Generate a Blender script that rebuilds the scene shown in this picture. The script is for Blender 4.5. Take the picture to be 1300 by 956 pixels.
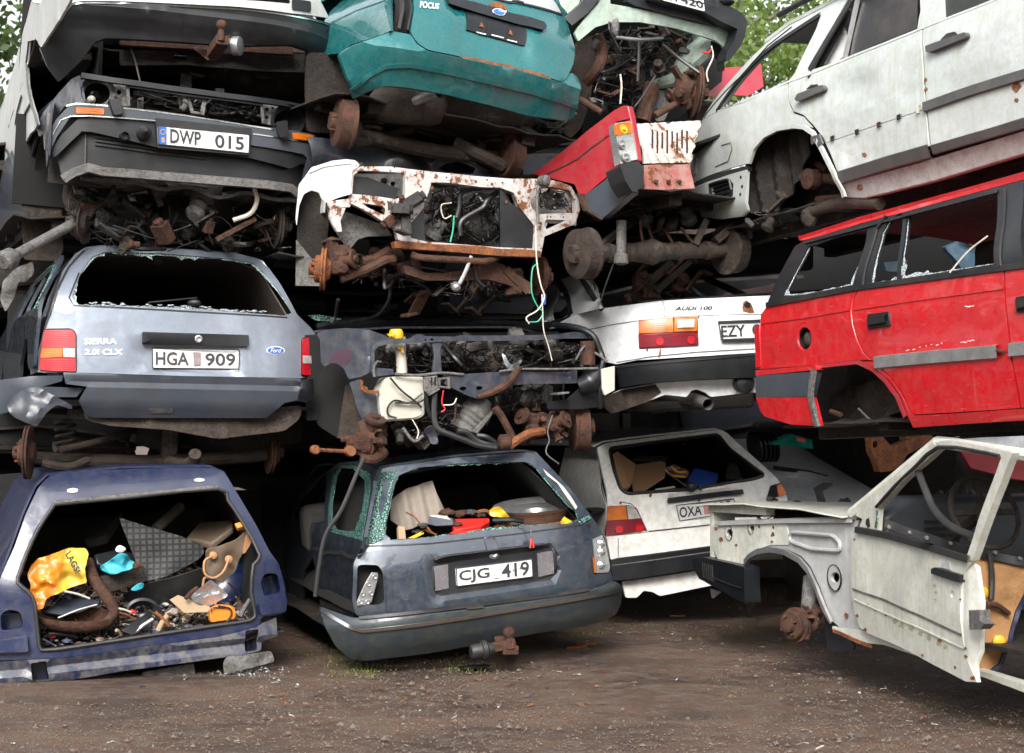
import bpy,bmesh,math,random
from mathutils import Vector,Matrix,noise
from mathutils.geometry import delaunay_2d_cdt
R=math.radians
for o in list(bpy.data.objects): bpy.data.objects.remove(o)
scene=bpy.context.scene
C=scene.collection
rnd=random.Random(7)

# ---------------- camera ----------------
F,CX,CY=2300.0,650.0,433.0            # focal length and lens centre in pixels of the 1300 x 956 photo
EYE=Vector((0,0,1.46)); PITCH=math.atan((515-CY)/F)
cam=bpy.data.cameras.new('camera'); camo=bpy.data.objects.new('camera',cam); C.objects.link(camo)
camo.location=EYE; camo.rotation_euler=(math.pi/2+PITCH,0,0)
cam.sensor_width=36; cam.lens=F/1300*36; cam.shift_y=-(478-CY)/1300; cam.clip_end=500; cam.dof.use_dof=True; cam.dof.focus_distance=10.3; cam.dof.aperture_fstop=5.0
scene.camera=camo
CR=Matrix.Rotation(math.pi/2+PITCH,3,'X')

# ---------------- light: overcast day ----------------
w=bpy.data.worlds.new("World"); scene.world=w; w.use_nodes=True
nt=w.node_tree; bg=nt.nodes['Background']
sky=nt.nodes.new('ShaderNodeTexSky'); sky.sky_type = 'NISHITA'; sky.sun_disc=False
SUN_EL,SUN_AZ=38,188                    # azimuth clockwise from +Y
sky.sun_elevation=R(SUN_EL); sky.sun_rotation=R(SUN_AZ); sky.air_density=1.2; sky.dust_density=4
hs=nt.nodes.new('ShaderNodeHueSaturation'); hs.inputs['Saturation'].default_value=0.22; hs.inputs['Value'].default_value=1.0
nt.links.new(sky.outputs[0],hs.inputs['Color']); nt.links.new(hs.outputs[0],bg.inputs[0]); bg.inputs[1].default_value=0.15
sl=bpy.data.lights.new('sun','SUN'); sl.energy=1.5; sl.angle=R(25); sl.color=(1,.97,.92)
so=bpy.data.objects.new('sun',sl); C.objects.link(so)
_d=Vector((math.sin(R(SUN_AZ))*math.cos(R(SUN_EL)),math.cos(R(SUN_AZ))*math.cos(R(SUN_EL)),math.sin(R(SUN_EL))))
so.rotation_euler=_d.to_track_quat('Z','Y').to_euler(); so.location=(0,0,20)
scene.view_settings.view_transform = 'Standard'; scene.view_settings.look = 'None'
scene.view_settings.exposure=1.4; scene.view_settings.gamma=1
scene.render.engine = 'CYCLES'; scene.cycles.max_bounces=6; scene.cycles.diffuse_bounces=3; scene.cycles.glossy_bounces=3

# ---------------- frames and pixel rays ----------------
def ray(px,py):
    return (CR @ Vector(((px-CX)/F,-(py-CY)/F,-1))).normalized()
def at(px,py,Z):
    d=ray(px,py); return EYE+d*(Z/d.y)
class Fr:
    """local axes of a vehicle: x to its right (seen from the near end), y away from the camera along it, z up"""
    def __init__(s,px,py,Z,yaw=-27,roll=0,pitch=0):
        a=R(yaw); ax=Vector((math.sin(a),math.cos(a),0)); lat=Vector((math.cos(a),-math.sin(a),0)); up=Vector((0,0,1))
        q=Matrix.Rotation(R(roll),3,ax); lat=q @ lat; up=q @ up
        q=Matrix.Rotation(R(pitch),3,lat); ax=q @ ax; up=q @ up
        s.o=at(px,py,Z)
        s.m=Matrix((lat,ax,up)).transposed(); s.mi=s.m.transposed(); s.e=s.mi @ (EYE-s.o)
        s.lat,s.ax,s.up=lat,ax,up
    def W(s,x,y,z): return s.o+s.m @ Vector((x,y,z))
    def hit(s,px,py,k=1,c=0.0,fn=None):
        d=s.mi @ ray(px,py)
        for _ in range(14 if fn else 1):
            p=s.e+d*((c-s.e[k])/d[k])
            if fn:
                q=[p[i] for i in range(3) if i != k]; c2=fn(*q); c=c+(c2-c)*.8
        p=s.e+d*((c-s.e[k])/d[k]); return p
    def P(s,px,py,d=0): return s.o+s.m @ s.hit(px,py,1,d)      # point on the plane y=d
    def mat(s): return Matrix.Translation(s.o) @ s.m.to_4x4()
class Surf:
    def __init__(s,fr,k,fn): s.fr,s.k,s.fn=fr,k,fn
    def off(s,d): f=s.fn; return Surf(s.fr,s.k,lambda a,b: f(a,b)+d)
    def par(s,px,py):
        p=s.fr.hit(px,py,s.k,s.fn(0,0),s.fn); return tuple(p[i] for i in range(3) if i != s.k)
    def loc(s,a,b):
        q=[a,b]; q.insert(s.k,s.fn(a,b)); return Vector(q)
    def W(s,a,b,d=0):
        q=[a,b]; q.insert(s.k,s.fn(a,b)+d); return s.fr.o+s.fr.m @ Vector(q)
def crop(ox,oy,k):
    return lambda pts: [(ox+p[0]*k,)+(oy+p[1]*k,)+tuple(p[2:]) for p in pts]
c1=crop(0,0,.33466); c2=crop(370,0,.33466); c3=crop(640,0,.31386); c4=crop(860,0,.33846)
c5=crop(0,290,.33466); c6=crop(360,180,.32308); d1=crop(360,360,.33846); d2=crop(680,280,.29277)
d3=crop(880,220,.35563); d4=crop(0,580,.30769); d5=crop(380,550,.33466); d6=crop(700,520,.29297); d7=crop(860,540,.3451)
c0=crop(0,0,1)
def sstep(a,b,x):
    t=max(0,min(1,(x-a)/(b-a))) if a != b else float(x>a); return t*t*(3-2*t)
def prof(pts):
    """piecewise smooth profile value(z)"""
    pts=sorted(pts)
    def f(z):
        if z <= pts[0][0]: return pts[0][1]
        for (a,va),(b,vb) in zip(pts,pts[1:]):
            if z <= b: t=(z-a)/(b-a); t=.5*t+.5*t*t*(3-2*t); return va+(vb-va)*t
        return pts[-1][1]
    return f
def nz(x,y,z,s=1,seed=0): return noise.noise(Vector((x*s+seed*7.3,y*s-seed*3.1,z*s+seed)))
def rearsurf(fr,profile,xc,hw,k=.18,pw=4,dent=.006,recess=(),seed=0):
    pf=prof(profile)
    def f(x,z):
        u=abs((x-xc)/hw); y=pf(z)+k*min(u,1.3)**pw+dent*nz(x,0,z,3.1,seed)+dent*.3*nz(x,0,z,11,seed)
        for (x0,x1,z0,z1,d,s) in recess:
            y+=d*sstep(x0-s,x0+s,x)*(1-sstep(x1-s,x1+s,x))*sstep(z0-s,z0+s,z)*(1-sstep(z1-s,z1+s,z))
        return y
    return Surf(fr,1,f)
def flanksurf(fr,x0,profile,dent=.006,k=0,seed=3,arches=(),sgn=1):
    """x = x0 + profile(z) + taper; arches: (y, z, r) flare"""
    pf=prof(profile)
    def f(y,z):
        x=x0+sgn*(pf(z)+k*y*y)+dent*nz(y,z,0,2.3,seed)+dent*.35*nz(y,z,0,8,seed)
        for (ay,az,r) in arches:
            q=math.hypot(y-ay,z-az)-r
            if q>-.05: x -= sgn*.022*math.exp(-max(q,0)*28)
        return x
    return Surf(fr,0,f)

# ---------------- mesh builder (works in world space) ----------------
def chaikin_r(pts,r):
    if r <= 0: return pts
    out=[]; n=len(pts)
    for i in range(n):
        a,b,c=Vector(pts[i-1]),Vector(pts[i]),Vector(pts[(i+1) % n])
        la,lc=(a-b).length,(c-b).length
        if la<1e-6 or lc<1e-6: continue
        p=b+(a-b)*min(r/la,.45); q=b+(c-b)*min(r/lc,.45)
        for t in (0,.33,.67,1): out.append(tuple((p*(1-t)**2+b*2*t*(1-t)+q*t*t)))
    return out
def resample(pts,res,closed=True):
    out=[]; n=len(pts)
    for i in range(n if closed else n-1):
        a,b=Vector(pts[i]),Vector(pts[(i+1) % n]); k=max(1,int(math.ceil((b-a).length/res)))
        for j in range(k): out.append(tuple(a+(b-a)*(j/k)))
    if not closed: out.append(tuple(pts[-1]))
    return out
def inpoly(p,poly):
    x,y=p; c=False; n=len(poly); j=n-1
    for i in range(n):
        xi,yi=poly[i][0],poly[i][1]; xj,yj=poly[j][0],poly[j][1]
        if (yi>y) != (yj>y) and x<(xj-xi)*(y-yi)/(yj-yi)+xi: c=not c
        j=i
    return c
def spline(pts,n=6):
    P=[Vector(p) for p in pts]
    if len(P)<3: return P
    out=[]
    for i in range(len(P)-1):
        p0=P[i-1] if i else P[0]*2-P[1]; p1=P[i]; p2=P[i+1]; p3=P[i+2] if i+2<len(P) else P[-1]*2-P[-2]
        for j in range(n):
            t=j/n
            out.append(.5*((2*p1)+(p2-p0)*t+(2*p0-5*p1+4*p2-p3)*t*t+(3*p1-p0-3*p2+p3)*t**3))
    out.append(P[-1]); return out
class MB:
    def __init__(s): s.v=[]; s.f=[]
    def add(s,vs,fs):
        b=len(s.v); s.v+=[Vector(v) for v in vs]; s.f+=[tuple(i+b for i in f) for f in fs]; return s
    def tube(s,pts,r,n=7,sp=5,cap=True,sx=1):
        P=spline(pts,sp) if sp and len(pts)>2 else [Vector(p) for p in pts]
        m=len(P)
        def rr(i):
            if isinstance(r,(int,float)): return r
            t=i/(m-1)*(len(r)-1); a=int(t); return r[a]+(r[min(a+1,len(r)-1)]-r[a])*(t-a)
        t=(P[1]-P[0]).normalized(); u=t.orthogonal().normalized(); vs=[]; fs=[]
        for i in range(m):
            t2=(P[min(i+1,m-1)]-P[max(i-1,0)])
            if t2.length>1e-9: t2.normalize(); u=(u-t2*u.dot(t2)).normalized(); t=t2
            w_=t.cross(u)
            for j in range(n):
                a=2*math.pi*j/n; vs.append(P[i]+(u*math.cos(a)*sx+w_*math.sin(a))*rr(i))
        for i in range(m-1):
            for j in range(n): fs.append((i*n+j,i*n+(j+1) % n,(i+1)*n+(j+1) % n,(i+1)*n+j))
        if cap: fs.append(tuple(range(n))[::-1]); fs.append(tuple(range((m-1)*n,m*n)))
        return s.add(vs,fs)
    def bar(s,a,b,w_,h,up=(0,0,1),hollow=False):
        a,b=Vector(a),Vector(b); t=(b-a).normalized(); up=Vector(up); sd=t.cross(up)
        if sd.length<1e-4: sd=t.orthogonal()
        sd.normalize(); up=sd.cross(t).normalized(); vs=[]
        for p in (a,b):
            for i,j in ((-1,-1),(1,-1),(1,1),(-1,1)): vs.append(p+sd*i*w_/2+up*j*h/2)
        return s.add(vs,[(3,2,1,0),(4,5,6,7),(0,1,5,4),(1,2,6,5),(2,3,7,6),(3,0,4,7)])
    def poly(s,pts,th,dr):
        """flat polygon of world points thickened along dr"""
        dr=Vector(dr).normalized()*th; n=len(pts); vs=[Vector(p) for p in pts]; vs+=[p+dr for p in vs]
        fs=[tuple(range(n)),tuple(range(n,2*n))[::-1]]+[(i,i+n,(i+1) % n+n,(i+1) % n) for i in range(n)]
        return s.add(vs,fs)
    def lathe(s,o,axis,pr,n=20,cap=True):
        o=Vector(o); t=Vector(axis).normalized(); u=t.orthogonal().normalized(); w_=t.cross(u); vs=[]; fs=[]
        for (r,h) in pr:
            for j in range(n): a=2*math.pi*j/n; vs.append(o+t*h+(u*math.cos(a)+w_*math.sin(a))*r)
        for i in range(len(pr)-1):
            for j in range(n): fs.append((i*n+j,i*n+(j+1) % n,(i+1)*n+(j+1) % n,(i+1)*n+j))
        if cap: fs.append(tuple(range(n))[::-1]); fs.append(tuple(range((len(pr)-1)*n,len(pr)*n)))
        return s.add(vs,fs)
    def ball(s,o,r,n=12,sc=(1,1,1),rough=0,seed=0):
        bm=bmesh.new(); bmesh.ops.create_icosphere(bm,subdivisions=3 if n>8 else 2,radius=1)
        o=Vector(o); vs=[]
        for v in bm.verts:
            k=1+rough*nz(*v.co,1.7,seed); vs.append(o+Vector([v.co[i]*sc[i]*r*k for i in range(3)]))
        s.add(vs,[tuple(v.index for v in f.verts) for f in bm.faces]); bm.free(); return s
    def grid(s,rows,th=0,dr=None,closed=False):
        """rows of world points -> sheet, thickened along dr (or along the normals)"""
        n=len(rows[0]); m=len(rows); vs=[Vector(p) for r in rows for p in r]
        fs=[(i*n+j,i*n+(j+1) % n,(i+1)*n+(j+1) % n,(i+1)*n+j) for i in range(m-1) for j in range(n if closed else n-1)]
        if not th: return s.add(vs,fs)
        if dr is not None: off=[Vector(dr).normalized()*th]*len(vs)
        else:
            nn=[Vector((0,0,0)) for _ in vs]
            for f in fs:
                q=(vs[f[2]]-vs[f[0]]).cross(vs[f[3]]-vs[f[1]])
                for i in f: nn[i]+=q
            off=[(-q.normalized()*th) for q in nn]
        N=len(vs); v2=vs+[a+b for a,b in zip(vs,off)]; f2=fs+[tuple(i+N for i in f)[::-1] for f in fs]
        from collections import Counter
        ed={}
        for f in fs:
            for a,b in zip(f,f[1:]+f[:1]): ed[(a,b)]=1
        for (a,b) in list(ed):
            if (b,a) not in ed: f2.append((b,a,a+N,b+N))
        return s.add(v2,f2)
    def spring(s,a,b,r,wr,turns=5,n=6):
        a,b=Vector(a),Vector(b); t=(b-a).normalized(); u=t.orthogonal().normalized(); w_=t.cross(u); k=turns*12
        pts=[a+(b-a)*(i/k)+(u*math.cos(i*math.pi/6)+w_*math.sin(i*math.pi/6))*r for i in range(k+1)]
        return s.tube(pts,wr,n,0)
    def panel(s,sf,outline,holes=(),th=.015,res=.05,rd=0,hrd=None,param=False,inner=None,edge=0.0):
        """a sheet following the surface sf, bounded by an outline traced in photo pixels (or given in surface coordinates)"""
        def conv(pl,r):
            pl=[sf.par(*p[:2]) for p in pl] if not param else [tuple(p) for p in pl]
            return resample(chaikin_r(pl,r),res)
        O=conv(outline,rd); H=[conv(h,rd if hrd is None else hrd) for h in holes]
        pts=[]; ed=[]
        for lp in [O]+H:
            b=len(pts); pts+=lp; ed+=[(b+i,b+(i+1) % len(lp)) for i in range(len(lp))]
        nb=len(pts)
        x0,x1=min(p[0] for p in O),max(p[0] for p in O); y0,y1=min(p[1] for p in O),max(p[1] for p in O)
        bp=list(pts); g=res*1.0; j=0; y=y0+g/2
        cell={}
        for p in bp: cell.setdefault((int(p[0] // g),int(p[1] // g)),[]).append(p)
        while y<y1:
            x=x0+(g/2 if j % 2 else g)
            while x<x1:
                cx_,cy_=int(x // g),int(y // g); near=False
                for a in (-1,0,1):
                    for b in (-1,0,1):
                        for p in cell.get((cx_+a,cy_+b),()):
                            if (p[0]-x)**2+(p[1]-y)**2<(g*.45)**2: near=True
                if not near and inpoly((x,y),O) and not any(inpoly((x,y),h) for h in H): pts.append((x,y))
                x+=g
            y+=g*.87; j+=1
        vo,eo,fo,ov,oe,of=delaunay_2d_cdt([Vector(p) for p in pts],ed,[],0,1e-7)
        fs=[]
        for f in fo:
            c=sum((vo[i] for i in f),Vector((0,0)))/len(f)
            if inpoly(c,O) and not any(inpoly(c,h) for h in H): fs.append(tuple(f))
        isb=[any(o_<nb for o_ in ov[i]) for i in range(len(vo))]
        W0=[sf.W(p[0],p[1],edge if isb[i] else 0) for i,p in enumerate(vo)]
        dv=inner if inner is not None else [0,0,0]
        if inner is None: dv[sf.k]=1
        dv=sf.fr.m @ Vector(dv)*th
        # face the outward side towards -dv
        if fs:
            a,b,c=(W0[i] for i in fs[0])
            if (b-a).cross(c-a).dot(dv)>0: fs=[f[::-1] for f in fs]
        if th==0: return s.add(W0,fs)
        N=len(W0); v2=W0+[p+dv for p in W0]; f2=fs+[tuple(i+N for i in f)[::-1] for f in fs]; edd=set()
        for f in fs:
            for a,b in zip(f,f[1:]+f[:1]): edd.add((a,b))
        for (a,b) in edd:
            if (b,a) not in edd: f2.append((b,a,a+N,b+N))
        return s.add(v2,f2)
    def strip(s,sf,pts,wd,th=.01,res=.04,proud=.0,up=None):
        """a raised moulding of width wd following traced points on the surface"""
        q=resample([sf.par(*p[:2]) for p in pts],res,False); rows=[]
        for i,p in enumerate(q):
            a=Vector(q[max(i-1,0)]); b=Vector(q[min(i+1,len(q)-1)]); t=(b-a).normalized(); n_=Vector((-t.y,t.x)); r=[]
            sg=-1
            for k_,e in ((-.5,0),(-.42,1),(.42,1),(.5,0)):
                w_=Vector(p)+n_*wd*k_; r.append(sf.W(w_.x,w_.y,.001-(proud+th)*e))
            rows.append(r)
        return s.grid(rows)
    def text(s,string,sf,quad,depth=.002,off=0,bold=0.02,shear=0):
        """lettering fitted to a traced quad (bottom-left, bottom-right, top-right, top-left)"""
        cu=bpy.data.curves.new('t','FONT'); cu.body=string; cu.offset=bold; cu.shear=shear; cu.resolution_u=3
        o=bpy.data.objects.new('t',cu); C.objects.link(o); bpy.context.view_layer.update()
        me=bpy.data.meshes.new_from_object(o); vs=[v.co.copy() for v in me.vertices]; fs=[tuple(p.vertices) for p in me.polygons]
        bpy.data.objects.remove(o); bpy.data.curves.remove(cu); bpy.data.meshes.remove(me)
        x0,x1=min(v.x for v in vs),max(v.x for v in vs); y0,y1=min(v.y for v in vs),max(v.y for v in vs)
        Q=[Vector(q[:2]) for q in quad]; out=[]
        for v in vs:
            a,b=(v.x-x0)/(x1-x0),(v.y-y0)/(y1-y0)
            p=(Q[0]*(1-a)+Q[1]*a)*(1-b)+(Q[3]*(1-a)+Q[2]*a)*b
            u=sf.par(p.x,p.y); out.append(sf.W(u[0],u[1],off-depth))
        return s.add(out,fs)
    def build(s,name,mat,parent=None,bev=0.0,sm=35,kind=None):
        if name in ('suspension_arm','trailing_arm','wing_rail','suspension_leg','steering_knuckle','suspension_strut','bonnet_latch_brace','holder_seam','drive_shaft','inner_crossmember','wing_bracket','far_side','upper_crossmember','windscreen_frame','rear_window_frame','scuttle','engine_block','fallen_strut','control_arm'):
            pa=list(range(len(s.v)))
            def fd(i):
                while pa[i] != i: pa[i]=pa[pa[i]]; i=pa[i]
                return i
            for f in s.f:
                for i in f[1:]: pa[fd(i)]=fd(f[0])
            g={}
            for i in range(len(s.v)): g.setdefault(fd(i),[]).append(i)
            cl=[[set(v),[min(s.v[i][k] for i in v)-.015 for k in range(3)],[max(s.v[i][k] for i in v)+.015 for k in range(3)]] for v in g.values()]
            ch=True
            while ch:
                ch=False
                for a in range(len(cl)):
                    for b in range(a+1,len(cl)):
                        if all(cl[a][1][k]<cl[b][2][k] and cl[b][1][k]<cl[a][2][k] for k in range(3)):
                            cl[a]=[cl[a][0] | cl[b][0],[min(cl[a][1][k],cl[b][1][k]) for k in range(3)],[max(cl[a][2][k],cl[b][2][k]) for k in range(3)]]; del cl[b]; ch=True; break
                    if ch: break
            for c in cl[1:]:
                ix=sorted(c[0]); mp={i: j for j,i in enumerate(ix)}; m=MB(); m.v=[s.v[i] for i in ix]; m.f=[tuple(mp[i] for i in f) for f in s.f if f[0] in c[0]]; m.build(name + '_',mat,parent,bev,sm).name=name
            if len(cl)>1: ix=sorted(cl[0][0]); mp={i: j for j,i in enumerate(ix)}; s.f=[tuple(mp[i] for i in f) for f in s.f if f[0] in cl[0][0]]; s.v=[s.v[i] for i in ix]
        me=bpy.data.meshes.new(name); o=bpy.data.objects.new(name,me); C.objects.link(o)
        if parent is not None:
            inv=WM[parent.name].inverted(); o.parent=parent; WM[o.name]=WM[parent.name]
        else:
            c=sum(s.v,Vector())/max(1,len(s.v)); z=min(v.z for v in s.v)
            M=Matrix.Translation((c.x,c.y,z)); o.matrix_world=M; inv=M.inverted(); WM[o.name]=M
        me.from_pydata([inv @ v for v in s.v],[],s.f); me.validate(); me.materials.append(mat)
        bm=bmesh.new(); bm.from_mesh(me); bmesh.ops.recalc_face_normals(bm,faces=bm.faces); bm.to_mesh(me); bm.free()
        if sm:
            me.shade_smooth(); me.set_sharp_from_angle(angle=R(sm))
        if bev:
            b=o.modifiers.new('bevel','BEVEL'); b.width=bev; b.segments=2; b.limit_method = 'ANGLE'; b.angle_limit=R(50)
        if kind: o['kind']=kind
        return o
WM={}
def thing(name,label,cat,M,group=None):
    o=bpy.data.objects.new(name,None); C.objects.link(o)
    if isinstance(M,Vector): M=Matrix.Translation(M)
    o.matrix_world=M; WM[o.name]=M.copy(); o.empty_display_size=.2
    o['label']=label; o['category']=cat
    if group: o['group']=group
    return o
def tag(o,label,cat,group=None):
    o['label']=label; o['category']=cat
    if group: o['group']=group
    return o

# ---------------- materials ----------------
class NT:
    def __init__(s,name):
        s.m=bpy.data.materials.new(name); s.m.use_nodes=True; s.t=s.m.node_tree; s.b=s.t.nodes['Principled BSDF']
        s.co=s.t.nodes.new('ShaderNodeTexCoord').outputs['Object']
    def n(s,ty,**kw):
        x=s.t.nodes.new(ty)
        for k,v in kw.items(): setattr(x,k,v)
        return x
    def l(s,a,b): s.t.links.new(a,b)
    def noise(s,sc,det=4,rough=.6,scale=None,dist=0):
        x=s.n('ShaderNodeTexNoise'); x.inputs['Scale'].default_value=sc; x.inputs['Detail'].default_value=det; x.inputs['Roughness'].default_value=rough; x.inputs['Distortion'].default_value=dist
        co=s.co
        if scale:
            mp=s.n('ShaderNodeMapping'); mp.inputs['Scale'].default_value=scale; s.l(s.co,mp.inputs[0]); co=mp.outputs[0]
        s.l(co,x.inputs['Vector']); return x.outputs['Fac']
    def ramp(s,f,a,b,ca=(0,0,0,1),cb=(1,1,1,1)):
        x=s.n('ShaderNodeValToRGB'); x.color_ramp.elements[0].position=a; x.color_ramp.elements[1].position=b
        x.color_ramp.elements[0].color=ca; x.color_ramp.elements[1].color=cb; s.l(f,x.inputs[0]); return x.outputs[0]
    def mix(s,fac,a,b,mode='MIX'):
        x=s.n('ShaderNodeMix'); x.data_type = 'RGBA'; x.blend_type=mode
        for i,v in ((0,fac),(6,a),(7,b)):
            if isinstance(v,(tuple,list)): x.inputs[i].default_value=(*v,1) if len(v)==3 else v
            elif isinstance(v,(int,float)): x.inputs[i].default_value=v
            else: s.l(v,x.inputs[i])
        return x.outputs[2]
    def math(s,op,a,b=0):
        x=s.n('ShaderNodeMath',operation=op)
        for i,v in ((0,a),(1,b)):
            if isinstance(v,(int,float)): x.inputs[i].default_value=v
            else: s.l(v,x.inputs[i])
        return x.outputs[0]
    def bump(s,h,st=.3,d=.01):
        x=s.n('ShaderNodeBump'); x.inputs['Strength'].default_value=st; x.inputs['Distance'].default_value=d; s.l(h,x.inputs['Height']); s.l(x.outputs[0],s.b.inputs['Normal']); return x
    def set(s,k,v):
        if isinstance(v,(int,float)): s.b.inputs[k].default_value=v
        elif isinstance(v,tuple): s.b.inputs[k].default_value=(*v,1) if len(v)==3 else v
        else: s.l(v,s.b.inputs[k])
def paint(name,col,rough=.32,coat=.6,dirt=.4,rust=.06,metal=0.0,dc=(.13,.105,.08),streak=.3,scr=.3):
    t=NT(name)
    base=t.mix(t.ramp(t.noise(2.3,3),.3,.7),col,tuple(c*.78 for c in col))
    fine=t.noise(38,6,.75); big=t.noise(3.1,7,.72); st=t.noise(11,4,.6,(1.6,1.6,.14)); blot=t.noise(19,7,.75)
    grain=t.noise(95,4,.8); dm=t.math('MULTIPLY',t.ramp(big,.60-.22*dirt,.78),t.math('MULTIPLY',t.ramp(fine,.32,.62),t.ramp(grain,.28,.60)))
    dm=t.math('MULTIPLY',dm,min(1,.45+dirt))
    dm=t.math('MAXIMUM',dm,t.math('MULTIPLY',t.math('MULTIPLY',t.ramp(st,.50,.66),t.ramp(grain,.2,.6)),streak))
    dm=t.math('MAXIMUM',dm,t.math('MULTIPLY',t.math('MULTIPLY',t.ramp(blot,.54,.64),t.ramp(grain,.3,.6)),dirt*.6))
    vo=t.n('ShaderNodeTexVoronoi'); vo.inputs['Scale'].default_value=85; t.l(t.co,vo.inputs['Vector'])     # dried drops and specks
    sp=t.math('MULTIPLY',t.ramp(vo.outputs['Distance'],.20,.10),t.ramp(blot,.42,.6)); dm=t.math('MAXIMUM',dm,t.math('MULTIPLY',sp,.25+.4*dirt))
    base=t.mix(dm,base,dc)
    sc=t.math('MAXIMUM',t.ramp(t.noise(14,2,.5,(1,1,22),.6),.69,.72),t.ramp(t.noise(10,3,.6,(4,4,30),1.2),.70,.72))
    base=t.mix(t.math('MULTIPLY',sc,scr*.6),base,tuple(min(1,c*.4+.35) for c in col))
    rn=t.math('ADD',t.noise(6.5,9,.75),t.math('MULTIPLY',t.math('SUBTRACT',t.noise(30,5,.7),.5),.35)); a=.80-rust*1.5
    rm=t.ramp(rn,a,a+.02); halo=t.ramp(rn,a-.07,a+.02)
    base=t.mix(t.math('MULTIPLY',halo,.4),base,(.22,.11,.045))
    base=t.mix(rm,base,t.mix(fine,(.04,.016,.009),(.21,.07,.022)))
    t.set('Base Color',base)
    ro=t.math('ADD',t.math('MULTIPLY',dm,.5),t.math('ADD',rough,t.math('MULTIPLY',fine,.12)))
    t.set('Roughness',t.math('MAXIMUM',ro,t.math('MULTIPLY',rm,.9))); t.set('Metallic',metal)
    t.set('Coat Weight',t.math('MULTIPLY',t.math('SUBTRACT',1.0,t.math('MAXIMUM',dm,rm)),coat)); t.set('Coat Roughness',.035)
    h=t.math('ADD',t.math('MULTIPLY',t.noise(4.5,2),1.2),t.math('MULTIPLY',fine,.035)); h=t.math('ADD',h,t.math('MULTIPLY',t.noise(13,2),.16)); h=t.math('SUBTRACT',h,t.math('MULTIPLY',rm,.05))
    t.bump(h,.34,.012)
    return t.m
def plain(name,col,rough=.6,metal=0,var=.35,sc=12,bump=.2,dirt=.3,dc=(.12,.09,.06),dist=.004):
    t=NT(name); n1=t.noise(sc,6,.65); n2=t.noise(sc*.3,5,.7)
    base=t.mix(n1,tuple(c*(1-var) for c in col),tuple(min(1,c*(1+var)) for c in col))
    dm=t.math('MULTIPLY',t.ramp(n2,.45,.75),dirt); base=t.mix(dm,base,dc)
    t.set('Base Color',base); t.set('Roughness',t.math('ADD',t.math('MULTIPLY',n1,.2),rough-.1)); t.set('Metallic',metal); t.bump(t.noise(sc*4,5),bump,dist)
    return t.m
def rusty(name,a=(.035,.02,.013),b=(.17,.065,.025),c=(.25,.2,.15),rough=.85):
    t=NT(name); n1=t.noise(12,9,.75); n2=t.noise(5,7,.72); n3=t.noise(75,5,.75); n4=t.noise(28,6,.7)
    x=t.mix(t.ramp(n1,.40,.62),a,b); x=t.mix(t.ramp(n2,.56,.68),x,c); x=t.mix(t.ramp(n4,.50,.66),x,tuple(v*.45 for v in a)); x=t.mix(t.math('MULTIPLY',t.ramp(n3,.45,.7),.6),x,tuple(min(1,v*1.35) for v in b))
    t.set('Base Color',x); t.set('Roughness',t.math('SUBTRACT',rough+.1,t.math('MULTIPLY',n4,.45))); t.set('Metallic',.15); t.bump(t.math('ADD',n3,t.math('MULTIPLY',n1,2.0)),.85,.009); return t.m
def crazed(name,dark,light,sc=70):
    """shattered safety glass still hanging together"""
    t=NT(name); v=t.n('ShaderNodeTexVoronoi',feature='DISTANCE_TO_EDGE'); v.inputs['Scale'].default_value=sc; t.l(t.co,v.inputs['Vector'])
    e=t.ramp(v.outputs['Distance'],.10,.02); n=t.noise(22,5,.7)
    x=t.mix(t.math('MULTIPLY',e,.8),t.mix(t.ramp(n,.35,.65),dark,tuple(q*.25 for q in dark)),light); t.set('Base Color',x); t.set('Roughness',.12); t.set('Transmission Weight',.25); t.set('IOR',1.45); t.bump(t.math('ADD',v.outputs['Distance'],n),.8,.01); return t.m
def glassy(name,col,rough=.15,alpha=1,trans=0.0):
    t=NT(name); t.set('Base Color',col); t.set('Roughness',rough); t.set('Transmission Weight',trans); t.set('IOR',1.45); t.bump(t.noise(60,3),.3,.002)
    if alpha<1: t.set('Alpha',alpha)
    return t.m
def lens(name,col,ribs=160.0,rough=.3):
    """ribbed plastic lamp lens"""
    t=NT(name); wv=t.n('ShaderNodeTexWave',wave_type='BANDS',bands_direction='Z'); wv.inputs['Scale'].default_value=ribs/6.28; wv.inputs['Distortion'].default_value=.3; t.l(t.co,wv.inputs['Vector'])
    n=t.noise(8,5); x=t.mix(t.ramp(n,.35,.7),col,tuple(c*.45 for c in col)); x=t.mix(t.math('MULTIPLY',wv.outputs['Fac'],.2),x,tuple(c*.5 for c in col))
    t.set('Base Color',x); t.set('Roughness',rough); t.set('Coat Weight',.25); t.set('Coat Roughness',.08); t.bump(wv.outputs['Fac'],.12,.002); return t.m
M={}
M['steel_blue']=paint('metallic_blue_grey_paint',(.255,.295,.365),.24,.8,.3,.01,.4,(.16,.15,.14),.25)
M['black_plastic']=plain('black_bumper_plastic',(.005,.006,.008),.4,0,.4,8,.15,.35,(.05,.048,.045))
M['grey_plastic']=plain('grey_bumper_plastic',(.040,.047,.060),.4,0,.35,8,.15,.4,(.085,.08,.075))
M['dark_trim']=plain('dark_rubber_trim',(.006,.006,.007),.5,0,.4,20,.1,.2)
M['white']=paint('dirty_white_paint',(.56,.57,.57),.35,.4,.35,.05,0,(.22,.18,.12),.35)
M['audi_white']=paint('clean_white_paint',(.80,.82,.85),.28,.6,.12,.015,0,(.3,.26,.2),.15)
M['golf_white']=paint('weathered_white_paint',(.86,.85,.82),.33,.4,.35,.04,0,(.36,.31,.24),.35)
M['door_white']=paint('yellowed_white_paint',(.58,.59,.55),.35,.4,.4,.05,0,(.27,.24,.13),.6)
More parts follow.
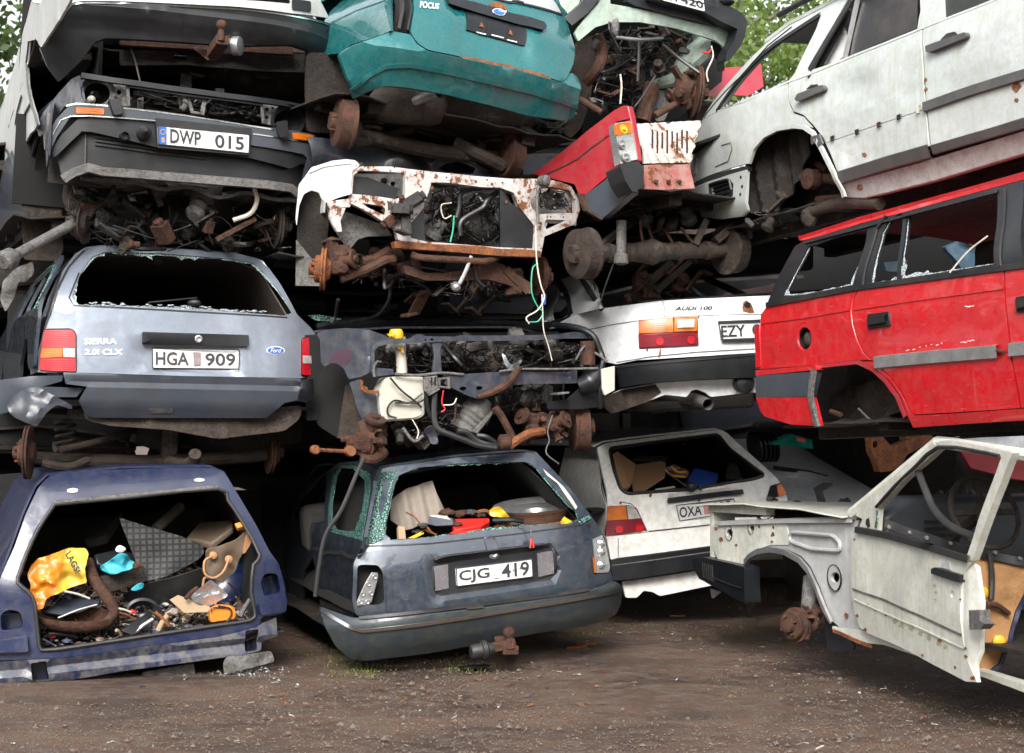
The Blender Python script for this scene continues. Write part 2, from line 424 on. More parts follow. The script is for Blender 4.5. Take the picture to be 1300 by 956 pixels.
M['bare_white']=paint('rust_spotted_white_paint',(.50,.50,.50),.38,.35,.4,.175,0,(.22,.13,.07),.45)
M['silver']=paint('green_stained_silver_paint',(.50,.525,.53),.33,.5,.42,.05,.15,(.27,.29,.19),.6)
M['teal']=paint('teal_paint',(.004,.135,.145),.18,1.0,.16,.01,.3,(.07,.15,.12),.35)
M['slate']=paint('slate_metallic_paint',(.030,.044,.068),.24,.9,.3,.01,.4,(.085,.08,.068),.3)
M['dark_blue']=paint('dark_blue_paint',(.0025,.010,.050),.3,.35,.08,.035,0,(.035,.030,.026),.2,.12)
M['navy']=paint('faded_navy_paint',(.020,.027,.047),.33,.6,.45,.05,.2,(.09,.085,.075),.3)
M['red']=paint('bright_red_paint',(.46,.006,.012),.22,.8,.14,.0,0,(.30,.05,.04),.22,.5)
M['dull_red']=paint('dull_red_paint',(.36,.012,.025),.35,.5,.35,.04,0,(.14,.05,.04),.35,.5)
M['maroon']=paint('maroon_paint',(.10,.012,.02),.35,.5,.3,.03,0)
M['pale_green']=paint('pale_green_paint',(.33,.42,.36),.35,.5,.45,.08,.15,(.14,.12,.08),.5)
M['light_blue']=paint('light_blue_paint',(.17,.38,.55),.35,.4,.35,.06)
M['under']=rusty('dirty_underbody',(.008,.0065,.0055),(.026,.018,.013),(.06,.048,.038))
M['rust']=rusty('rusty_iron',(.022,.010,.007),(.090,.034,.016),(.075,.045,.032))
M['orange_rust']=rusty('orange_rust',(.09,.03,.012),(.27,.09,.025),(.16,.09,.05))
M['brown_metal']=rusty('dirty_brown_metal',(.014,.010,.008),(.055,.037,.026),(.13,.11,.09))
M['grey_metal']=rusty('dusty_grey_metal',(.07,.07,.07),(.16,.15,.14),(.09,.06,.04),.55)
M['shade_black']=plain('shade_black_interior',(.003,.003,.003),.9,0,.4,5,.2,.3,(.008,.007,.006))  # near-black base, kept low so gaps and interiors read as deep shade
M['headliner']=plain('dusty_headliner',(.075,.056,.046),.9,0,.2,4,.1,.3,(.03,.024,.02))
M['rubber']=plain('perished_rubber',(.012,.012,.013),.55,0,.4,14,.3,.5,(.05,.045,.04))
M['hose']=plain('black_hose',(.008,.008,.009),.4,0,.4,25,.2,.3)
M['engine']=rusty('oily_engine_metal',(.010,.009,.008),(.045,.04,.035),(.15,.14,.13),.5)
M['alu']=plain('dull_aluminium',(.38,.38,.38),.4,.8,.3,20,.4,.4,(.10,.08,.06))
M['chrome']=plain('scratched_chrome',(.6,.6,.6),.2,1,.15,30,.1,.2)
M['shard']=crazed('broken_window_glass',(.20,.30,.28),(.55,.70,.66))
M['teal_shard']=crazed('green_broken_glass',(.018,.055,.045),(.16,.34,.29),60)
M['pale_shard']=crazed('white_broken_glass',(.32,.38,.40),(.68,.76,.78),90)
M['lens_red']=lens('red_lamp_lens',(.55,.008,.018)); M['lens_dark_red']=lens('dark_red_lamp_lens',(.22,.006,.018)); M['lens_orange']=lens('orange_lamp_lens',(.62,.15,.01)); M['lens_clear']=lens('clear_lamp_lens',(.55,.53,.50))
M['reflector']=plain('lamp_reflector',(.75,.75,.76),.18,.9,.15,30,.3,.2)
M['plate']=plain('number_plate_white',(.62,.62,.61),.4,0,.08,30,.05,.4,(.4,.36,.3)); M['ink']=plain('number_plate_black',(.02,.022,.026),.5,0,.2,20,.05,.1)
M['blue_badge']=plain('badge_blue',(.02,.10,.40),.3,0,.1,20,.05,.1); M['badge_silver']=plain('badge_silver',(.70,.71,.73),.35,.2,.1,30,.05,.1)
M['cardboard']=plain('cardboard',(.27,.15,.075),.9,0,.2,6,.3,.3,(.12,.07,.04))
M['tan']=plain('tan_insulation',(.30,.155,.06),.9,0,.25,7,.8,.4,(.16,.08,.04),.01)
M['yellow_bag']=plain('yellow_plastic_bag',(.66,.44,.03),.4,0,.15,6,.5,.1,(.7,.2,.01)); M['orange_bag']=plain('orange_plastic_bag',(.62,.18,.015),.4,0,.2,6,.5,.1)
M['cyan_cloth']=plain('cyan_cloth',(.03,.30,.38),.6,0,.2,8,.4,.1); M['red_plastic']=plain('red_plastic',(.62,.02,.015),.35,0,.15,8,.1,.15)
M['yellow']=plain('yellow_plastic',(.6,.33,.015),.4,0,.15,8,.2,.2); M['white_plastic']=plain('yellowed_white_plastic',(.44,.43,.37),.45,0,.15,9,.2,.4,(.2,.16,.1))
M['blue_plastic']=plain('blue_plastic',(.02,.06,.30),.4,0,.2,8,.2,.15); M['leather']=plain('brown_leather',(.10,.07,.045),.7,0,.3,10,.4,.3); M['tan_leather']=plain('tan_leather',(.33,.16,.07),.6,0,.2,15,.3,.3)
M['dirty_trim']=plain('dirty_grey_trim',(.055,.055,.055),.5,0,.35,14,.2,.6,(.11,.10,.08)); M['fabric']=plain('grey_fabric',(.035,.034,.032),.95,0,.3,30,.4,.3); M['board']=plain('stained_board',(.20,.17,.14),.85,0,.3,5,.3,.6,(.07,.05,.035)); M['wood']=plain('weathered_wood',(.28,.2,.12),.85,0,.3,10,.4,.3)
M['foil']=plain('crumpled_foil',(.55,.58,.62),.3,.8,.25,10,.9,.1,dist=.01); M['green_plastic']=plain('green_plastic',(.02,.32,.22),.4,0,.15,8,.2,.1)
M['red_wire']=plain('red_wire',(.5,.02,.02),.45,0,.1,30); M['green_wire']=plain('green_wire',(.03,.35,.2),.45,0,.1,30); M['white_wire']=plain('white_wire',(.55,.5,.42),.5,0,.2,30)
# ribbed rubber mat
t=NT('ribbed_rubber_mat'); ck=t.n('ShaderNodeTexBrick'); ck.inputs['Scale'].default_value=15; ck.offset=0; ck.inputs['Mortar Size'].default_value=.09; ck.inputs['Brick Width'].default_value=.5; ck.inputs['Row Height'].default_value=.5
_s=t.n('ShaderNodeSeparateXYZ'); _c=t.n('ShaderNodeCombineXYZ'); t.l(t.co,_s.inputs[0]); t.l(_s.outputs[0],_c.inputs[0]); t.l(_s.outputs[2],_c.inputs[1]); t.l(_c.outputs[0],ck.inputs['Vector']); t.set('Base Color',t.mix(t.math('MULTIPLY',ck.outputs['Fac'],.75),t.mix(t.ramp(t.noise(4,5),.4,.7),(.05,.052,.055),(.11,.105,.095)),(.012,.012,.013))); t.set('Roughness',.6); t.bump(ck.outputs['Fac'],1,.012); M['mat']=t.m
t=NT('orange_yellow_plastic'); _s=t.n('ShaderNodeSeparateXYZ'); t.l(t.co,_s.inputs[0]); _f=t.math('ADD',t.math('MULTIPLY',_s.outputs[0],3.0),t.math('MULTIPLY',t.noise(7,5),.9)); t.set('Base Color',t.mix(t.ramp(_f,.40,.56),t.mix(t.ramp(t.noise(12,3),.4,.6),(.46,.12,.008),(.50,.20,.01)),(.50,.35,.045))); t.set('Roughness',.35); t.bump(t.noise(26,4),.5,.01); M['bag']=t.m

# ---------------- shared builders ----------------
def car(label,fr,group='scrapped cars stacked in the pile',name='wrecked_car',cat='car'):
    return thing(name,label,cat,fr.mat(),group)
def hull(root,fr,sf,arc,mat,L=3.6,name='body_shell',th=.012,closed=False,xc=0.0,roofdrop=((0,0),(1.8,.02),(2.4,.18),(3.0,.42),(4.2,.5)),taper=.03,y0=.06,sm=40,wav=.012,lim=None):
    """sweep a traced outline backwards along the car to make its roof, flanks and floor"""
    P=[sf.loc(*sf.par(*p[:2])) for p in arc]; P=resample(P,.09,closed)
    P=[Vector(p) for p in P]; zt=max(p.z for p in P); zb=min(p.z for p in P); rows=[]
    rd=prof(roofdrop); ys=[y0,y0+.12,.4,.8,1.2,1.6,2.0,2.4,2.8,3.2,3.6,4.0,4.4]; ys=[y for y in ys if y<L]+[L]
    for y in ys:
        r=[]; t=max(0,y-y0)
        for p in P:
            k=1-taper*(t/L)**2; q=(p.z-zb)/(zt-zb); z=zb+(p.z-zb)*(1-rd(t)*1.0)
            yy=max(p.y+y0,y) if y>y0+.01 else p.y+y0
            yy=p.y+y0+t*(L-p.y-y0)/(L-y0)
            r.append(fr.W(xc+(p.x-xc)*k+wav*nz(p.x,yy,p.z,2.1),yy,z+wav*nz(p.z,p.x,yy,1.9,4)))
        rows.append(r)
    m=MB(); m.grid(rows,th,None,closed); o=m.build(name,mat,root,0,sm); return o
def bulkhead(root,fr,x0,x1,z0,z1,y,mat,name='bulkhead'):
    m=MB(); S=Surf(fr,1,lambda a,b: y+.03*nz(a,b,0,3)); m.panel(S,[(x0,z0),(x1,z0),(x1,z1),(x0,z1)],th=.03,res=.2,param=True); return m.build(name,mat,root)
def floorpan(root,fr,x0,x1,z,y0=.1,L=3.8,mat=None,name='floor_pan',z_end=None):
    """ribbed floor with tunnel and chassis rails"""
    z_end=z if z_end is None else z_end; xc=(x0+x1)/2
    def f(x,y):
        q=z+(z_end-z)*(y/L); q+=.07*math.exp(-((x-xc)/.14)**2)*sstep(.9,1.4,y)
        q+=.012*math.cos(x*40)*(1 if abs(x-xc)>.25 else 0)+.015*nz(x,y,0,3)
        return q
    m=MB(); S=Surf(fr,2,f); m.panel(S,[(x0,y0),(x1,y0),(x1,L),(x0,L)],th=.012,res=.11,param=True,inner=(0,0,1))
    for xx in (x0+.28,x1-.28): m.bar(fr.W(xx,y0+.05,z-.03),fr.W(xx,L,z_end-.03),.09,.07,fr.up)
    for yy in (y0+.35,y0+1.3,y0+2.3): m.bar(fr.W(x0+.06,yy,z-.02),fr.W(x1-.06,yy,z-.02),.08,.04,fr.up)
    return m.build(name,mat or M['under'],root,.004)
def hub(root,c,ax,r=.13,mat=None,name='brake_disc',drum=False):
    ax=Vector(ax).normalized(); m=MB()
    if drum: m.lathe(c,ax,[(.02,-.06),(.05,-.06),(.055,-.03),(r*.8,-.028),(r,-.02),(r,.05),(r*1.06,.055),(r*1.06,.07),(.05,.08)],28)
    else:
        m.lathe(c,ax,[(.015,-.075),(.035,-.07),(.04,-.04),(.072,-.038),(.078,-.03),(.078,-.006),(r,-.005),(r,.006),(r*.93,.008),(r*.93,.012),(r,.014),(r,.024),(.07,.026),(.05,.05)],32)
    u=ax.orthogonal().normalized(); w_=ax.cross(u)
    for k in range(4):
        a=k*math.pi/2+.4; p=Vector(c)+(u*math.cos(a)+w_*math.sin(a))*.052; m.lathe(p,-ax,[(.008,.03),(.008,.06)],8)
    return m.build(name,mat or M['rust'],root,.002)
def axlebeam(root,fr,a,b,r=.035,mat=None,name='rear_axle'):
    m=MB(); a,b=Vector(a),Vector(b); mid=(a+b)/2-fr.up*.03
    m.tube([a,a+(b-a)*.12-fr.up*.01,mid,a+(b-a)*.88-fr.up*.01,b],[r*.9,r,r,r,r*.9],10,4)
    for t in (.14,.86): p=a+(b-a)*t; m.bar(p-fr.up*.05,p+fr.up*.09+fr.ax*.05,.06,.05,fr.ax); m.bar(p,p+fr.ax*.5+fr.up*.06,.07,.045,fr.up)
    return m.build(name,mat or M['brown_metal'],root,.003)
def clutter(root,fr,poly,d0,d1,n,seed,mats,names=('hose','wiring','bracket'),r=(.004,.014),nb=6):
    """hoses, wires and brackets filling an area (traced in pixels) between two depths"""
    q=random.Random(seed); xs=[p[0] for p in poly]; ys=[p[1] for p in poly]
    def pick():
        for _ in range(200):
            p=(q.uniform(min(xs),max(xs)),q.uniform(min(ys),max(ys)))
            if inpoly(p,poly): return p
        return poly[0][:2]
    for gi,(nm,mt,cnt,ra) in enumerate(((names[0],mats[0],max(1,n // 5),(r[1]*.7,r[1]*1.3)),(names[1],mats[1],int(n*1.3),(r[0]*.5,r[0])),('thin_wiring',M['grey_metal'],n // 4+1,(r[0]*.3,r[0]*.5)))):
        if gi: m=MB()
        for i in range(cnt):
            if gi==0: m=MB()
            p=pick(); pts=[fr.P(p[0],p[1],q.uniform(d0,d1))]
            for k in range(q.randint(3,5)):
                for _ in range(8):
                    p2=(p[0]+q.gauss(0,22),p[1]+q.gauss(0,17))
                    if inpoly(p2,poly): break
                else: p2=pick()
                p=p2; pts.append(fr.P(p[0],p[1],q.uniform(d0,d1)))
            m.tube(pts,q.uniform(*ra),6,6)
            if gi==0: m.build(nm,mt,root)
        if gi: m.build(nm,mt,root)
    for i in range(nb):
        p=pick(); c=fr.P(p[0],p[1],q.uniform(d0,d1)); m=MB(); s=q.uniform(.03,.08)
        k=q.random(); u=Vector((q.uniform(-1,1),q.uniform(-1,1),q.uniform(-1,1))).normalized()
        if k<.35: m.lathe(c,u,[(s*.3,-s),(s*.5,-s*.9),(s*.5,0),(s*.75,.01),(s*.75,s*.6),(s*.3,s*.8)],14)
        elif k<.7:
            m.bar(c,c+u*s*2.2,s*.9,s*.25,fr.up); m.bar(c+u*s*2.2,c+u*s*2.2+u.orthogonal()*s,s*.9,s*.25)
            m.lathe(c,u.orthogonal(),[(s*.18,-s*.5),(s*.18,s*.5)],8)
        else:
            m.bar(c,c+u*s*1.6,s*1.2,s*.9,fr.up); m.lathe(c+u*s*1.6,u,[(s*.4,0),(s*.4,s*.3),(s*.15,s*.35)],12)
        m.build(names[2],mats[2+i % (len(mats)-2)],root,.003)
def shards(root,sf,hole,seed=1,mat=None,w_=(2,7),name='glass_shards',sides=None,off=.012,big=.12):
    """jagged remains of a window left round its opening (pixel traced)"""
    q=random.Random(seed); pl=resample([sf.par(*p[:2]) for p in hole],.022); n=len(pl); k=sf.par(hole[0][0],hole[0][1]); k2=sf.par(hole[0][0]+1,hole[0][1]); px=abs(k2[0]-k[0]) or .004
    if px<.002: px=.0045
    cx_=sum(p[0] for p in pl)/n; cy_=sum(p[1] for p in pl)/n; m=MB(); ins=[]
    ph=[q.uniform(0,6) for _ in range(4)]
    for i,p in enumerate(pl):
        a=2*math.pi*i/n; e=w_[0]+(w_[1]-w_[0])*max(0,.5+.5*math.sin(3*a+ph[0])*math.sin(7*a+ph[1]))*q.uniform(.5,1.2)
        if q.random()<big: e *= q.uniform(1.3,2.2)
        if sides: 
            t=sides(p[0],p[1]); e *= t
        e *= .0044; d=Vector((cx_-p[0],cy_-p[1])); d.normalize(); ins.append((p[0]+d.x*e,p[1]+d.y*e))
    vs=[]; fs=[]
    for i in range(n):
        a,b=pl[i],ins[i]; vs+=[sf.W(*a,off),sf.W(*b,off+q.uniform(-.004,.004)),sf.W(*b,off+.005),sf.W(*a,off+.005)]
    for i in range(n):
        j=(i+1) % n
        for a in range(4): fs.append((i*4+a,j*4+a,j*4+(a+1) % 4,i*4+(a+1) % 4))
    m.add(vs,fs); return m.build(name,mat or M['shard'],root,0,0)
def plateset(root,fr,sf,quad,txt,tq,off=-.015,rim=True,name='number_plate',band=False,ink=None,base=None):
    m=MB(); m.panel(sf.off(off),quad,th=.006,res=.03,rd=.01); p=m.build(name,base or M['plate'],root,.001)
    m=MB(); q=[sf.par(*a[:2]) for a in quad]; s2=sf.off(off)
    W=[s2.W(*a,-.003) for a in q]
    for i in range(4): m.tube([W[i],W[(i+1) % 4]],.003,6,0)
    m.build('plate_rim',M['ink'],p)
    for s_,qd in (txt if isinstance(txt,list) else [(txt,tq)]):
        m=MB(); m.text(s_,s2,qd,.004,0,.02); m.build('plate_lettering',ink or M['ink'],p,0,0)
    return p
def item(name,label,cat,mat,mb,group=None,bev=.002,sm=40):
    o=mb.build(name,mat,None,bev,sm); tag(o,label,cat,group); return o
def slab(fr,pts,th,sm=0):
    """flat-ish piece: pixel points each with its own depth"""
    m=MB(); P=[fr.P(p[0],p[1],p[2]) for p in pts]; c=sum(P,Vector())/len(P); nrm=(P[1]-P[0]).cross(P[2]-P[0])
    if nrm.dot(fr.ax)<0: nrm=-nrm
    return m.poly(P,th,nrm)
def sheet(fr,outline,d,amp=.05,sc=4,seed=0,th=.006,res=.035,tilt=(0,0),rd=.02,holes=(),fold=0):
    """crumpled sheet: pixel outline on a wavy surface round depth d"""
    o=fr.hit(outline[0][0],outline[0][1],1,d)
    S=Surf(fr,1,lambda x,z: d+tilt[0]*(x-o.x)+tilt[1]*(z-o.z)+amp*nz(x,0,z,sc,seed)+amp*.4*nz(x,2,z,sc*3,seed)+fold*abs(math.sin(x*22+z*13+seed+4*nz(x,z,0,5,seed)))*(.5+nz(z,x,0,9,seed)))
    m=MB(); m.panel(S,outline,holes,th=th,res=res,rd=rd); return m
def T(fr,pts,r,n=7,sp=5): m=MB(); m.tube([fr.P(*p) for p in pts],r,n,sp); return m


def mixed(name,cols,sc=28):
    t=NT(name); v=t.n('ShaderNodeTexVoronoi'); v.inputs['Scale'].default_value=sc; t.l(t.co,v.inputs['Vector']); sp=t.n('ShaderNodeSeparateColor'); t.l(v.outputs['Color'],sp.inputs[0])
    r=t.n('ShaderNodeValToRGB'); r.color_ramp.interpolation = 'CONSTANT'; e=r.color_ramp.elements
    while len(e)<len(cols): e.new(.5)
    for i,c in enumerate(cols): e[i].position=i/len(cols); e[i].color=(*c,1)
    t.l(sp.outputs[0],r.inputs[0]); n=t.noise(40,5); t.set('Base Color',t.mix(t.math('MULTIPLY',t.ramp(n,.4,.65),.5),r.outputs[0],(.05,.035,.025))); t.set('Roughness',.65); t.bump(n,.4,.004); return t.m
M['mixed']=mixed('mixed_scrap',[(.11,.045,.02),(.03,.03,.032),(.16,.13,.10),(.06,.04,.03),(.30,.28,.25),(.02,.02,.02),(.20,.11,.05),(.09,.09,.10),(.42,.40,.36),(.05,.05,.055),(.13,.05,.03),(.03,.05,.12)])
def blot(sf,x,y,r,seed,name,mat,root,cr,off=-.003,n=14):
    q=random.Random(seed); return MB().panel(sf.off(off),cr([(x+r*math.cos(i*6.283/n)*q.uniform(.45,1.1),y+r*math.sin(i*6.283/n)*q.uniform(.45,1.25)) for i in range(n)]),th=.002,res=.02).build(name,mat,root,0)
def cast(m,c,r,seed,fr,n=9):
    """knobbly casting: bosses, flanges, webs and bolts round a centre"""
    q=random.Random(seed); c=Vector(c); m.ball(c,r*.62,10,(1,.8,1),.5,seed)
    for i in range(n):
        u=Vector((q.gauss(0,1),q.gauss(0,.7)-.4,q.gauss(0,1))).normalized(); u=fr.m @ u; k=i % 4; p=c+u*r*.35; s=r*q.uniform(.16,.34)
        if k==0: m.lathe(p,u,[(s,0),(s,r*.5),(s*1.5,r*.52),(s*1.5,r*.62),(s*.6,r*.64),(s*.6,r*.75)],14)
        elif k==1: m.bar(p,p+u*r*q.uniform(.6,.95),s*1.3,s*.6,fr.up)
        elif k==2: m.tube([p,p+u*r*.5,p+u*r*.7+fr.lat*q.uniform(-.4,.4)*r],s*.6,8,3)
        else:
            m.lathe(p+u*r*.3,u,[(s*1.1,0),(s*1.2,r*.1),(s*.9,r*.12)],6); m.lathe(p+u*r*.4,u,[(s*.3,0),(s*.3,r*.3)],8)
    return m

# ================= column A (left) =================
# ---- A2: blue-grey estate ----
fr=Fr(225,440,10.3,-19,1.0,0); A2=car('blue-grey metallic estate seen from behind with HGA 909 plate and empty rear window',fr)
zz=lambda x,y: fr.hit(x,y).z
sf=rearsurf(fr,[(-1,-.02),(zz(225,480),0),(zz(225,392),.03),(zz(225,312),.30)],0,.84,.13,5,.004,recess=[(fr.hit(183,0).x,fr.hit(312,0).x,zz(0,468),zz(0,432),.022,.012)])
outer=c5([(150,547),(148,520),(152,470),(170,385),(198,320),(222,240),(250,165),(290,105),(335,76),(390,68),(560,74),(760,87),(900,98),(975,112),(1020,150),(1060,205),(1100,275),(1125,325),(1180,378),(1212,425),(1218,560),(1140,568),(700,560),(290,547)])
win=c5([(290,290),(272,262),(300,180),(345,108),(400,88),(620,95),(900,118),(960,130),(1000,165),(1060,240),(1112,322),(1080,332),(700,305),(400,292)])
m=MB(); m.panel(sf,outer,[win,c5([(148,500),(155,440),(170,380),(274,379),(291,400),(291,549),(200,545),(146,540)]),c5([(1143,415),(1203,408),(1222,440),(1222,565),(1142,565)])],th=.02,res=.05,rd=.02); m.build('tailgate',M['steel_blue'],A2,.004)
m=MB(); m.strip(sf,c5([(168,385),(215,235),(262,145),(320,82)]),.012,.004); m.strip(sf,c5([(300,168),(262,262),(280,292),(400,297),(1090,338)]),.010,.003); m.build('window_seal',M['dark_trim'],A2)
shards(A2,sf,win,5,M['shard'],(1,4.5),sides=lambda x,z: (1.6 if z>.42 else .9)*(1.8 if x<-.65 else 1))
m=MB()
for i in range(130):      # crumbs of safety glass on the sill
    a=rnd.uniform(310,1010); b=292+max(0,(a-400))*.045-rnd.uniform(-4,12)*(1 if a<480 or 560<a<800 else .4); p=c5([(a,b)])[0]; m.ball(fr.P(*p,.04),rnd.uniform(.003,.009),6,(1.8,1,.6),.5,i)
m.build('glass_crumbs',M['pale_shard'],A2,0,0,'stuff')
S8=sf.off(-.018)
lt=MB().panel(S8,c5([(150,537),(152,480),(168,385),(272,383),(287,400),(288,543),(200,541)]),th=.02,res=.05,rd=.01).build('tail_light',M['lens_red'],A2,.004)
MB().panel(sf.off(-.024),c5([(152,492),(160,455),(238,453),(237,488)]),th=.008,res=.1).build('lens',M['lens_orange'],lt,.002)
MB().panel(sf.off(-.024),c5([(240,453),(285,455),(285,490),(240,488)]),th=.008,res=.1).build('lens',M['lens_clear'],lt,.002)
lt=MB().panel(S8,c5([(1148,418),(1200,412),(1216,440),(1218,560),(1147,556)]),th=.02,res=.05,rd=.01).build('tail_light',M['lens_red'],A2,.004)
MB().panel(sf.off(-.024),c5([(1150,482),(1216,486),(1217,515),(1150,512)]),th=.008,res=.1).build('lens',M['lens_clear'],lt,.002)
h=MB().panel(sf.off(-.03),c5([(540,392),(944,404),(945,447),(541,440)]),th=.035,res=.06,rd=.008).build('tailgate_handle',M['black_plastic'],A2,.006)
MB().lathe(sf.off(-.03).W(*sf.par(*c5([(750,420)])[0])),-fr.ax,[(.022,-.005),(.022,.004),(.014,.006),(.006,.002)],16).build('lock',M['alu'],h)
plateset(A2,fr,sf,c5([(578,530),(904,533),(905,461),(577,454)]),[('HGA',c5([(590,518),(716,520),(716,470),(590,467)])),('909',c5([(778,521),(893,522),(893,475),(778,473)]))],None,-.012)
for s_,q_ in (('SIERRA',[(318,440),(443,440),(443,417),(319,416)]),('2.0i CLX',[(320,479),(465,481),(466,457),(321,457)])):
    MB().text(s_,sf,c5(q_),.006,0,.03,.0).build('badge_lettering',M['badge_silver'],A2,0,0)
m=MB(); c=c5([(1046,463)])[0]; m.panel(sf.off(-.003),[(c[0]+12*math.cos(a*.52),c[1]+5.4*math.sin(a*.52)) for a in range(12)],th=.006,res=.05); b=m.build('oval_badge',M['badge_silver'],A2,.001)
MB().panel(sf.off(-.005),[(c[0]+10.5*math.cos(a*.52),c[1]+4.4*math.sin(a*.52)) for a in range(12)],th=.004,res=.05).build('badge_field',M['blue_badge'],b)
MB().text('Ford',sf,[(c[0]-7,c[1]+2.6),(c[0]+7,c[1]+2.8),(c[0]+7,c[1]-2.8),(c[0]-7,c[1]-2.6)],.007,0,.01,.3).build('badge_lettering',M['badge_silver'],b,0,0)
m=MB(); m.bar(sf.W(*sf.par(*c5([(560,282)])[0]),-.02),sf.W(*sf.par(*c5([(745,264)])[0]),-.03),.012,.008,fr.up); m.ball(sf.W(*sf.par(*c5([(735,282)])[0]),-.01),.035,8,(1.2,.6,.6)); m.build('rear_wiper',M['dark_trim'],A2,.002)
MB().panel(sf.off(-.020),c5([(733,470),(762,470),(762,518),(736,520)]),th=.003,res=.03).build('plate_sticker',plain('worn_tax_sticker',(.22,.17,.17),.7,0,.6,60,.2,.6),A2,0)
for p in ((653,475),(827,494),(700,492)): blot(sf,p[0],p[1],4,p[0],'plate_screw',M['orange_rust'],A2,c5,-.0205,8)
# bumper: stepped mouldings
zb=[zz(225,y) for y in (474,484,487,492,508,512,530,532)]
bs=rearsurf(fr,[(zb[7],-.02),(zb[6],-.03),(zb[5],-.085),(zb[4],-.09),(zb[3],-.105),(zb[2]-.003,-.105),(zb[2],-.075),(zb[1],-.10),(zb[0],-.09)],0,.86,.10,6,.003)
m=MB(); m.panel(bs,c5([(240,546),(600,560),(1142,569),(1143,600),(1130,652),(1080,662),(1010,720),(345,718),(322,700),(300,655),(330,600),(250,590)]),th=.03,res=.035,rd=.006); b=m.build('rear_bumper',M['grey_plastic'],A2,.004,50)
MB().panel(bs.off(-.006),c5([(566,683),(655,683),(655,702),(566,702)]),th=.01,res=.1,rd=.005).build('bumper_badge',M['grey_metal'],b,.002)
m=MB(); m.panel(Surf(fr,1,lambda x,z: -.05+.1*(x+.8)**2+.03*nz(x,0,z,6)),c5([(-60,600),(0,575),(120,560),(240,558),(235,580),(160,600),(320,605),(290,640),(200,640),(120,640),(60,690),(-60,720)]),th=.02,res=.04); m.build('bumper_corner',M['grey_plastic'],A2,.003)
m=MB(); m.panel(bs.off(-.004),c5([(1142,572),(1190,572),(1192,640),(1160,660),(1128,655)]),th=.03,res=.04); m.build('bumper_corner',M['black_plastic'],A2,.003)
m=sheet(fr,c5([(25,650),(95,608),(140,600),(275,672),(272,688),(215,668),(175,700),(140,755),(50,715),(30,690)]),-.22,.06,7,3,.008,.025); m.build('torn_bumper_skin',M['grey_plastic'],A2,.002)
# flank with side window
fl=flanksurf(fr,fr.hit(46,440).x-.01,[(-1,.02),(-.1,0),(.2,.02),(.55,.17)],.003)
MB().panel(fl,[(.05,-.14),(.05,.16),(.1,.26),(.34,.50),(.42,.53),(2.6,.47),(3.0,.2),(4.0,.12),(4.0,-.3),(3.2,-.3),(2.9,-.05),(2.6,-.3),(1.2,-.34),(1.12,-.1),(.95,.05),(.7,.05),(.5,-.1),(.42,-.14)],[[(.34,.22),(.52,.45),(1.1,.45),(1.1,.22)],[(1.2,.22),(1.2,.45),(1.9,.44),(1.9,.22)]],th=.02,res=.09,rd=.03,param=True).build('side_panel',M['slate'],A2,.004)
shp=[(.34,.22),(.52,.45),(1.1,.45),(1.1,.22)]
m=MB(); m.tube([fl.W(a,b,-.002) for a,b in [(.3,.2),(.5,.47),(1.9,.47)]],.010,6,3); m.build('side_window_trim',M['teal_shard'],A2)
arc=c5([(1218,560),(1212,425),(1180,378),(1125,325),(1060,205),(1000,125),(900,98),(560,74),(390,68),(335,76),(300,100)])
hull(A2,fr,sf,arc,M['steel_blue'],3.9,'roof_and_side'); hull(A2,fr,sf,c5([(300,98),(250,165),(222,240),(198,320),(172,385),(150,470),(150,547)]),M['steel_blue'],.62,'rear_corner',y0=.01,taper=0); hull(A2,fr,sf.off(.015),c5([(300,545),(265,270),(300,190),(340,120),(400,95),(900,118),(1000,160),(1105,330),(1140,560)]),M['headliner'],2.4,'interior_lining',.008)
floorpan(A2,fr,-.8,.8,zz(225,520)); bulkhead(A2,fr,-.78,.78,-.3,.42,2.6,M['shade_black'])
MB().bar(fr.W(-.6,.9,-.1),fr.W(.6,.9,-.1),.5,.14,fr.up).build('rear_seat',M['fabric'],A2,.04)
m=MB(); m.panel(Surf(fr,1,lambda x,z: .04+.15*(z+.3)+.03*nz(x,0,z,5)),c5([(315,690),(600,720),(1150,670),(1140,720),(1080,770),(830,800),(640,765),(420,750),(330,730)]),th=.03,res=.05,rd=.03); m.build('rear_valance',M['brown_metal'],A2,.003)
m=MB(); m.tube([fr.P(*p) for p in c5([(640,880,.3),(700,895,.2),(735,880,.05),(740,855,-.02)])],.035,12); m.tube([fr.P(*p) for p in c5([(650,760,.3),(640,870,.35)])],.05,10); m.build('exhaust',M['brown_metal'],A2)
a,b=fr.P(*c5([(120,870)])[0],.35),fr.P(*c5([(1010,860)])[0],.35)
axlebeam(A2,fr,a,b,.04); m=MB(); m.spring(fr.P(*c5([(255,850)])[0],.35),fr.P(*c5([(245,720)])[0],.35),.055,.010,5); m.build('coil_spring',M['brown_metal'],A2)
m=MB(); m.tube([fr.P(*p) for p in c5([(230,840,.2),(400,800,.3),(520,760,.5)])],.02,8); m.tube([fr.P(*p) for p in c5([(160,890,.1),(260,905,.1),(330,880,.2)])],.025,8); m.build('suspension_arm',M['brown_metal'],A2)
hub(A2,fr.P(*c5([(100,850)])[0],.1),fr.lat-fr.ax*.25,.15,M['rust']); hub(A2,fr.P(*c5([(1030,850)])[0],.4),-fr.lat,.13,M['rust'])
m=MB(); m.bar(fr.P(*c5([(600,720)])[0],.5),fr.P(*c5([(560,830)])[0],.5),.25,.2); m.tube([fr.P(*p) for p in c5([(700,770,.6),(900,790,.4),(1120,750,.5)])],[.08,.12,.1],12); m.build('silencer',M['under'],A2,.01)

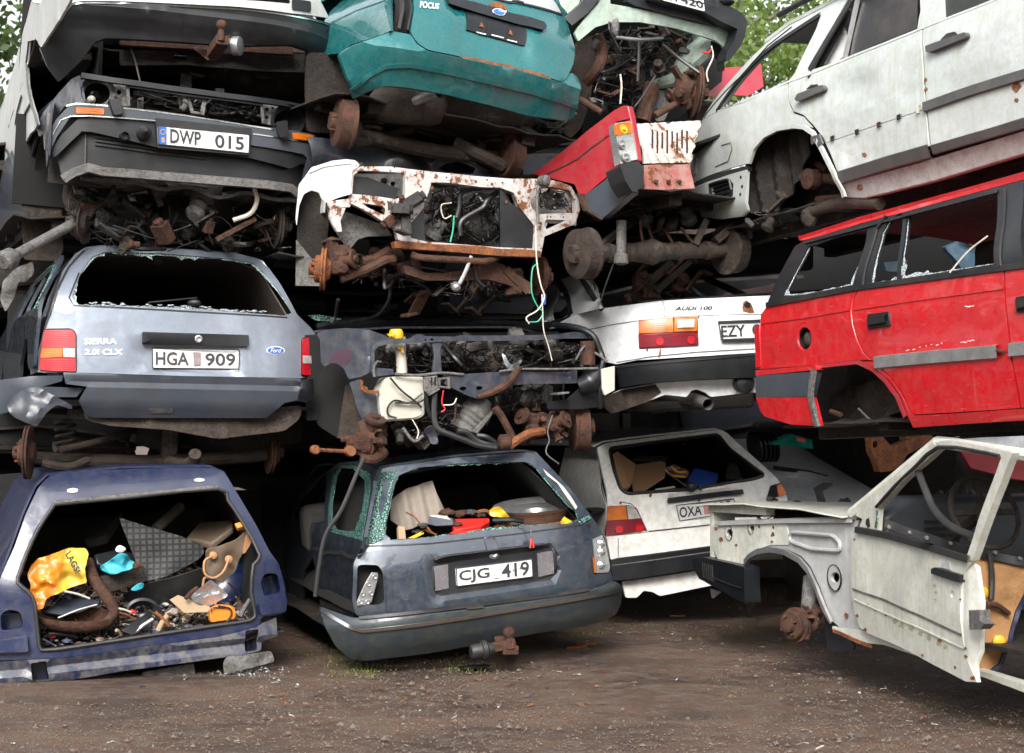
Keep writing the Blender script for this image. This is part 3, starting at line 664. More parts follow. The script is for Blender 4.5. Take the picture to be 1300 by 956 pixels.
# ---- A1: dark blue estate shell without tailgate ----
fr=Fr(180,730,9.75,-19,-4.2,0); A1=car('dark blue car shell with no tailgate, its back crammed with scrap',fr)
zz=lambda x,y: fr.hit(x,y).z
zt=zz(180,610); zs=zz(180,735)
sf=rearsurf(fr,[(-1,-.03),(zz(180,820),-.02),(zs,.0),(zt,.20)],fr.hit(183,730).x,.84,.10,5,.008)
hole=d4([(225,190),(560,158),(900,125),(940,170),(1000,260),(1060,370),(1080,400),(1050,440),(1042,560),(1058,640),(1035,680),(900,700),(600,745),(300,790),(185,803),(155,780),(138,610),(112,560),(66,520),(75,470),(100,400),(150,290)])
out=d4([(-30,700),(-20,560),(10,480),(60,370),(105,240),(160,125),(205,80),(300,64),(500,52),(700,46),(875,45),(930,70),(1000,185),(1062,290),(1112,390),(1150,440),(1172,520),(1182,580),(1182,640),(1140,655),(1075,660),(1072,690),(1060,700),(900,740),(600,780),(300,825),(120,835),(-30,840)])
lh=[d4([(1075,510),(1095,480),(1145,482),(1160,560),(1090,575)]),d4([(2,650),(35,628),(85,640),(98,705),(5,718)])]
MB().panel(sf,out,[hole]+lh,th=.03,res=.045,rd=.02).build('rear_frame',M['dark_blue'],A1,.006)
m=MB(); P=[sf.W(*sf.par(*p),-.006) for p in d4([(225,196),(560,164),(897,131),(940,178),(1000,268),(1072,405),(1045,445),(1036,560),(1052,640),(1030,674),(900,694),(600,739),(300,784),(190,796),(160,775),(144,610),(116,556),(72,518),(84,470),(108,402),(158,296),(225,196)])]; m.tube(P,.011,8,2); m.build('door_seal',M['rubber'],A1)
m=MB(); m.strip(sf.off(-.012),d4([(222,186),(560,154),(897,121)]),.016,.008); m.build('trim_strip',M['grey_metal'],A1)
for q_ in ([(275,135),(300,127),(325,132),(322,146),(298,150),(278,147)],[(800,92),(820,86),(845,90),(845,100),(820,104),(802,102)]): MB().panel(sf.off(-.006),d4(q_),th=.01,res=.1,rd=.01).build('hinge_mount',M['alu'],A1,.003)
low=d4([(120,838),(300,828),(600,783),(900,743),(1060,702),(1078,690),(1140,660),(1145,740),(1082,760),(1075,800),(1010,815),(800,845),(500,885),(210,935),(-20,945),(-20,850)])
sl_=rearsurf(fr,[(zz(180,860),.01),(zz(180,845),-.035),(zz(180,838),-.03),(zz(180,834),.0),(zz(180,826),-.03),(zz(180,810),-.02)],fr.hit(183,730).x,.84,.08,5,.01)
MB().panel(sl_,low,[d4([(126,852),(190,842),(204,925),(134,928)]),d4([(1012,716),(1068,712),(1062,800),(1012,806)])],th=.03,res=.04,rd=.01).build('rear_panel',paint('muddy_blue_paint',(.005,.013,.05),.4,.3,.9,.05,0,(.15,.135,.11),.5),A1,.005)
for q_ in ([(128,850),(188,840),(200,926),(136,930)],[(1014,714),(1066,710),(1060,806),(1014,810)],[(2,650),(90,640),(98,705),(5,718)],[(1078,500),(1145,482),(1160,560),(1090,575)]):
    MB().panel(sf.off(.11),d4(q_),th=.02,res=.1).build('recess_panel',M['dark_blue'],A1,.004)
m=sheet(fr,d4([(920,850),(935,825),(1120,800),(1135,845),(1060,865),(925,898)]),-.06,.04,5,2,.01,.03); m.build('bent_sill_end',M['grey_metal'],A1,.003)
MB().panel(sl_.off(.05),d4([(585,890),(800,852),(812,925),(590,938)]),[d4([(725,918),(742,912),(755,925),(740,932),(728,930)])],th=.01,res=.05,rd=.01).build('tow_bracket',M['grey_metal'],A1,.002)
for k,q_ in enumerate(([(1068,606),(1180,575),(1186,590),(1180,640),(1078,655)],[(-30,760),(115,740),(118,805),(-30,810)])): MB().panel(sf.off(-.045),d4(q_),th=.05,res=.05,rd=.01).build('bumper_mount',M['dark_blue'],A1,.008)
arc=d4([(1182,640),(1172,520),(1112,390),(1000,185),(930,70),(875,45),(500,52),(205,80),(160,125),(105,240),(10,480),(-20,560),(-25,800)])
hull(A1,fr,sf,arc,M['dark_blue'],3.8,'roof_and_sides'); hull(A1,fr,sf.off(.03),d4([(1050,790),(1062,600),(1090,420),(1000,240),(900,110),(220,170),(110,390),(60,530),(130,830)]),M['shade_black'],2.6,'interior_lining',.008)
floorpan(A1,fr,-.76,.76,zz(180,828),.06,2.9); bulkhead(A1,fr,-.75,.75,-.4,.5,2.4,M['shade_black'])
MB().bar(fr.W(-.6,1.35,.0),fr.W(.62,1.35,.0),.2,.5,fr.up).build('rear_seat_back',M['fabric'],A1,.05)
for x in (-.62,.60):
    m=MB(); m.ball(fr.W(x,.75,-.23),.3,12,(.6,1,.75),.06); m.build('inner_wheel_arch',M['dark_blue'],A1)
# junk in the back of A1
z0=zz(180,826)
m=MB(); q=random.Random(3)
for i in range(1500):
    x=q.uniform(-.62,.66); y=q.uniform(.08,1.1); z=z0+.02+max(0,y-.05)*.28+.05*nz(x,y,0,3)+.05*q.random()
    c=fr.W(x,y,z); u=Vector((q.uniform(-1,1),q.uniform(-1,1),q.uniform(-.5,.5))).normalized(); k=q.random(); s=q.uniform(.006,.03)
    if i % 16==0: s *= 1.9
    if k<.4: m.bar(c-u*s*1.6,c+u*s*1.6,s*.5,s*.3)
    elif k<.7: m.ball(c,s,6,(1,.7,.5),.5,i)
    else: m.tube([c,c+u*s*2,c+u*s*3+fr.up*s],s*.15,6,3)
o=item('small_scrap','rusty brown bits of scrap metal and dirt covering the floor of the dark blue shell','scrap',M['mixed'],m,bev=0); o['kind'] = 'stuff'
m=MB(); q=random.Random(5)
def lsurf(x,y): return z0+max(0,y-.05)*.28+.04*nz(x,y,0,3)
m.panel(Surf(fr,2,lsurf),[(-.66,.07),(.7,.07),(.7,1.25),(-.66,1.25)],th=.02,res=.06,param=True); o=item('rubbish_heap','dark dirty heap of rubbish under the loose scrap in the dark blue shell','rubbish',M['under'],m,bev=0); o['kind'] = 'stuff'
yb=sheet(fr,d4([(112,490),(125,455),(155,420),(225,398),(290,375),(355,378),(366,400),(350,460),(358,520),(290,540),(215,572),(188,590),(180,625),(148,632),(135,600),(120,560),(128,530)]),.10,.06,8,1,.006,.012,(0,.3),.01,fold=.035).build('plastic_bag',M['bag'],None,0,40); tag(yb,'crumpled yellow plastic bag with black writing at the left of the dark blue shell','bag')
sfb=Surf(fr,1,lambda x,z: .06)
MB().text('LAGS!',sfb,d4([(268,405),(312,482),(334,470),(292,385)]),.004,0,.03).build('bag_lettering',M['ink'],yb,0,0)
item('rubber_mat','large grey ribbed rubber mat standing folded in the middle of the dark blue shell','mat',M['mat'],sheet(fr,d4([(490,250),(600,285),(740,325),(835,362),(846,395),(820,425),(700,490),(600,515),(585,500),(540,380)]),.28,.03,3,2,.012,.03,(.15,-.1)))
item('rubber_mat','flat dark rubber mat below the large folded grey mat','mat',M['rubber'],sheet(fr,d4([(500,570),(610,520),(700,500),(840,455),(850,520),(790,570),(640,640),(560,610)]),.35,.03,3,3,.012,.04,(0,-.5)))
item('cloth_rag','turquoise rag lying left of the large folded mat','rag',M['cyan_cloth'],sheet(fr,d4([(410,455),(450,430),(495,395),(525,400),(540,430),(560,432),(545,465),(500,475),(465,488),(420,470)]),.14,.07,9,4,.01,.015,fold=.02))
item('cloth_rag','small turquoise scrap of cloth under the large folded mat','rag',M['cyan_cloth'],sheet(fr,d4([(535,548),(575,520),(597,520),(590,545),(555,555)]),.2,.03,9,9,.01,.015))
m=MB(); m.tube([fr.P(*p) for p in d4([(365,430,.25),(385,500,.15),(440,580,.1),(470,640,.08),(430,690,.08)])],[.028,.032,.032,.03,.02],10); item('rusty_pipe','thick bent rusty pipe running down beside the yellow bag','pipe',M['rust'],m)
m=MB(); m.bar(fr.P(*d4([(420,530)])[0],.2),fr.P(*d4([(590,480)])[0],.3),.05,.09,fr.up); item('metal_beam','grey dirty beam lying across in front of the folded mat','beam',M['brown_metal'],m)
m=MB(); rows=[]
for k in range(5):
    s=(0,.6,.9,1,1.02)[k]; rows.append([fr.P(320*.30769+50*s*math.cos(a)*1.0,580+650*.30769+(k-4)*-5.5+9*s*math.sin(a),.12+.09*s*math.sin(a)*-1) for a in [i*math.pi/10 for i in range(20)]])
m.grid(rows,.008,None,True); item('metal_pan','brown rusty pan on the floor of the dark blue shell below the yellow bag','pan',M['rust'],m,bev=0)
m=slab(fr,d4([(180,640,.15),(240,600,.2),(330,580,.25),(400,590,.2),(410,605,.15),(330,640,.1),(250,650,.1)]),.02); item('plastic_cover','grey plastic cover with pale scrawl lying in the rusty pan','cover',M['grey_plastic'],m)
m=slab(fr,d4([(390,400,.35),(480,380,.4),(555,395,.4),(560,470,.3),(470,480,.3),(400,440,.3)]),.05); item('black_case','black plastic case behind the turquoise rag','case',M['black_plastic'],m,bev=.01)
m=MB(); m.grid([[fr.P(*d4([(520+70+75*math.cos(a)*(1-.3*k),640+60*math.sin(a)*(1-.3*k))])[0],.1+.05*k) for a in [math.pi*(1+i/12) for i in range(13)]] for k in range(2)],.02); item('wheel_arch_liner','black plastic arch piece in the middle of the dark blue shell floor','liner',M['black_plastic'],m)
m=slab(fr,d4([(500,715,.05),(620,635,.15),(632,645,.15),(545,735,.03)]),.02); item('black_strip','black plastic strip lying slanted near the sill of the dark blue shell','strip',M['black_plastic'],m)
lb=sheet(fr,d4([(850,380),(900,370),(980,340),(1020,300),(1030,330),(985,430),(975,470),(915,525),(850,480)]),.14,.05,5,5,.02,.025).build('leather_bag',M['leather'],None,.003,40); tag(lb,'brown leather bag with looped tan handles at the right of the dark blue shell','bag')
m=MB(); m.tube([fr.P(*p) for p in d4([(875,410,.09),(845,430,.07),(845,480,.06),(880,500,.06),(920,475,.07),(945,420,.09)])],.007,8); m.tube([fr.P(*p) for p in d4([(880,500,.07),(845,500,.08),(835,545,.09)])],.007,8); m.build('handle',M['tan_leather'],lb)
for p in ((878,406),(942,422)): MB().lathe(fr.P(*d4([p])[0],.11),-fr.ax,[(.022,0),(.022,.02),(.01,.025)],14).build('handle_patch',M['tan_leather'],lb,.003)
sheet(fr,d4([(1000,400),(1015,330),(1020,300),(1045,300),(1045,340),(1010,400)]),.12,.02,5,8,.02,.02).build('flap',M['tan_leather'],lb,.003)
item('metal_foil','silvery crumpled square of foil below the leather bag','foil',M['foil'],sheet(fr,d4([(782,575),(870,505),(945,570),(865,618),(800,600)]),.08,.03,12,3,.015,.015,(0,-.3)))
oc=MB(); oc.panel(Surf(fr,1,lambda x,z: .05),d4([(865,685),(868,630),(900,612),(960,615),(977,640),(970,672)]),th=.06,res=.03,rd=.02); o=oc.build('tape_reel',M['orange_bag'],None,.006,40); tag(o,'round orange plastic reel with black line near the right sill of the dark blue shell','reel')
m=MB(); m.tube([fr.P(*p) for p in d4([(900,615,.04),(945,625,.04),(955,650,.04),(930,690,.04)])],.005,6); m.tube([fr.P(*p) for p in d4([(870,640,.04),(880,622,.04),(940,622,.04)])],.004,6); m.build('black_cord',M['hose'],o)
m=slab(fr,d4([(340,310,.9),(500,225,.9),(430,330,.7),(350,350,.7)]),.05); item('seat_cushion','dark torn seat cushion behind the yellow bag in the shadow','cushion',M['fabric'],m,bev=.01)
m=MB(); m.tube([fr.P(*p) for p in d4([(640,300,.6),(745,205,.8)])],.03,8,0); item('cardboard_tube','pale tube pointing up behind the folded mat','tube',M['board'],m)
m=slab(fr,d4([(770,330,.5),(820,270,.7),(960,260,.6),(960,290,.4),(870,360,.4)]),.04); item('torn_seat','brown torn seat piece behind the leather bag','seat',M['leather'],m,bev=.01)
m=slab(fr,d4([(700,590,.12),(735,570,.12),(870,620,.1),(860,640,.08),(760,645,.08)]),.03); item('yellowed_bracket','dirty yellow bracket left of the orange reel','bracket',M['wood'],m)
for i,(p1,p2,mt,r,nm,lb_) in enumerate([((265,555),(370,585),'white_plastic',.006,'thin_rod','white rod poking out under the yellow bag'),((240,665),(400,610),'alu',.006,'thin_rod','shiny rod lying over the rusty pan'),((485,625),(555,650),'white_plastic',.006,'thin_rod','short white rod right of the thick bent pipe'),((480,640),(555,668),'orange_rust',.006,'thin_rod','short orange rod right of the thick bent pipe'),((545,735),(630,670),'alu',.012,'bent_spoon','silvery bent bar near the middle of the shell sill'),((650,720),(690,655),'wood',.015,'wood_stick','pale wooden stick near the middle of the shell sill'),((765,585),(815,540),'rust',.012,'thin_rod','rusty rod left of the crumpled foil'),((990,660),(1030,590),'grey_metal',.012,'thin_rod','grey bar upright at the right edge of the shell'),((940,520),(1010,590),'hose',.005,'loose_wire','black wire right of the crumpled foil'),((480,715),(500,735),'wood',.01,'wood_stick','short wooden stick right of the rusty pan'),((200,730),(320,745),'hose',.008,'loose_wire','black cable along the left sill of the shell'),((700,700),(640,640),'orange_rust',.01,'thin_rod','orange rusty rod crossing the pale stick')]):
    m=MB(); A_=fr.P(*d4([p1])[0],.07); B_=fr.P(*d4([p2])[0],.10); m.tube([A_,(A_+B_)/2+fr.up*.006,B_],r,8,3); item(nm,lb_,'rod' if 'rod' in nm else nm.split('_')[1],M[mt],m,bev=0)
for (x,y),s,mt,nm,lb_ in [((545,640),.018,'red_plastic','bottle_top','small red cap in the middle of the shell floor'),((220,735),.018,'red_plastic','bottle_top','small red cap at the left sill of the shell'),((565,450),.025,'rust','rusty_ball','round rusty knob beside the turquoise rag')]:
    m=MB(); m.ball(fr.P(*d4([(x,y)])[0],.1),s,8,(1,.8,.8),.55,x); item(nm,lb_,nm.split('_')[1],M[mt],m,bev=0)
item('foam_block','small orange foam block above the leather bag','block',M['orange_bag'],slab(fr,d4([(968,275,.12),(1000,266,.12),(1008,285,.1),(980,294,.1)]),.03))
item('crumpled_paper','pinkish crumpled paper above the turquoise rag','paper',M['plate'],sheet(fr,d4([(472,388),(492,360),(525,380),(500,398)]),.2,.06,14,5,.004,.01,fold=.03))

# ---- A3: dark car front, plate DWP 015 ----
fr=Fr(225,170,10.2,-20,3.0,0); A3=car('scrapped car front end with orange indicators and DWP 015 number plate',fr)
zz=lambda x,y: fr.hit(x,y).z
xc=fr.hit(232,170).x
sf=rearsurf(fr,[(-1,.0),(.3,.05)],xc,.84,.2,3.5,.006)
# headlamp buckets and upper bar
def circ(x,y,rx,ry=None,n=18): return [(x+rx*math.cos(2*math.pi*i/n),y+(ry or rx)*math.sin(2*math.pi*i/n)) for i in range(n)]
m=MB(); m.panel(sf.off(.04),c1([(310,300),(480,322),(488,405),(325,392)]),[c1(circ(368,355,50,42)),c1(circ(452,350,9)),c1(circ(445,375,5))],th=.02,res=.03,rd=.01); m.build('headlamp_panel',M['grey_metal'],A3,.003)
m=MB(); m.panel(sf.off(.04),c1([(992,392),(1140,410),(1166,495),(1100,490),(1000,470)]),[c1(circ(1087,462,48,44)),c1(circ(1012,415,7)),c1(circ(1012,445,6)),c1(circ(1035,410,5))],th=.02,res=.03,rd=.01); m.build('headlamp_panel',M['grey_metal'],A3,.003)
for (x,y) in ((368,355),(1087,462)):
    m=MB(); c=fr.P(*c1([(x,y)])[0],.13); m.lathe(c,fr.ax,[(.095,-.06),(.10,-.02),(.085,.05),(.03,.09)],20,False); m.lathe(c,fr.ax,[(.02,.04),(.02,.09)],10); m.build('headlamp_bucket',M['shade_black'],A3)
m=MB(); m.lathe(fr.P(*c1([(347,378)])[0],.02),-fr.ax,[(.02,-.02),(.024,0),(.018,.02),(.008,.03)],14); m.build('lamp_bulb',M['white_plastic'],A3)
m=MB(); m.strip(sf.off(-.01),c1([(305,288),(420,306),(650,338),(860,366),(1000,384),(1145,408)]),.035,.03); m.strip(sf.off(.0),c1([(490,330),(700,362),(990,400)]),.012,.02); m.build('radiator_bar',M['black_plastic'],A3)
m=MB()
for a in ([(483,322),(488,404)],[(990,390),(998,470)]): m.strip(sf.off(.01),c1(a),.02,.02)
m.panel(sf.off(.01),c1([(705,350),(787,363),(776,438),(724,430)]),[c1([(722,372),(768,378),(760,425),(735,420)])],th=.02,res=.04); m.build('bonnet_latch_brace',M['grey_metal'],A3,.003)
# fender and bumper
m=MB(); m.panel(sf.off(-.02),c1([(303,284),(315,320),(325,388),(245,402),(200,470),(150,520),(140,480),(165,425),(225,350),(270,300)]),th=.012,res=.03,rd=.01); m.build('bent_wing',M['navy'],A3,.002)
bt=[(-.6,.03),(zz(225,215),-.02),(zz(225,190),-.03),(zz(225,186),-.03),(zz(225,180),-.12),(zz(225,160),-.14),(zz(225,157),-.125),(zz(225,150),-.13),(zz(225,145),-.10)]
def f2(x,z):   # follow the sloping bumper: shear z with x
    return z
bs=rearsurf(fr,[(-.5,-.09),(.5,-.09)],xc,.86,.22,4,.004)
up_=c1([(180,560),(185,500),(215,450),(262,400),(290,393),(600,420),(950,476),(1200,512),(1212,550),(1206,600),(1180,660),(1150,690),(1166,600),(1150,585),(960,552),(600,455),(345,437),(265,445),(215,520),(190,575)])
m=MB(); m.panel(bs,up_,th=.05,res=.04,rd=.006); b=m.build('front_bumper',M['grey_plastic'],A3,.006)
m=MB(); m.strip(bs.off(-.002),c1([(195,520),(230,455),(268,441),(345,440),(590,458)]),.008,.004); m.strip(bs.off(-.002),c1([(960,508),(1100,530),(1206,548)]),.008,.004); m.strip(bs,c1([(250,402),(290,393),(410,402)]),.012,.004); m.strip(bs,c1([(468,410),(700,438),(950,478),(1040,492)]),.010,.004); m.build('bumper_trim',M['chrome'],b)
m=MB(); m.panel(bs.off(.02),c1([(190,575),(230,515),(300,447),(345,441),(600,458),(960,555),(1166,588),(1160,615),(1100,640),(950,600),(600,560),(345,500),(310,498),(215,590),(195,600)]),th=.04,res=.04); m.build('bumper_lower',M['black_plastic'],A3,.004)
MB().panel(bs.off(-.012),c1([(590,447),(955,487),(948,590),(596,560)]),th=.03,res=.05,rd=.006).build('plate_recess',M['black_plastic'],A3,.006)
p=plateset(A3,fr,bs,c1([(600,549),(942,583),(945,512),(598,478)]),[('DWP',c1([(645,542),(762,553),(762,501),(645,489)])),('015',c1([(815,560),(925,570),(925,520),(815,509)]))],None,-.018)
MB().panel(bs.off(-.020),c1([(601,548),(632,551),(632,483),(600,479)]),th=.005,res=.05).build('plate_band',M['blue_badge'],p)
m=MB(); c=c1([(616,503)])[0]
for k in range(12): a=k*math.pi/6; m.ball(bs.W(*bs.par(c[0]+3.2*math.cos(a),c[1]+3.2*math.sin(a)),-.021),.003,6)
m.text('S',bs,c1([(610,541),(624,542),(624,524),(610,523)]),.021,0,.03); m.build('band_symbols',M['yellow'],p,0,0)
for q_ in ([(288,407),(395,412),(395,436),(290,431)],[(1110,503),(1190,513),(1190,537),(1112,527)]): MB().panel(bs.off(-.008),c1(q_),th=.03,res=.05,rd=.006).build('indicator',M['lens_orange'],b,.004)
for q_ in ([(412,376),(458,372),(470,432),(432,438)],[(1048,462),(1090,456),(1097,520),(1062,522)]): MB().panel(bs.off(-.05),c1(q_),th=.08,res=.05,rd=.015).build('overrider',M['black_plastic'],b,.01)
for (x,y,r_) in ((472,517,.028),(546,505,.04)): MB().lathe(bs.W(*bs.par(*c1([(x,y)])[0]),.0),-fr.ax,[(r_,-.02),(r_,.01),(r_*.75,.03),(r_*.7,.0)] if r_<.03 else [(r_,-.02),(r_,.03),(r_*.6,.05),(r_*.3,.09),(.004,.1)],18).build('fog_lamp_mount',M['rubber'],A3,.002)
ss=rearsurf(fr,[(-.5,-.0),(.5,-.02)],xc,.86,.2,4,.008)
m=MB(); m.panel(ss,c1([(218,600),(260,545),(315,500),(350,497),(600,560),(960,598),(1155,625),(1150,690),(1128,735),(1000,700),(700,672),(380,645),(330,640),(238,688)]),th=.02,res=.04,rd=.01); m.build('front_spoiler',M['black_plastic'],A3,.004)
m=MB()
for k in range(3): m.strip(ss.off(-.005),c1([(360,520+k*14),(600,556+k*13),(780,580+k*11)]),.012,.012); m.strip(ss.off(-.005),c1([(950,580+k*12),(1120,605+k*8)]),.012,.012)
m.build('grille_slats',M['dark_trim'],A3)
m=MB(); m.strip(ss.off(-.02),c1([(238,682),(280,655),(335,637),(390,652),(700,676),(900,692),(1030,704),(1105,715),(1130,738)]),.055,.02); m.strip(ss.off(-.02),c1([(325,500),(322,625)]),.006,.004); m.build('spoiler_lip',M['grey_metal'],A3)
# flank, arch and wheel housing
fl=flanksurf(fr,fr.hit(62,170).x,[(-1,.03),(0,0),(.3,.03)],.005)
az_=fr.hit(62,210).z
MB().panel(fl,[(.0,.12),(.9,.2),(3.8,.25),(3.8,-.5),(1.3,-.5),(1.26,-.25),(1.12,-.06),(.85,.02),(.5,.02),(.22,-.08),(.1,-.25),(.0,-.2)],th=.012,res=.07,rd=.02,param=True).build('side_panel',M['navy'],A3,.003)
rows=[]
for k in range(13):
    a=math.pi*(k/12); rows.append([fr.W(fl.fn(.66,-.2)+.02+t_,.68-.5*math.cos(a),-.32+.36*math.sin(a)+.01*nz(k,t_,0,2)) for t_ in (0,.12,.24,.36,.42)])
MB().grid(rows,.01).build('wheel_arch_liner',M['under'],A3)
m=MB(); m.panel(Surf(fr,1,lambda x,z: 1.12+.02*nz(x,0,z,6)),c1([(75,600),(110,545),(230,640),(240,950),(215,990),(90,985)]),th=.02,res=.06,rd=.02); m.build('mud_shield',M['brown_metal'],A3)
MB().panel(fl.off(-.015),[(.02,-.02),(.06,.06),(.15,.06),(.25,.0),(.2,-.06),(.08,-.16)],th=.02,res=.03,rd=.02,param=True).build('bent_arch_lip',M['grey_metal'],A3)
arc=c1([(1150,690),(1166,495),(1140,408),(860,366),(600,335),(420,306),(303,284)])
hull(A3,fr,sf,arc,M['white'],3.9,'bonnet_and_side',roofdrop=((0,0),(1,-.05),(1.6,-.4),(3.9,-.4)),y0=.5)
bulkhead(A3,fr,-.8,.8,-.35,.2,1.1,M['shade_black'],'firewall')
m=MB(); S=Surf(fr,2,lambda x,y: zz(225,240)+.05*y+.05*nz(x,y,0,5)); m.panel(S,[(-.5,.1),(.75,.1),(.75,.9),(-.5,.9)],th=.02,res=.06,param=True,inner=(0,0,1)); m.build('engine_undertray',M['grey_metal'],A3)
floorpan(A3,fr,-.8,.8,zz(225,270),.9,3.8)
clutter(A3,fr,c1([(500,340),(980,400),(980,470),(620,420),(500,400)]),.15,.7,26,31,[M['hose'],M['hose'],M['engine'],M['brown_metal'],M['grey_metal']],nb=10)
clutter(A3,fr,c1([(260,700),(380,670),(1100,740),(1120,950),(900,960),(400,950),(250,850)]),.15,.6,36,32,[M['hose'],M['hose'],M['brown_metal'],M['engine'],M['rust'],M['engine']],nb=34)
m=MB(); m.ball(fr.P(*c1([(700,800)])[0],.6),.2,12,(1.4,.8,.9),.25,3); m.ball(fr.P(*c1([(500,790)])[0],.65),.17,12,(1.2,.8,1),.3,8); m.build('engine_block',M['engine'],A3)
m=MB(); m.bar(fr.P(*c1([(820,910)])[0],.15),fr.P(*c1([(970,830)])[0],.15),.02,.03,fr.up); m.build('torque_bar',M['rust'],A3,.003)
T(fr,c1([(965,715,.1),(975,760,.1),(950,810,.12),(885,835,.15)]),.014).build('coolant_pipe',M['white_wire'],A3)
m=MB(); m.lathe(fr.P(*c1([(740,810)])[0],.2),fr.P(*c1([(775,745)])[0],.3)-fr.P(*c1([(740,810)])[0],.2),[(.035,-.03),(.06,0),(.045,.03),(.06,.06),(.045,.09),(.075,.12),(.09,.22),(.08,.26)],18); m.build('drive_joint',M['grey_metal'],A3)
m=MB(); a=fr.P(*c1([(285,845)])[0],.25); b_=fr.P(*c1([(45,975)])[0],-.05); m.tube([a,b_],.030,12,0); m.lathe(b_,b_-a,[(.035,-.03),(.055,0),(.058,.06),(.04,.075)],16); m.build('drive_shaft',M['grey_metal'],A3)
m=MB(); m.tube([fr.P(*p) for p in c1([(270,700,.3),(265,760,.3),(300,790,.3),(350,815,.3)])],.04,10); m.tube([fr.P(*p) for p in c1([(300,830,.25),(340,800,.3),(390,770,.35)])],.025,8); m.build('suspension_strut',M['brown_metal'],A3)
hub(A3,fr.P(*c1([(300,845)])[0],.3),fr.lat*.9-fr.ax*.4,.10,M['brown_metal']); hub(A3,fr.P(*c1([(1060,860)])[0],.3),-fr.lat,.13,M['brown_metal'])
sheet(fr,c5([(60,150),(125,125),(130,170),(95,205),(70,200),(55,260),(20,320),(0,270),(10,200)]),.15,.06,6,3,.004,.03).build('torn_plastic_liner',M['grey_metal'],A3)

# ---- A4: white car, black bumper, tow ball ----
fr=Fr(235,30,10.2,-18,2.8,0); A4=car('white car at the top left with a long black rear bumper and rusty tow ball',fr)
zz=lambda x,y: fr.hit(x,y).z; xc=fr.hit(238,30).x
sf=rearsurf(fr,[(-1,.0),(.3,.0),(.9,.3)],xc,.86,.2,4,.004)
m=MB(); m.panel(sf,c1([(240,20),(120,10),(130,-10),(170,-170),(1150,-100),(1250,70),(1100,50),(900,25),(500,6),(300,4)]),[c1([(400,-20),(430,-130),(1080,-60),(1105,15),(800,-5)])],th=.02,res=.06,rd=.02); m.build('rear_panel',M['white'],A4,.004)
m=MB(); m.panel(sf.off(-.01),c1([(1108,-5),(1180,5),(1180,45),(1108,35)]),th=.02,res=.04,rd=.01); m.build('tail_light',M['black_plastic'],A4)
bs=rearsurf(fr,[(-.4,.04),(zz(235,48),-.06),(zz(235,40),-.10),(zz(235,22),-.13),(zz(235,19),-.105),(zz(235,5),-.115),(zz(235,0),-.09)],xc,.88,.30,4,.005)
m=MB(); m.panel(bs,c1([(150,178),(215,80),(270,14),(300,8),(500,10),(900,30),(1100,55),(1250,88),(1258,150),(1225,220),(1190,285),(1160,250),(1165,190),(1100,170),(900,175),(700,160),(400,145),(360,160),(310,230),(225,310),(180,250)]),th=.05,res=.04,rd=.01); b=m.build('rear_bumper',M['black_plastic'],A4,.008)
m=MB(); m.strip(bs.off(-.002),c1([(160,172),(215,90),(272,18),(300,12),(500,14),(900,36),(1100,60),(1248,95)]),.009,.004); m.build('bumper_trim',M['chrome'],b)
m=MB(); m.panel(Surf(fr,1,lambda x,z: .25+.03*nz(x,0,z,5)),c1([(455,190),(1190,200),(1185,278),(900,262),(700,245),(455,248)]),[c1([(660,205),(690,195),(712,205),(710,230),(665,225)])],th=.03,res=.06,rd=.01); m.build('rear_valance',M['under'],A4,.004)
m=MB(); m.ball(fr.P(*c1([(1000,270)])[0],.7),.38,14,(1.1,.8,.45),.08,2); m.build('fuel_tank',M['brown_metal'],A4)
m=MB(); m.bar(fr.P(*c1([(455,158)])[0],.2),fr.P(*c1([(1110,195)])[0],.2),.05,.05,fr.up); m.build('tow_bar_beam',M['rust'],A4,.004)
m=MB(); m.poly([fr.P(*p) for p in c1([(715,170,.2),(745,168,.2),(800,200,.0),(850,165,.1),(870,190,.1),(815,230,-.02),(790,228,-.02)])],.02,fr.ax); m.build('tow_bracket',M['rust'],A4,.004)
m=MB(); p0=fr.P(*c1([(808,205)])[0],-.02); p1=fr.P(*c1([(845,150)])[0],-.2); m.bar(p0,p1,.075,.06,fr.up); m.build('tow_hitch',M['rust'],A4,.006)
m=MB(); p1=fr.P(*c1([(838,135)])[0],-.2); m.lathe(p1,fr.up,[(.022,-.03),(.020,.02),(.014,.035),(.025,.045),(.030,.06),(.025,.08),(.01,.088)],18); m.build('tow_ball',M['rust'],A4)
m=MB(); m.lathe(fr.P(*c1([(880,175)])[0],-.08),fr.lat-fr.ax*.6,[(.04,-.06),(.045,0),(.055,.01),(.055,.05),(.03,.055)],18); m.build('tow_socket',M['alu'],A4,.002)
T(fr,c1([(497,185,.2),(515,240,.1),(532,310,.05)]),.006).build('hanging_cable',M['hose'],A4)
fl=flanksurf(fr,fr.hit(47,60).x+.0,[(-1,.03),(0,0),(.3,.01),(.8,.16)],.006)
fo=[(38,-10),(95,-10),(72,30),(52,60),(46,50),(37,52),(34,80),(36,110),(42,135),(48,158),(38,170),(28,190),(20,225),(0,225),(-10,160),(4,130),(14,95),(28,55),(33,25)]
MB().panel(fl,fo,th=.012,res=.05,rd=.01).build('side_panel',M['white'],A4,.004)
m=MB(); m.strip(fl.off(-.006),[(37,54),(34,80),(36,110),(42,137),(49,158)],.02,.01); m.build('arch_lip',M['grey_metal'],A4)
m=MB(); m.strip(fl.off(-.004),[(28,122),(22,145),(20,160),(30,150),(40,130)],.012,.01); m.strip(fl.off(-.006),[(8,190),(14,200),(20,220)],.02,.01); m.build('side_moulding',M['black_plastic'],A4)
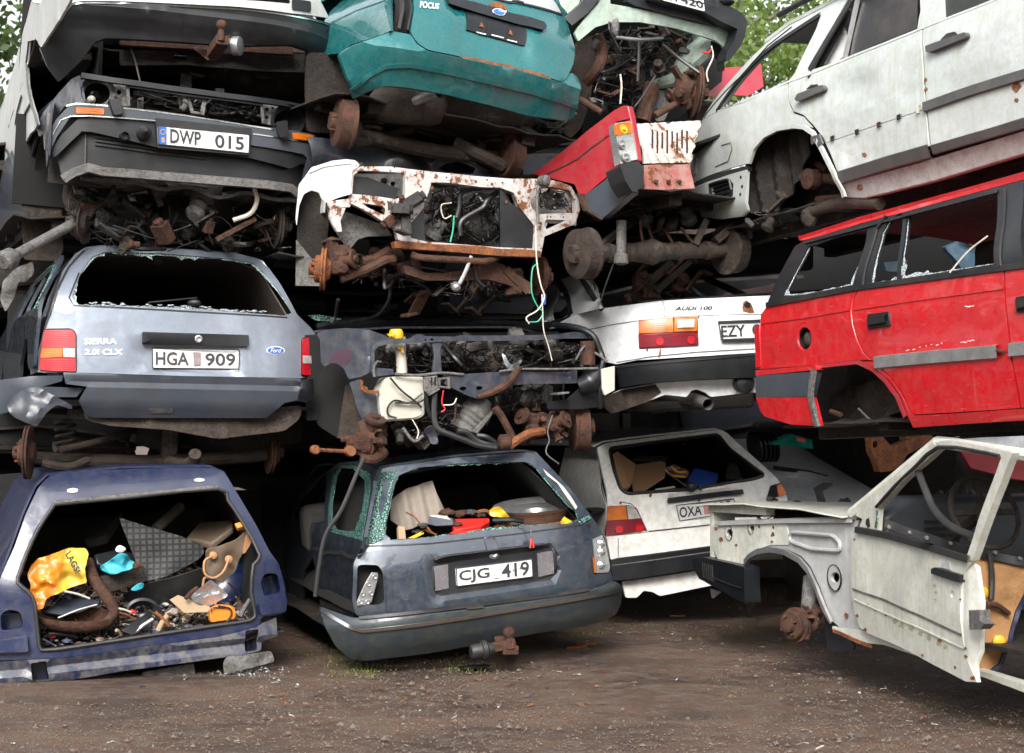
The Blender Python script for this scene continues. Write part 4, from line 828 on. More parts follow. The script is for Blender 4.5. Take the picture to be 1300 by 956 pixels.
m=MB(); m.panel(Surf(fr,0,lambda y,z: fl.fn(y,z)+.35),[(.25,-.4),(1.3,-.4),(1.3,.3),(.25,.3)],th=.02,res=.2,param=True); m.build('inner_wheel_arch',M['shade_black'],A4)
arc=c1([(1225,220),(1250,70),(1150,-100),(250,-170)])
hull(A4,fr,sf,arc,M['white'],3.9,'roof_and_side',y0=.3); floorpan(A4,fr,-.8,.8,zz(235,60),.3)
bulkhead(A4,fr,-.8,.8,-.3,.6,2.4,M['shade_black'])

# ================= column B =================
e1=crop(370,190,.23013); e2=crop(560,190,.23013); e3=crop(390,400,.19881); e4=crop(580,400,.19881)
# ---- B1: slate estate, plate CJG 419 ----
fr=Fr(612,720,10.1,-17,-6.2,0); B1=car('slate grey estate on the ground with CJG 419 plate and missing rear window',fr)
zz=lambda x,y: fr.hit(x,y).z; xc=fr.hit(612,720).x
zs=fr.hit(612,680).z; zt=fr.hit(612,585).z; zb=fr.hit(612,765).z
rc=[fr.hit(*p).x for p in d5([(505,540),(972,540)])]+[fr.hit(*p).z for p in d5([(735,600),(735,455)])]
sf=rearsurf(fr,[(-1,-.03),(zb,-.02),(zz(612,710),-.01),(zs,.02),(zt,.34),(zt+.3,.6)],xc,.86,.17,5,.005,recess=[(rc[0],rc[1],rc[2],rc[3],.035,.012)])
win=d5([(322,385),(328,330),(350,230),(375,160),(450,130),(600,115),(860,108),(900,130),(960,200),(1020,270),(1055,300),(1065,325),(1030,345),(900,350),(700,370),(500,395),(345,408)])
body=d5([(205,495),(235,432),(250,380),(270,270),(285,180),(300,140),(330,130),(600,92),(860,72),(905,78),(940,115),(1020,200),(1100,305),(1150,375),(1165,420),(1180,520),(1192,560),(1100,595),(900,628),(640,662),(330,688),(215,692),(200,640)])
lh=d5([(220,505),(235,498),(300,500),(318,530),(322,640),(300,652),(215,648)]); rh=d5([(1114,400),(1150,384),(1170,440),(1182,510),(1175,530),(1122,535)])
m=MB(); m.panel(sf,body,[win,lh,rh],th=.025,res=.045,rd=.02); m.build('tailgate',M['slate'],B1,.004)
m=MB(); m.strip(sf.off(-.002),d5([(240,428),(500,418),(800,385),(1080,345)]),.007,.003); m.strip(sf.off(-.001),d5([(325,540),(330,680)]),.006,.002); m.build('window_seal',M['dark_trim'],B1)
shards(B1,sf,win,9,M['teal_shard'],(1,3.2),big=.06); 
m=sheet(fr,d5([(255,410),(290,180),(310,150),(360,150),(330,270),(318,395)]),.12,.01,8,3,.004,.02,(0,.35)); 
s2=sf.off(-.006); m=MB(); m.panel(s2,d5([(248,415),(262,300),(290,185),(312,148),(372,142),(352,200),(330,320),(318,400),(280,420)]),[d5([(322,180),(350,170),(330,250),(308,330),(300,280)])],th=.004,res=.03,rd=.006); m.build('corner_window_glass',M['teal_shard'],B1)
m=MB(); m.panel(sf.off(-.01),d5([(925,135),(960,165),(1000,200),(1030,240),(1055,280),(1048,290),(1010,235),(980,190),(940,160)]),th=.004,res=.03); m.build('hanging_sealant',M['white_plastic'],B1)
m=MB(); m.panel(s2,d5([(1052,335),(1100,308),(1108,322),(1070,345)]),th=.004,res=.03); m.build('corner_window_glass',M['teal_shard'],B1)
# plate, lock, reflectors
m=MB(); P=[sf.W(*sf.par(*p),-.004) for p in chaikin_r(d5([(506,480),(560,465),(930,420),(968,440),(972,535),(930,560),(540,618),(510,600)]),8)]; m.tube(P+[P[0]],.008,8,0); m.build('plate_surround',M['dark_trim'],B1)
MB().panel(sf.off(-.006),d5([(508,482),(560,467),(930,424),(965,442),(968,532),(930,556),(540,614),(512,600)]),th=.004,res=.035,rd=.01).build('recess_trim',M['black_plastic'],B1,.001)
for q_ in ([(510,505),(565,498),(568,590),(515,600)],[(902,456),(962,446),(968,532),(908,546)]): MB().panel(sf.off(-.014),d5(q_),th=.01,res=.05).build('reflector',plain('smoked_reflector',(.10,.09,.10),.25,0,.3,60,.8,.2),B1,.002)
plateset(B1,fr,sf,d5([(596,580),(884,543),(880,475),(592,511)]),[('CJG',d5([(607,572),(722,558),(720,508),(604,522)])),('419',d5([(768,550),(872,538),(870,484),(765,498)]))],None,-.014)
MB().lathe(sf.W(*sf.par(*d5([(736,457)])[0]),-.005),-fr.ax,[(.03,-.01),(.03,.004),(.016,.012),(.006,.008)],16).build('lock',M['alu'],B1)
m=MB(); m.panel(sf.off(-.012),d5([(700,395),(728,388),(745,400),(760,440),(735,470),(712,462)]),th=.02,res=.03); m.build('dented_lip',M['slate'],B1,.004)
MB().panel(sf.off(-.022),d5([(730,502),(758,499),(761,548),(733,552)]),th=.003,res=.03).build('plate_sticker',M['board'] if False else plain('faded_tax_sticker',(.5,.5,.5),.6,0,.2,40),B1,0)
for p in ((668,540),(812,520),(838,512)): blot(sf,p[0],p[1],4,p[0],'plate_screw',M['orange_rust'],B1,d5,-.0225,8)
# lamp recesses
MB().panel(sf.off(.09),d5([(215,500),(318,498),(322,655),(212,650)]),th=.02,res=.1).build('lamp_recess',M['shade_black'],B1)
m=MB(); m.poly([fr.P(*p,.03) for p in d5([(275,528),(298,530),(300,545),(285,600),(275,640),(258,652),(220,655),(218,640),(240,590),(255,560)])],.015,fr.ax)
for p in ((285,545),(262,572),(272,607),(240,610),(232,640),(258,640)): m.lathe(fr.P(*d5([p])[0],.03),-fr.ax,[(.012,-.01),(.012,.01),(.006,.006)],10)
m.build('bulb_holder',M['alu'],B1,.002)
lt=MB().panel(sf.off(-.005),d5([(1114,402),(1148,386),(1160,410),(1180,510),(1172,528),(1122,530)]),th=.03,res=.03,rd=.006).build('tail_light',M['reflector'],B1,.005)
m=MB()
for y in (418,450,500): m.ball(sf.W(*sf.par(*d5([(1140,y)])[0]),-.002),.032,8,(1,.5,.8))
m.build('bulb_bowl',M['reflector'],lt)
m=MB(); m.strip(sf.off(-.012),d5([(1116,470),(1122,528)]),.014,.008); m.build('lens',M['lens_orange'],lt)
# bumper
bs=rearsurf(fr,[(zb-.36,.06),(zb-.25,-.02),(zb-.13,-.10),(zb-.03,-.13),(zb,-.12),(zb+.015,-.10),(zb+.07,-.08)],xc,.88,.26,5,.005)
def shr(sfx):   # bumper follows its own level,so shear the profile by the traced slope
    return sfx
m=MB(); m.panel(bs,d5([(75,655),(120,672),(205,700),(330,700),(640,668),(900,632),(1100,598),(1195,560),(1225,580),(1222,640),(1200,690),(1120,725),(1040,738),(900,760),(640,810),(500,835),(330,855),(250,865),(190,855),(140,810),(95,730)]),th=.03,res=.045,rd=.02); b=m.build('rear_bumper',paint('mossy_slate_paint',(.030,.040,.055),.3,.6,.75,.0,.3,(.050,.052,.024),.35),B1,.006)
m=MB(); m.strip(bs.off(-.004),d5([(78,668),(130,700),(200,740),(235,750),(330,742),(640,700),(900,655),(1100,620),(1218,594)]),.022,.008); m.build('bumper_trim',M['chrome'],b)
m=MB(); m.strip(bs.off(-.006),d5([(225,700),(330,690),(640,655),(900,622),(1100,592)]),.018,.006); m.strip(bs.off(-.008),d5([(635,662),(700,655)]),.02,.006); m.build('bumper_seam',M['dark_trim'],b)
m=MB(); p0=d5([(690,825)])[0]; m.lathe(fr.P(*p0,-.14),fr.lat,[(.035,-.06),(.042,-.05),(.042,.0),(.055,.005),(.055,.03),(.04,.035),(.03,.09)],18); m.build('tow_socket',M['rubber'],B1,.003)
m=MB(); m.bar(fr.P(*d5([(735,812)])[0],-.15),fr.P(*d5([(800,800)])[0],-.15),.06,.05,fr.up); m.bar(fr.P(*d5([(770,822)])[0],-.17),fr.P(*d5([(828,822)])[0],-.17),.05,.05,fr.up); m.bar(fr.P(*d5([(760,790)])[0],-.1),fr.P(*d5([(800,810)])[0],.3),.06,.06,fr.up); m.build('tow_bracket',M['rust'],B1,.006)
m=MB(); m.lathe(fr.P(*d5([(800,800)])[0],-.17),fr.up,[(.035,-.02),(.03,.02),(.022,.035),(.03,.05),(.034,.065),(.028,.085),(.01,.095)],18); m.build('tow_ball',M['rust'],B1)
# left flank: rear side window
fl=flanksurf(fr,fr.hit(455,720).x,[(-1,.06),(zb,0),(zs,.02),(zt,.20)],.006)
side=d5([(232,440),(245,395),(268,270),(282,180),(300,140),(240,105),(150,110),(125,130),(60,180),(-20,250),(-60,330),(-60,620),(10,640),(20,520),(50,470),(70,560),(80,655),(205,695),(205,500)])
swin=d5([(240,408),(262,270),(268,150),(200,118),(150,120),(125,160),(110,270),(108,350),(120,375)])
MB().panel(fl,side,[swin,d5([(95,330),(100,150),(60,200),(0,260),(-30,320),(60,340)])],th=.02,res=.06).build('side_panel',M['slate'],B1,.004)
m=MB(); m.panel(fl.off(.004),d5([(238,408),(262,270),(268,150),(200,118),(150,120),(125,160),(110,270),(108,350),(120,375)]),[d5([(180,372),(210,370),(238,290),(248,180),(205,135),(160,132),(140,170),(125,260),(122,330),(140,365)])],th=.004,res=.04); m.build('side_glass',M['teal_shard'],B1,0,0)
m=MB(); m.tube([fr.P(*p) for p in d5([(245,95,-.02),(215,160,-.05),(160,290,-.06),(100,385,-.05),(75,500,-.05),(60,620,-.05)])],.012,8); m.build('hanging_strap',M['rubber'],B1)
arc=d5([(1192,560),(1165,420),(1100,305),(940,115),(905,78),(860,72),(600,92),(330,130),(300,140)])
hull(B1,fr,sf,arc,M['slate'],4.1,'roof_and_side'); hull(B1,fr,sf.off(.03),d5([(215,690),(330,410),(345,240),(380,160),(600,120),(860,110),(960,200),(1070,325),(1150,560)]),M['shade_black'],2.6,'interior_lining',.008)
floorpan(B1,fr,-.8+xc,.8+xc,zb-.1,.1,4); bulkhead(B1,fr,-.8+xc,.8+xc,-.5,.45,2.5,M['shade_black'])
MB().bar(fr.W(xc-.7,1.6,zs+.02),fr.W(xc+.7,1.6,zs+.02),.2,.3,fr.up).build('rear_seat_back',M['fabric'],B1,.05)
# load
Z=zs
m=MB(); S=Surf(fr,2,lambda x,y: Z-.02+.02*nz(x,y,0,5)-.05*y); m.panel(S,[(xc-.68,.06),(xc+.68,.06),(xc+.68,1.4),(xc-.68,1.4)],th=.02,res=.08,param=True,inner=(0,0,-1)); o=item('rubbish_heap','dark mixed rubbish filling the boot of the slate grey estate','rubbish',M['shade_black'],m,bev=0); o['kind'] = 'stuff'
cor=MB(); pts=d5([(345,330),(345,260),(400,215),(505,180),(520,225),(565,315),(480,345),(400,368)])
o0=fr.hit(*pts[0],1,.35); cor.panel(Surf(fr,1,lambda x,z: .4+.5*(z-o0.z)+.015*math.sin(x*70)),pts,th=.01,res=.015); item('corrugated_board','stained grey-brown corrugated board leaning in the left of the slate estate boot','board',M['board'],cor)
for (p,nm,lb_,mt,r) in [(d5([(405,300,.2),(440,320,.15),(470,360,.12),(500,380,.1)]),'rusty_wire','thin rusty wire bent over the corrugated board','orange_rust',.005),(d5([(650,310,.3),(700,295,.3),(730,305,.3)]),'brown_hose','brown hose curved behind the red plastic box','orange_rust',.012),(d5([(480,350,.1),(500,375,.08),(520,385,.08)]),'copper_wire','coppery wire end beside the yellow ruler piece','orange_rust',.006),(d5([(735,330,.06),(800,328,.02),(850,335,.02)]),'plastic_strip','black plastic arm lying on the window sill of the slate estate','black_plastic',.014)]:
    item(nm,lb_,nm.split('_')[1],M[mt],T(fr,p,r),bev=0)
item('carton','dark blue and white carton with red band beside the red plastic box','carton',M['navy'],slab(fr,d5([(485,345,.2),(495,308,.2),(580,322,.12),(585,348,.1),(520,352,.15)]),.06))
m=slab(fr,d5([(494,309,.195),(560,315,.14),(575,328,.12),(505,325,.19)]),.004); item('paper_sheet','white printed paper lying on the dark blue carton','paper',M['white_plastic'],m,bev=0)
rb=slab(fr,d5([(580,325,.2),(720,322,.2),(722,335,.15),(690,350,.08),(590,368,.08),(585,350,.1)]),.05).build('red_box',M['red_plastic'],None,.004,40); tag(rb,'bright red plastic box lying in the rear window of the slate estate','box')
item('red_tray','smaller red plastic lid in front of the red box','lid',M['red_plastic'],slab(fr,d5([(570,380,.03),(590,366,.05),(640,370,.05),(630,380,.03)]),.02))
item('yellow_cloth','crumpled yellow-orange cloth right of the red box','cloth',M['yellow'],sheet(fr,d5([(722,315),(722,290),(760,275),(800,320),(790,325),(760,318)]),.2,.06,9,2,.01,.015,fold=.02))
item('yellow_block','small yellow block at the right end of the slate estate window sill','block',M['yellow'],slab(fr,d5([(997,325,.08),(1005,315,.1),(1035,335,.08),(1012,345,.06)]),.03))
item('yellow_strip','yellow and white strip at the left of the slate estate window sill','strip',M['yellow'],slab(fr,d5([(412,398,.05),(465,372,.08),(475,380,.08),(440,398,.04)]),.01))
item('wood_block','short brown wood block at the left corner of the slate estate window','block',M['wood'],slab(fr,d5([(375,350,.1),(400,355,.1),(405,400,.05),(378,402,.05)]),.03))
m=MB(); c=fr.P(*d5([(897,318)])[0],.38); m.lathe(c,fr.up*.99-fr.ax*.10,[(.0,.0),(.08,.005),(.1,.035),(.22,.045),(.24,.06),(.25,.075),(.235,.07),(.2,.02),(.15,-.05),(.14,-.06)],32); wc=item('wheel_cover','silvery round wheel cover lying flat in the slate estate boot','wheel cover',M['alu'],m,bev=0)
m=MB(); m.lathe(c-fr.up*.05,fr.up,[(.24,-.03),(.25,-.02),(.25,.02),(.2,.025)],32); item('brown_disc','brown round disc lying under the silvery wheel cover','disc',M['orange_rust'],m,bev=0)
m=MB(); m.tube([fr.P(*p) for p in d5([(835,350,.0),(870,352,-.03),(880,385,-.04),(882,405,-.04)])],.004,6); wr=m.build('loose_wire',M['grey_metal'],None,0,40); tag(wr,'thin wire with red ends hanging over the slate estate tailgate','wire')
MB().tube([fr.P(*p) for p in d5([(881,400,-.04),(876,436,-.045)])],.006,6,0).tube([fr.P(*p) for p in d5([(883,402,-.04),(889,434,-.045)])],.006,6,0).build('wire_end',M['red_wire'],wr)
for i,(x,y,s) in enumerate([(610,305,.03),(650,300,.025),(690,312,.02),(560,300,.03),(470,350,.02),(760,335,.02),(600,345,.02),(820,345,.02),(450,375,.02)]):
    m=MB(); m.ball(fr.P(*d5([(x,y)])[0],.3 if y<320 else .1),s,8,(1.5,1,.7),.5,i); tag(m.build('debris_lump',M[['rust','fabric','engine'][i % 3]]),'dark debris lump %s in the slate estate boot' % ['behind the left of the red box','behind the middle of the red box','behind the right of the red box','behind the dark blue carton','left of the dark blue carton','below the yellow-orange cloth','on the front edge of the red box','beside the black plastic arm','by the yellow strip'][i],'debris','debris lumps in the slate estate boot')

# ---- B2: dark blue front end ----
fr=Fr(580,450,10.3,-20,-1.5,0); B2=car('dark blue stripped front end with exposed wiring, white bottle and purple primer patch',fr)
zz=lambda x,y: fr.hit(x,y).z; xc=fr.hit(595,450).x
sf=rearsurf(fr,[(-1,0),(1,.02)],xc,.86,.12,4,.006)
def q2(p): return p
m=MB()
m.panel(sf,e3([(410,365),(405,250),(425,185),(470,160),(560,150),(660,152),(690,125),(720,120),(760,135),(1006,138),(1006,165),(860,170),(700,178),(520,185),(455,200),(430,230),(430,335),(550,345),(555,378),(420,395)]),[e3(circ(797,156,14,7)),e3(circ(755,158,7,6))],th=.04,res=.03,rd=.004)
m.build('upper_crossmember',M['navy'],B2,.004)
m=MB(); m.panel(sf,e4([(0,130),(300,130),(620,125),(760,105),(830,120),(880,150),(830,150),(700,150),(400,165),(0,165)]),th=.04,res=.03,rd=.004); m.build('upper_crossmember',M['navy'],B2,.004)
m=MB(); m.panel(sf.off(.01),e3([(795,165),(870,168),(852,230),(862,370),(800,372),(812,260)]),th=.03,res=.03); m.build('centre_post',M['navy'],B2,.004)
m=MB(); m.panel(sf.off(-.02),e4([(-60,375),(0,380),(300,360),(715,365),(765,350),(768,435),(715,438),(500,440),(280,450),(200,480),(130,535),(60,510),(-80,440)]),[e4(circ(40,470,22,13)),e4(circ(143,466,22,13))],th=.08,res=.035,rd=.004); m.build('bumper_beam',M['navy'],B2,.006)
m=MB(); m.panel(sf.off(-.02),e4([(712,368),(768,350),(770,434),(714,436)]),[e4([(728,372),(760,364),(760,420),(728,424)])],th=.03,res=.03); m.bar(fr.P(*e4([(620,505)])[0],-.03),fr.P(*e4([(700,495)])[0],-.03),.10,.012,fr.up); m.build('crash_mount',M['grey_metal'],B2,.003)
m=MB(); m.panel(sf.off(-.04),e3([(745,395),(830,385),(835,470),(770,500),(745,480)]),[e3([(790,400),(800,400),(800,450),(790,450)]),e3([(812,398),(824,398),(824,450),(812,450)])],th=.02,res=.03); m.panel(sf.off(-.03),e3([(835,400),(910,395),(915,470),(840,462)]),[e3([(850,412),(895,408),(898,455),(852,452)])],th=.05,res=.03); m.bar(fr.P(*e3([(770,505)])[0],-.05),fr.P(*e3([(840,465)])[0],-.05),.02,.02,fr.up); m.build('tow_mount',M['grey_metal'],B2,.003)
# wing with purple patch: front face + flank
fl=flanksurf(fr,fr.hit(423,450).x,[(-.6,.02),(0,0),(.12,.03),(.16,.10)],.01)
wf=MB(); ws=Surf(fr,1,lambda x,z: .05+1.1*max(0,fr.hit(470,450).x-x)+.01*nz(x,0,z,8))
wf.panel(ws,e3([(60,120),(100,95),(250,82),(400,95),(480,125),(540,150),(430,175),(410,250),(410,360),(340,395),(265,410),(235,340),(190,310),(150,308),(110,330),(90,300),(85,160)]),th=.01,res=.025,rd=.01); wing=wf.build('front_wing',M['navy'],B2,.003)
MB().panel(ws.off(-.002),e3([(130,310),(150,260),(200,215),(260,212),(290,230),(285,275),(255,315),(230,325),(190,308),(150,306)]),th=.002,res=.025,rd=.02).build('primer_patch',plain('purple_primer',(.045,.014,.028),.6,0,.25,9,.1,.4,(.03,.03,.045)),wing)
m=MB(); m.panel(ws.off(.4),e3([(60,400),(110,330),(150,308),(200,315),(250,370),(270,440),(350,670),(300,780),(200,790),(60,700)]),th=.01,res=.05,rd=.03); m.build('wheel_arch_liner',M['shade_black'],B2)
m=MB(); m.panel(ws.off(.3),e3([(245,450),(275,440),(350,690),(320,780),(190,788),(215,640)]),th=.01,res=.05); m.build('mud_flap',M['brown_metal'],B2,.003)
m=MB(); m.panel(ws.off(.02),e3([(270,432),(330,410),(345,470),(380,500),(460,505),(470,560),(475,672),(350,672),(320,600)]),th=.012,res=.04); m.build('inner_wing',M['navy'],B2,.003)
m=MB(); m.poly([fr.P(*p,.0) for p in e3([(340,410),(360,420),(355,450),(385,460),(390,480),(460,480),(462,500),(380,502),(345,480)])],.03,fr.ax); m.build('lamp_bracket',M['orange_rust'],B2,.003)
# washer bottle
bt=MB(); bt.panel(Surf(fr,1,lambda x,z: .02+.01*nz(x,0,z,8)),e3([(455,500),(500,400),(560,392),(745,395),(748,640),(700,665),(500,680),(470,640)]),th=.14,res=.03,rd=.02); wb=bt.build('washer_bottle',M['white_plastic'],B2,.015)
m=MB(); m.panel(Surf(fr,1,lambda x,z: .005),e3([(520,505),(700,490),(742,520),(742,630),(690,655),(500,668),(490,640),(500,560)]),th=.03,res=.03,rd=.02); m.build('bottle_bulge',M['white_plastic'],wb,.01)
m=MB(); m.tube([fr.P(*p) for p in e3([(735,500,-.02),(650,560,-.02),(560,545,-.02),(515,590,-.02),(520,640,-.02),(570,658,-.02)])],.006,7); m.tube([fr.P(*p) for p in e3([(530,400,-.02),(600,480,-.03),(700,560,-.02),(730,590,-.02)])],.006,7); m.tube([fr.P(*p) for p in e3([(560,560,-.02),(700,560,-.03),(745,540,-.02)])],.005,7); m.build('washer_tube',M['hose'],wb)
m=MB(); m.tube([fr.P(*p) for p in e3([(605,370,.12),(600,270,.12),(590,140,.12)])],[.032,.03,.034],12); rv=m.build('brake_reservoir',M['white_plastic'],B2)
MB().lathe(fr.P(*e3([(568,118)])[0],.1),fr.up,[(.04,-.03),(.042,-.02),(.042,.0),(.035,.02),(.03,.025)],18).build('yellow_cap',M['yellow'],rv,.002)
m=MB(); m.poly([fr.P(*p,.05) for p in e3([(508,120),(560,118),(556,138),(520,132)])],.02,fr.ax); m.poly([fr.P(*p,.06) for p in e3([(578,205),(615,200),(616,240),(604,240),(600,215),(580,215)])],.02,fr.ax); m.build('yellow_clip',M['yellow'],rv)
# right end
m=MB(); P=[fr.P(*p) for p in e4([(620,62,.4),(720,72,.2),(800,90,.1),(860,120,.05),(890,160,.03),(920,240,.02),(935,290,.0),(925,340,.0),(915,480,.0),(912,590,.05)])]; m.tube(P,.018,8); m.build('wing_edge',M['black_plastic'],B2)
m=MB(); m.panel(sf.off(-.02),e4([(575,555),(700,540),(780,470),(880,380),(915,360),(915,585),(800,600),(580,602)]),th=.015,res=.04,rd=.01); m.build('torn_panel',M['black_plastic'],B2,.003)
m=MB(); m.tube([fr.P(*p) for p in e4([(835,165,.05),(838,240,.05),(835,320,.05)])],.045,12,3); m.build('shock_absorber',M['rust'],B2)
m=MB(); m.tube([fr.P(*p) for p in e4([(780,460,.05),(850,430,.03),(900,370,.03),(905,340,.05)])],[.05,.07,.05,.03],12); m.build('air_duct',M['black_plastic'],B2)
m=MB(); m.poly([fr.P(*p,-.05) for p in e4([(925,345),(1010,325),(1010,480),(945,515),(930,470)])],.02,fr.ax); m.build('broken_lamp_back',M['white_plastic'],B2,.004)
sheet(fr,e4([(285,240),(310,260),(340,320),(420,280),(415,300),(355,355),(330,350),(300,310)]),.06,.04,10,2,.004,.015).build('torn_foil',M['foil'],B2)
sheet(fr,e3([(0,0),(95,0),(230,25),(160,40),(60,38)]),.8,.02,10,2,.004,.02).build('shattered_glass',M['teal_shard'],B2)
clutter(B2,fr,e3([(440,200),(700,185),(1006,175),(1006,365),(600,370),(440,340)]),.1,.55,46,41,[M['hose'],M['hose'],M['engine'],M['rust'],M['grey_metal']],nb=12)
clutter(B2,fr,e4([(0,180),(600,170),(860,170),(870,320),(700,340),(0,360)]),.1,.55,46,42,[M['hose'],M['hose'],M['engine'],M['brown_metal'],M['grey_metal']],nb=14)
clutter(B2,fr,e4([(250,460),(560,450),(570,600),(420,640),(260,600)]),.1,.5,14,43,[M['hose'],M['hose'],M['engine'],M['engine']],nb=10)
clutter(B2,fr,e3([(480,690),(700,660),(1000,560),(1006,700),(820,780),(600,800)]),.05,.4,22,44,[M['hose'],M['hose'],M['engine'],M['brown_metal']],nb=5)
for i,(p,r,mt,nm) in enumerate([(e3([(815,500,-.02),(810,620,-.03),(830,720,-.04),(930,770,-.05),(1010,800,-.05)])+e4([(130,830,-.05),(250,850,-.05)]),.017,'rubber','coolant_hose'),(e3([(760,500,.0),(770,600,.0),(800,660,.0)]),.012,'hose','coolant_hose'),(e4([(0,740,0),(60,750,0),(120,800,0),(200,830,-.02),(270,840,0)]),.018,'rubber','coolant_hose'),(e4([(130,770,0),(190,780,-.02),(260,830,0)]),.016,'rubber','coolant_hose'),(e4([(130,525,-.05),(230,490,-.05),(330,430,-.05),(400,330,-.05)]),[.014,.022,.024,.02],'rust','rusty_tube'),(e4([(240,590,0),(280,640,0),(330,730,0),(360,790,0)]),.022,'rust','rusty_tube'),(e4([(330,840,-.02),(400,790,-.02),(470,755,0),(550,745,.05)]),.026,'orange_rust','rusty_tube'),(e3([(430,395,0),(425,340,0),(445,300,0),(470,300,.02)]),.007,'grey_metal','loose_wire'),(e4([(880,240,0),(920,265,-.02),(960,300,-.03)]),.008,'grey_metal','loose_wire'),(e4([(760,285,0),(800,215,0),(830,190,.05)]),.007,'grey_metal','loose_wire'),(e3([(870,480,-.02),(860,560,-.02),(880,600,-.02),(855,620,-.02)]),.004,'red_wire','red_wire'),(e3([(870,575,-.02),(930,570,-.03),(955,530,-.03)]),.0035,'white_wire','white_wire'),(e3([(950,530,0),(945,640,0),(940,700,0)]),.006,'rust','loose_wire'),(e3([(610,720,-.02),(680,805,-.03),(740,770,-.02)]),.010,'grey_metal','loose_wire'),(e3([(670,665,0),(710,740,0),(700,790,-.02)]),.0035,'white_wire','white_wire'),(e4([(610,640,0),(580,740,0),(590,800,-.02),(570,880,-.05),(650,950,-.05)]),.004,'grey_metal','loose_wire'),(e4([(270,360,-.03),(400,345,-.03),(640,345,-.03),(900,340,-.02)]),.007,'grey_metal','loose_wire'),(e3([(560,375,0),(700,385,-.02),(860,370,-.02),(1000,380,-.02)]),.008,'grey_metal','loose_wire'),(e3([(415,675,0),(435,760,0),(430,830,0)]),.006,'hose','loose_wire')]):
    T(fr,p,r,8).build(nm,M[mt],B2)
m=MB(); m.lathe(fr.P(*e4([(80,680)])[0],.12),fr.P(*e4([(170,560)])[0],.12)-fr.P(*e4([(80,680)])[0],.12),[(.05,-.09),(.085,-.08),(.088,-.04),(.078,-.035),(.09,-.02),(.08,.0),(.092,.015),(.082,.03),(.095,.045),(.085,.10),(.06,.13),(.04,.16)],22); m.build('catalytic_box',M['grey_metal'],B2,.002)
m=MB(); m.poly([fr.P(*p,.02) for p in e4([(130,760),(240,620),(225,610),(120,720),(95,745)])],.02,fr.ax); m.build('heat_shield',M['grey_metal'],B2,.003)
sheet(fr,e3([(750,720),(800,700),(825,740),(845,820),(790,830),(780,780),(750,760)]),-.04,.03,10,6,.012,.02).build('bent_bracket',M['navy'],B2,.002)
m=MB(); a,b_=fr.P(*e3([(45,860)])[0],-.15),fr.P(*e3([(400,880)])[0],.05); m.tube([a,b_],[.011,.014,.012],10,0); m.lathe(a-fr.ax*.02,fr.ax,[(.022,-.02),(.026,-.01),(.026,.02),(.011,.022)],18); m.lathe(fr.P(*e3([(275,870)])[0],-.05),fr.ax,[(.026,-.03),(.032,0),(.032,.03)],18); m.build('track_rod',M['orange_rust'],B2,.002)
m=MB(); cast(m,fr.P(*e3([(400,790)])[0],.05),.11*1.25,376,fr); cast(m,fr.P(*e3([(450,730)])[0],.1),.07*1.25,377,fr); m.tube([fr.P(*p) for p in e3([(350,690,.05),(370,760,0),(330,820,0),(260,810,0)])],.03,10); m.tube([fr.P(*p) for p in e3([(340,900,-.02),(420,915,-.03),(490,870,0)])],.035,10); m.build('steering_knuckle',M['rust'],B2)
hub(B2,fr.P(*e4([(810,720)])[0],.2),-fr.lat+fr.ax*.2,.14,M['rust'],'brake_drum',True)
m=MB(); cast(m,fr.P(*e4([(600,700)])[0],.1),.09*1.25,382,fr); cast(m,fr.P(*e4([(500,700)])[0],.15),.10*1.25,383,fr); m.lathe(fr.P(*e4([(300,810)])[0],-.02),fr.lat,[(.03,-.03),(.045,-.02),(.045,.03),(.03,.04)],12); m.build('steering_knuckle',M['rust'],B2)
# scuttle, windscreen frame, body behind
m=MB(); m.tube([fr.P(*p) for p in e3([(60,80,1.0),(200,60,1.0),(600,55,1.05),(1006,50,1.1)])+e4([(600,75,1.15)])],.03,8,3); m.tube([fr.P(*p) for p in e3([(230,30,1.1),(600,28,1.15),(1000,25,1.2)])],.02,8,3); m.build('scuttle',M['black_plastic'],B2)
m=MB(); m.tube([fr.P(*p) for p in d1([(145,30,1.3),(300,36,1.4),(640,35,1.5),(850,60,1.5)])],.02,8,3); m.build('windscreen_frame',M['dark_trim'],B2)
T(fr,d1([(400,0,.5),(395,60,.5),(350,120,.6),(250,145,.8)]),.012).build('hanging_hose',M['hose'],B2); T(fr,d1([(205,60,.5),(195,120,.6),(180,150,.6)]),.012).build('hanging_hose',M['hose'],B2); T(fr,d1([(450,70,.8),(540,40,.8),(620,45,.8)]),.007).build('wiper_arm',M['hose'],B2)
floorpan(B2,fr,xc-.8,xc+.8,zz(580,520),.7,3.9); bulkhead(B2,fr,xc-.8,xc+.8,zz(580,530),zz(580,418),.62,M['shade_black'],'firewall')
m=MB(); m.ball(fr.P(*e4([(250,300)])[0],.45),.2,12,(1.8,.7,.5),.2,3); m.ball(fr.P(*e3([(800,300)])[0],.45),.14,12,(1.6,.7,.6),.2,9); m.build('engine_block',M['engine'],B2)
hull(B2,fr,sf,e4([(915,590),(920,300),(860,130),(620,60)])+e3([(700,60),(250,80),(80,110),(60,300)]),M['navy'],3.9,'bonnet_and_side',roofdrop=((0,0),(.4,0),(1,-.02),(1.9,-.30),(3.9,-.3)),y0=.6)
item('windscreen_cavity','x','x',M['shade_black'],MB().bar(fr.W(0,3,0),fr.W(0,3.1,0),.1,.1)) if False else None

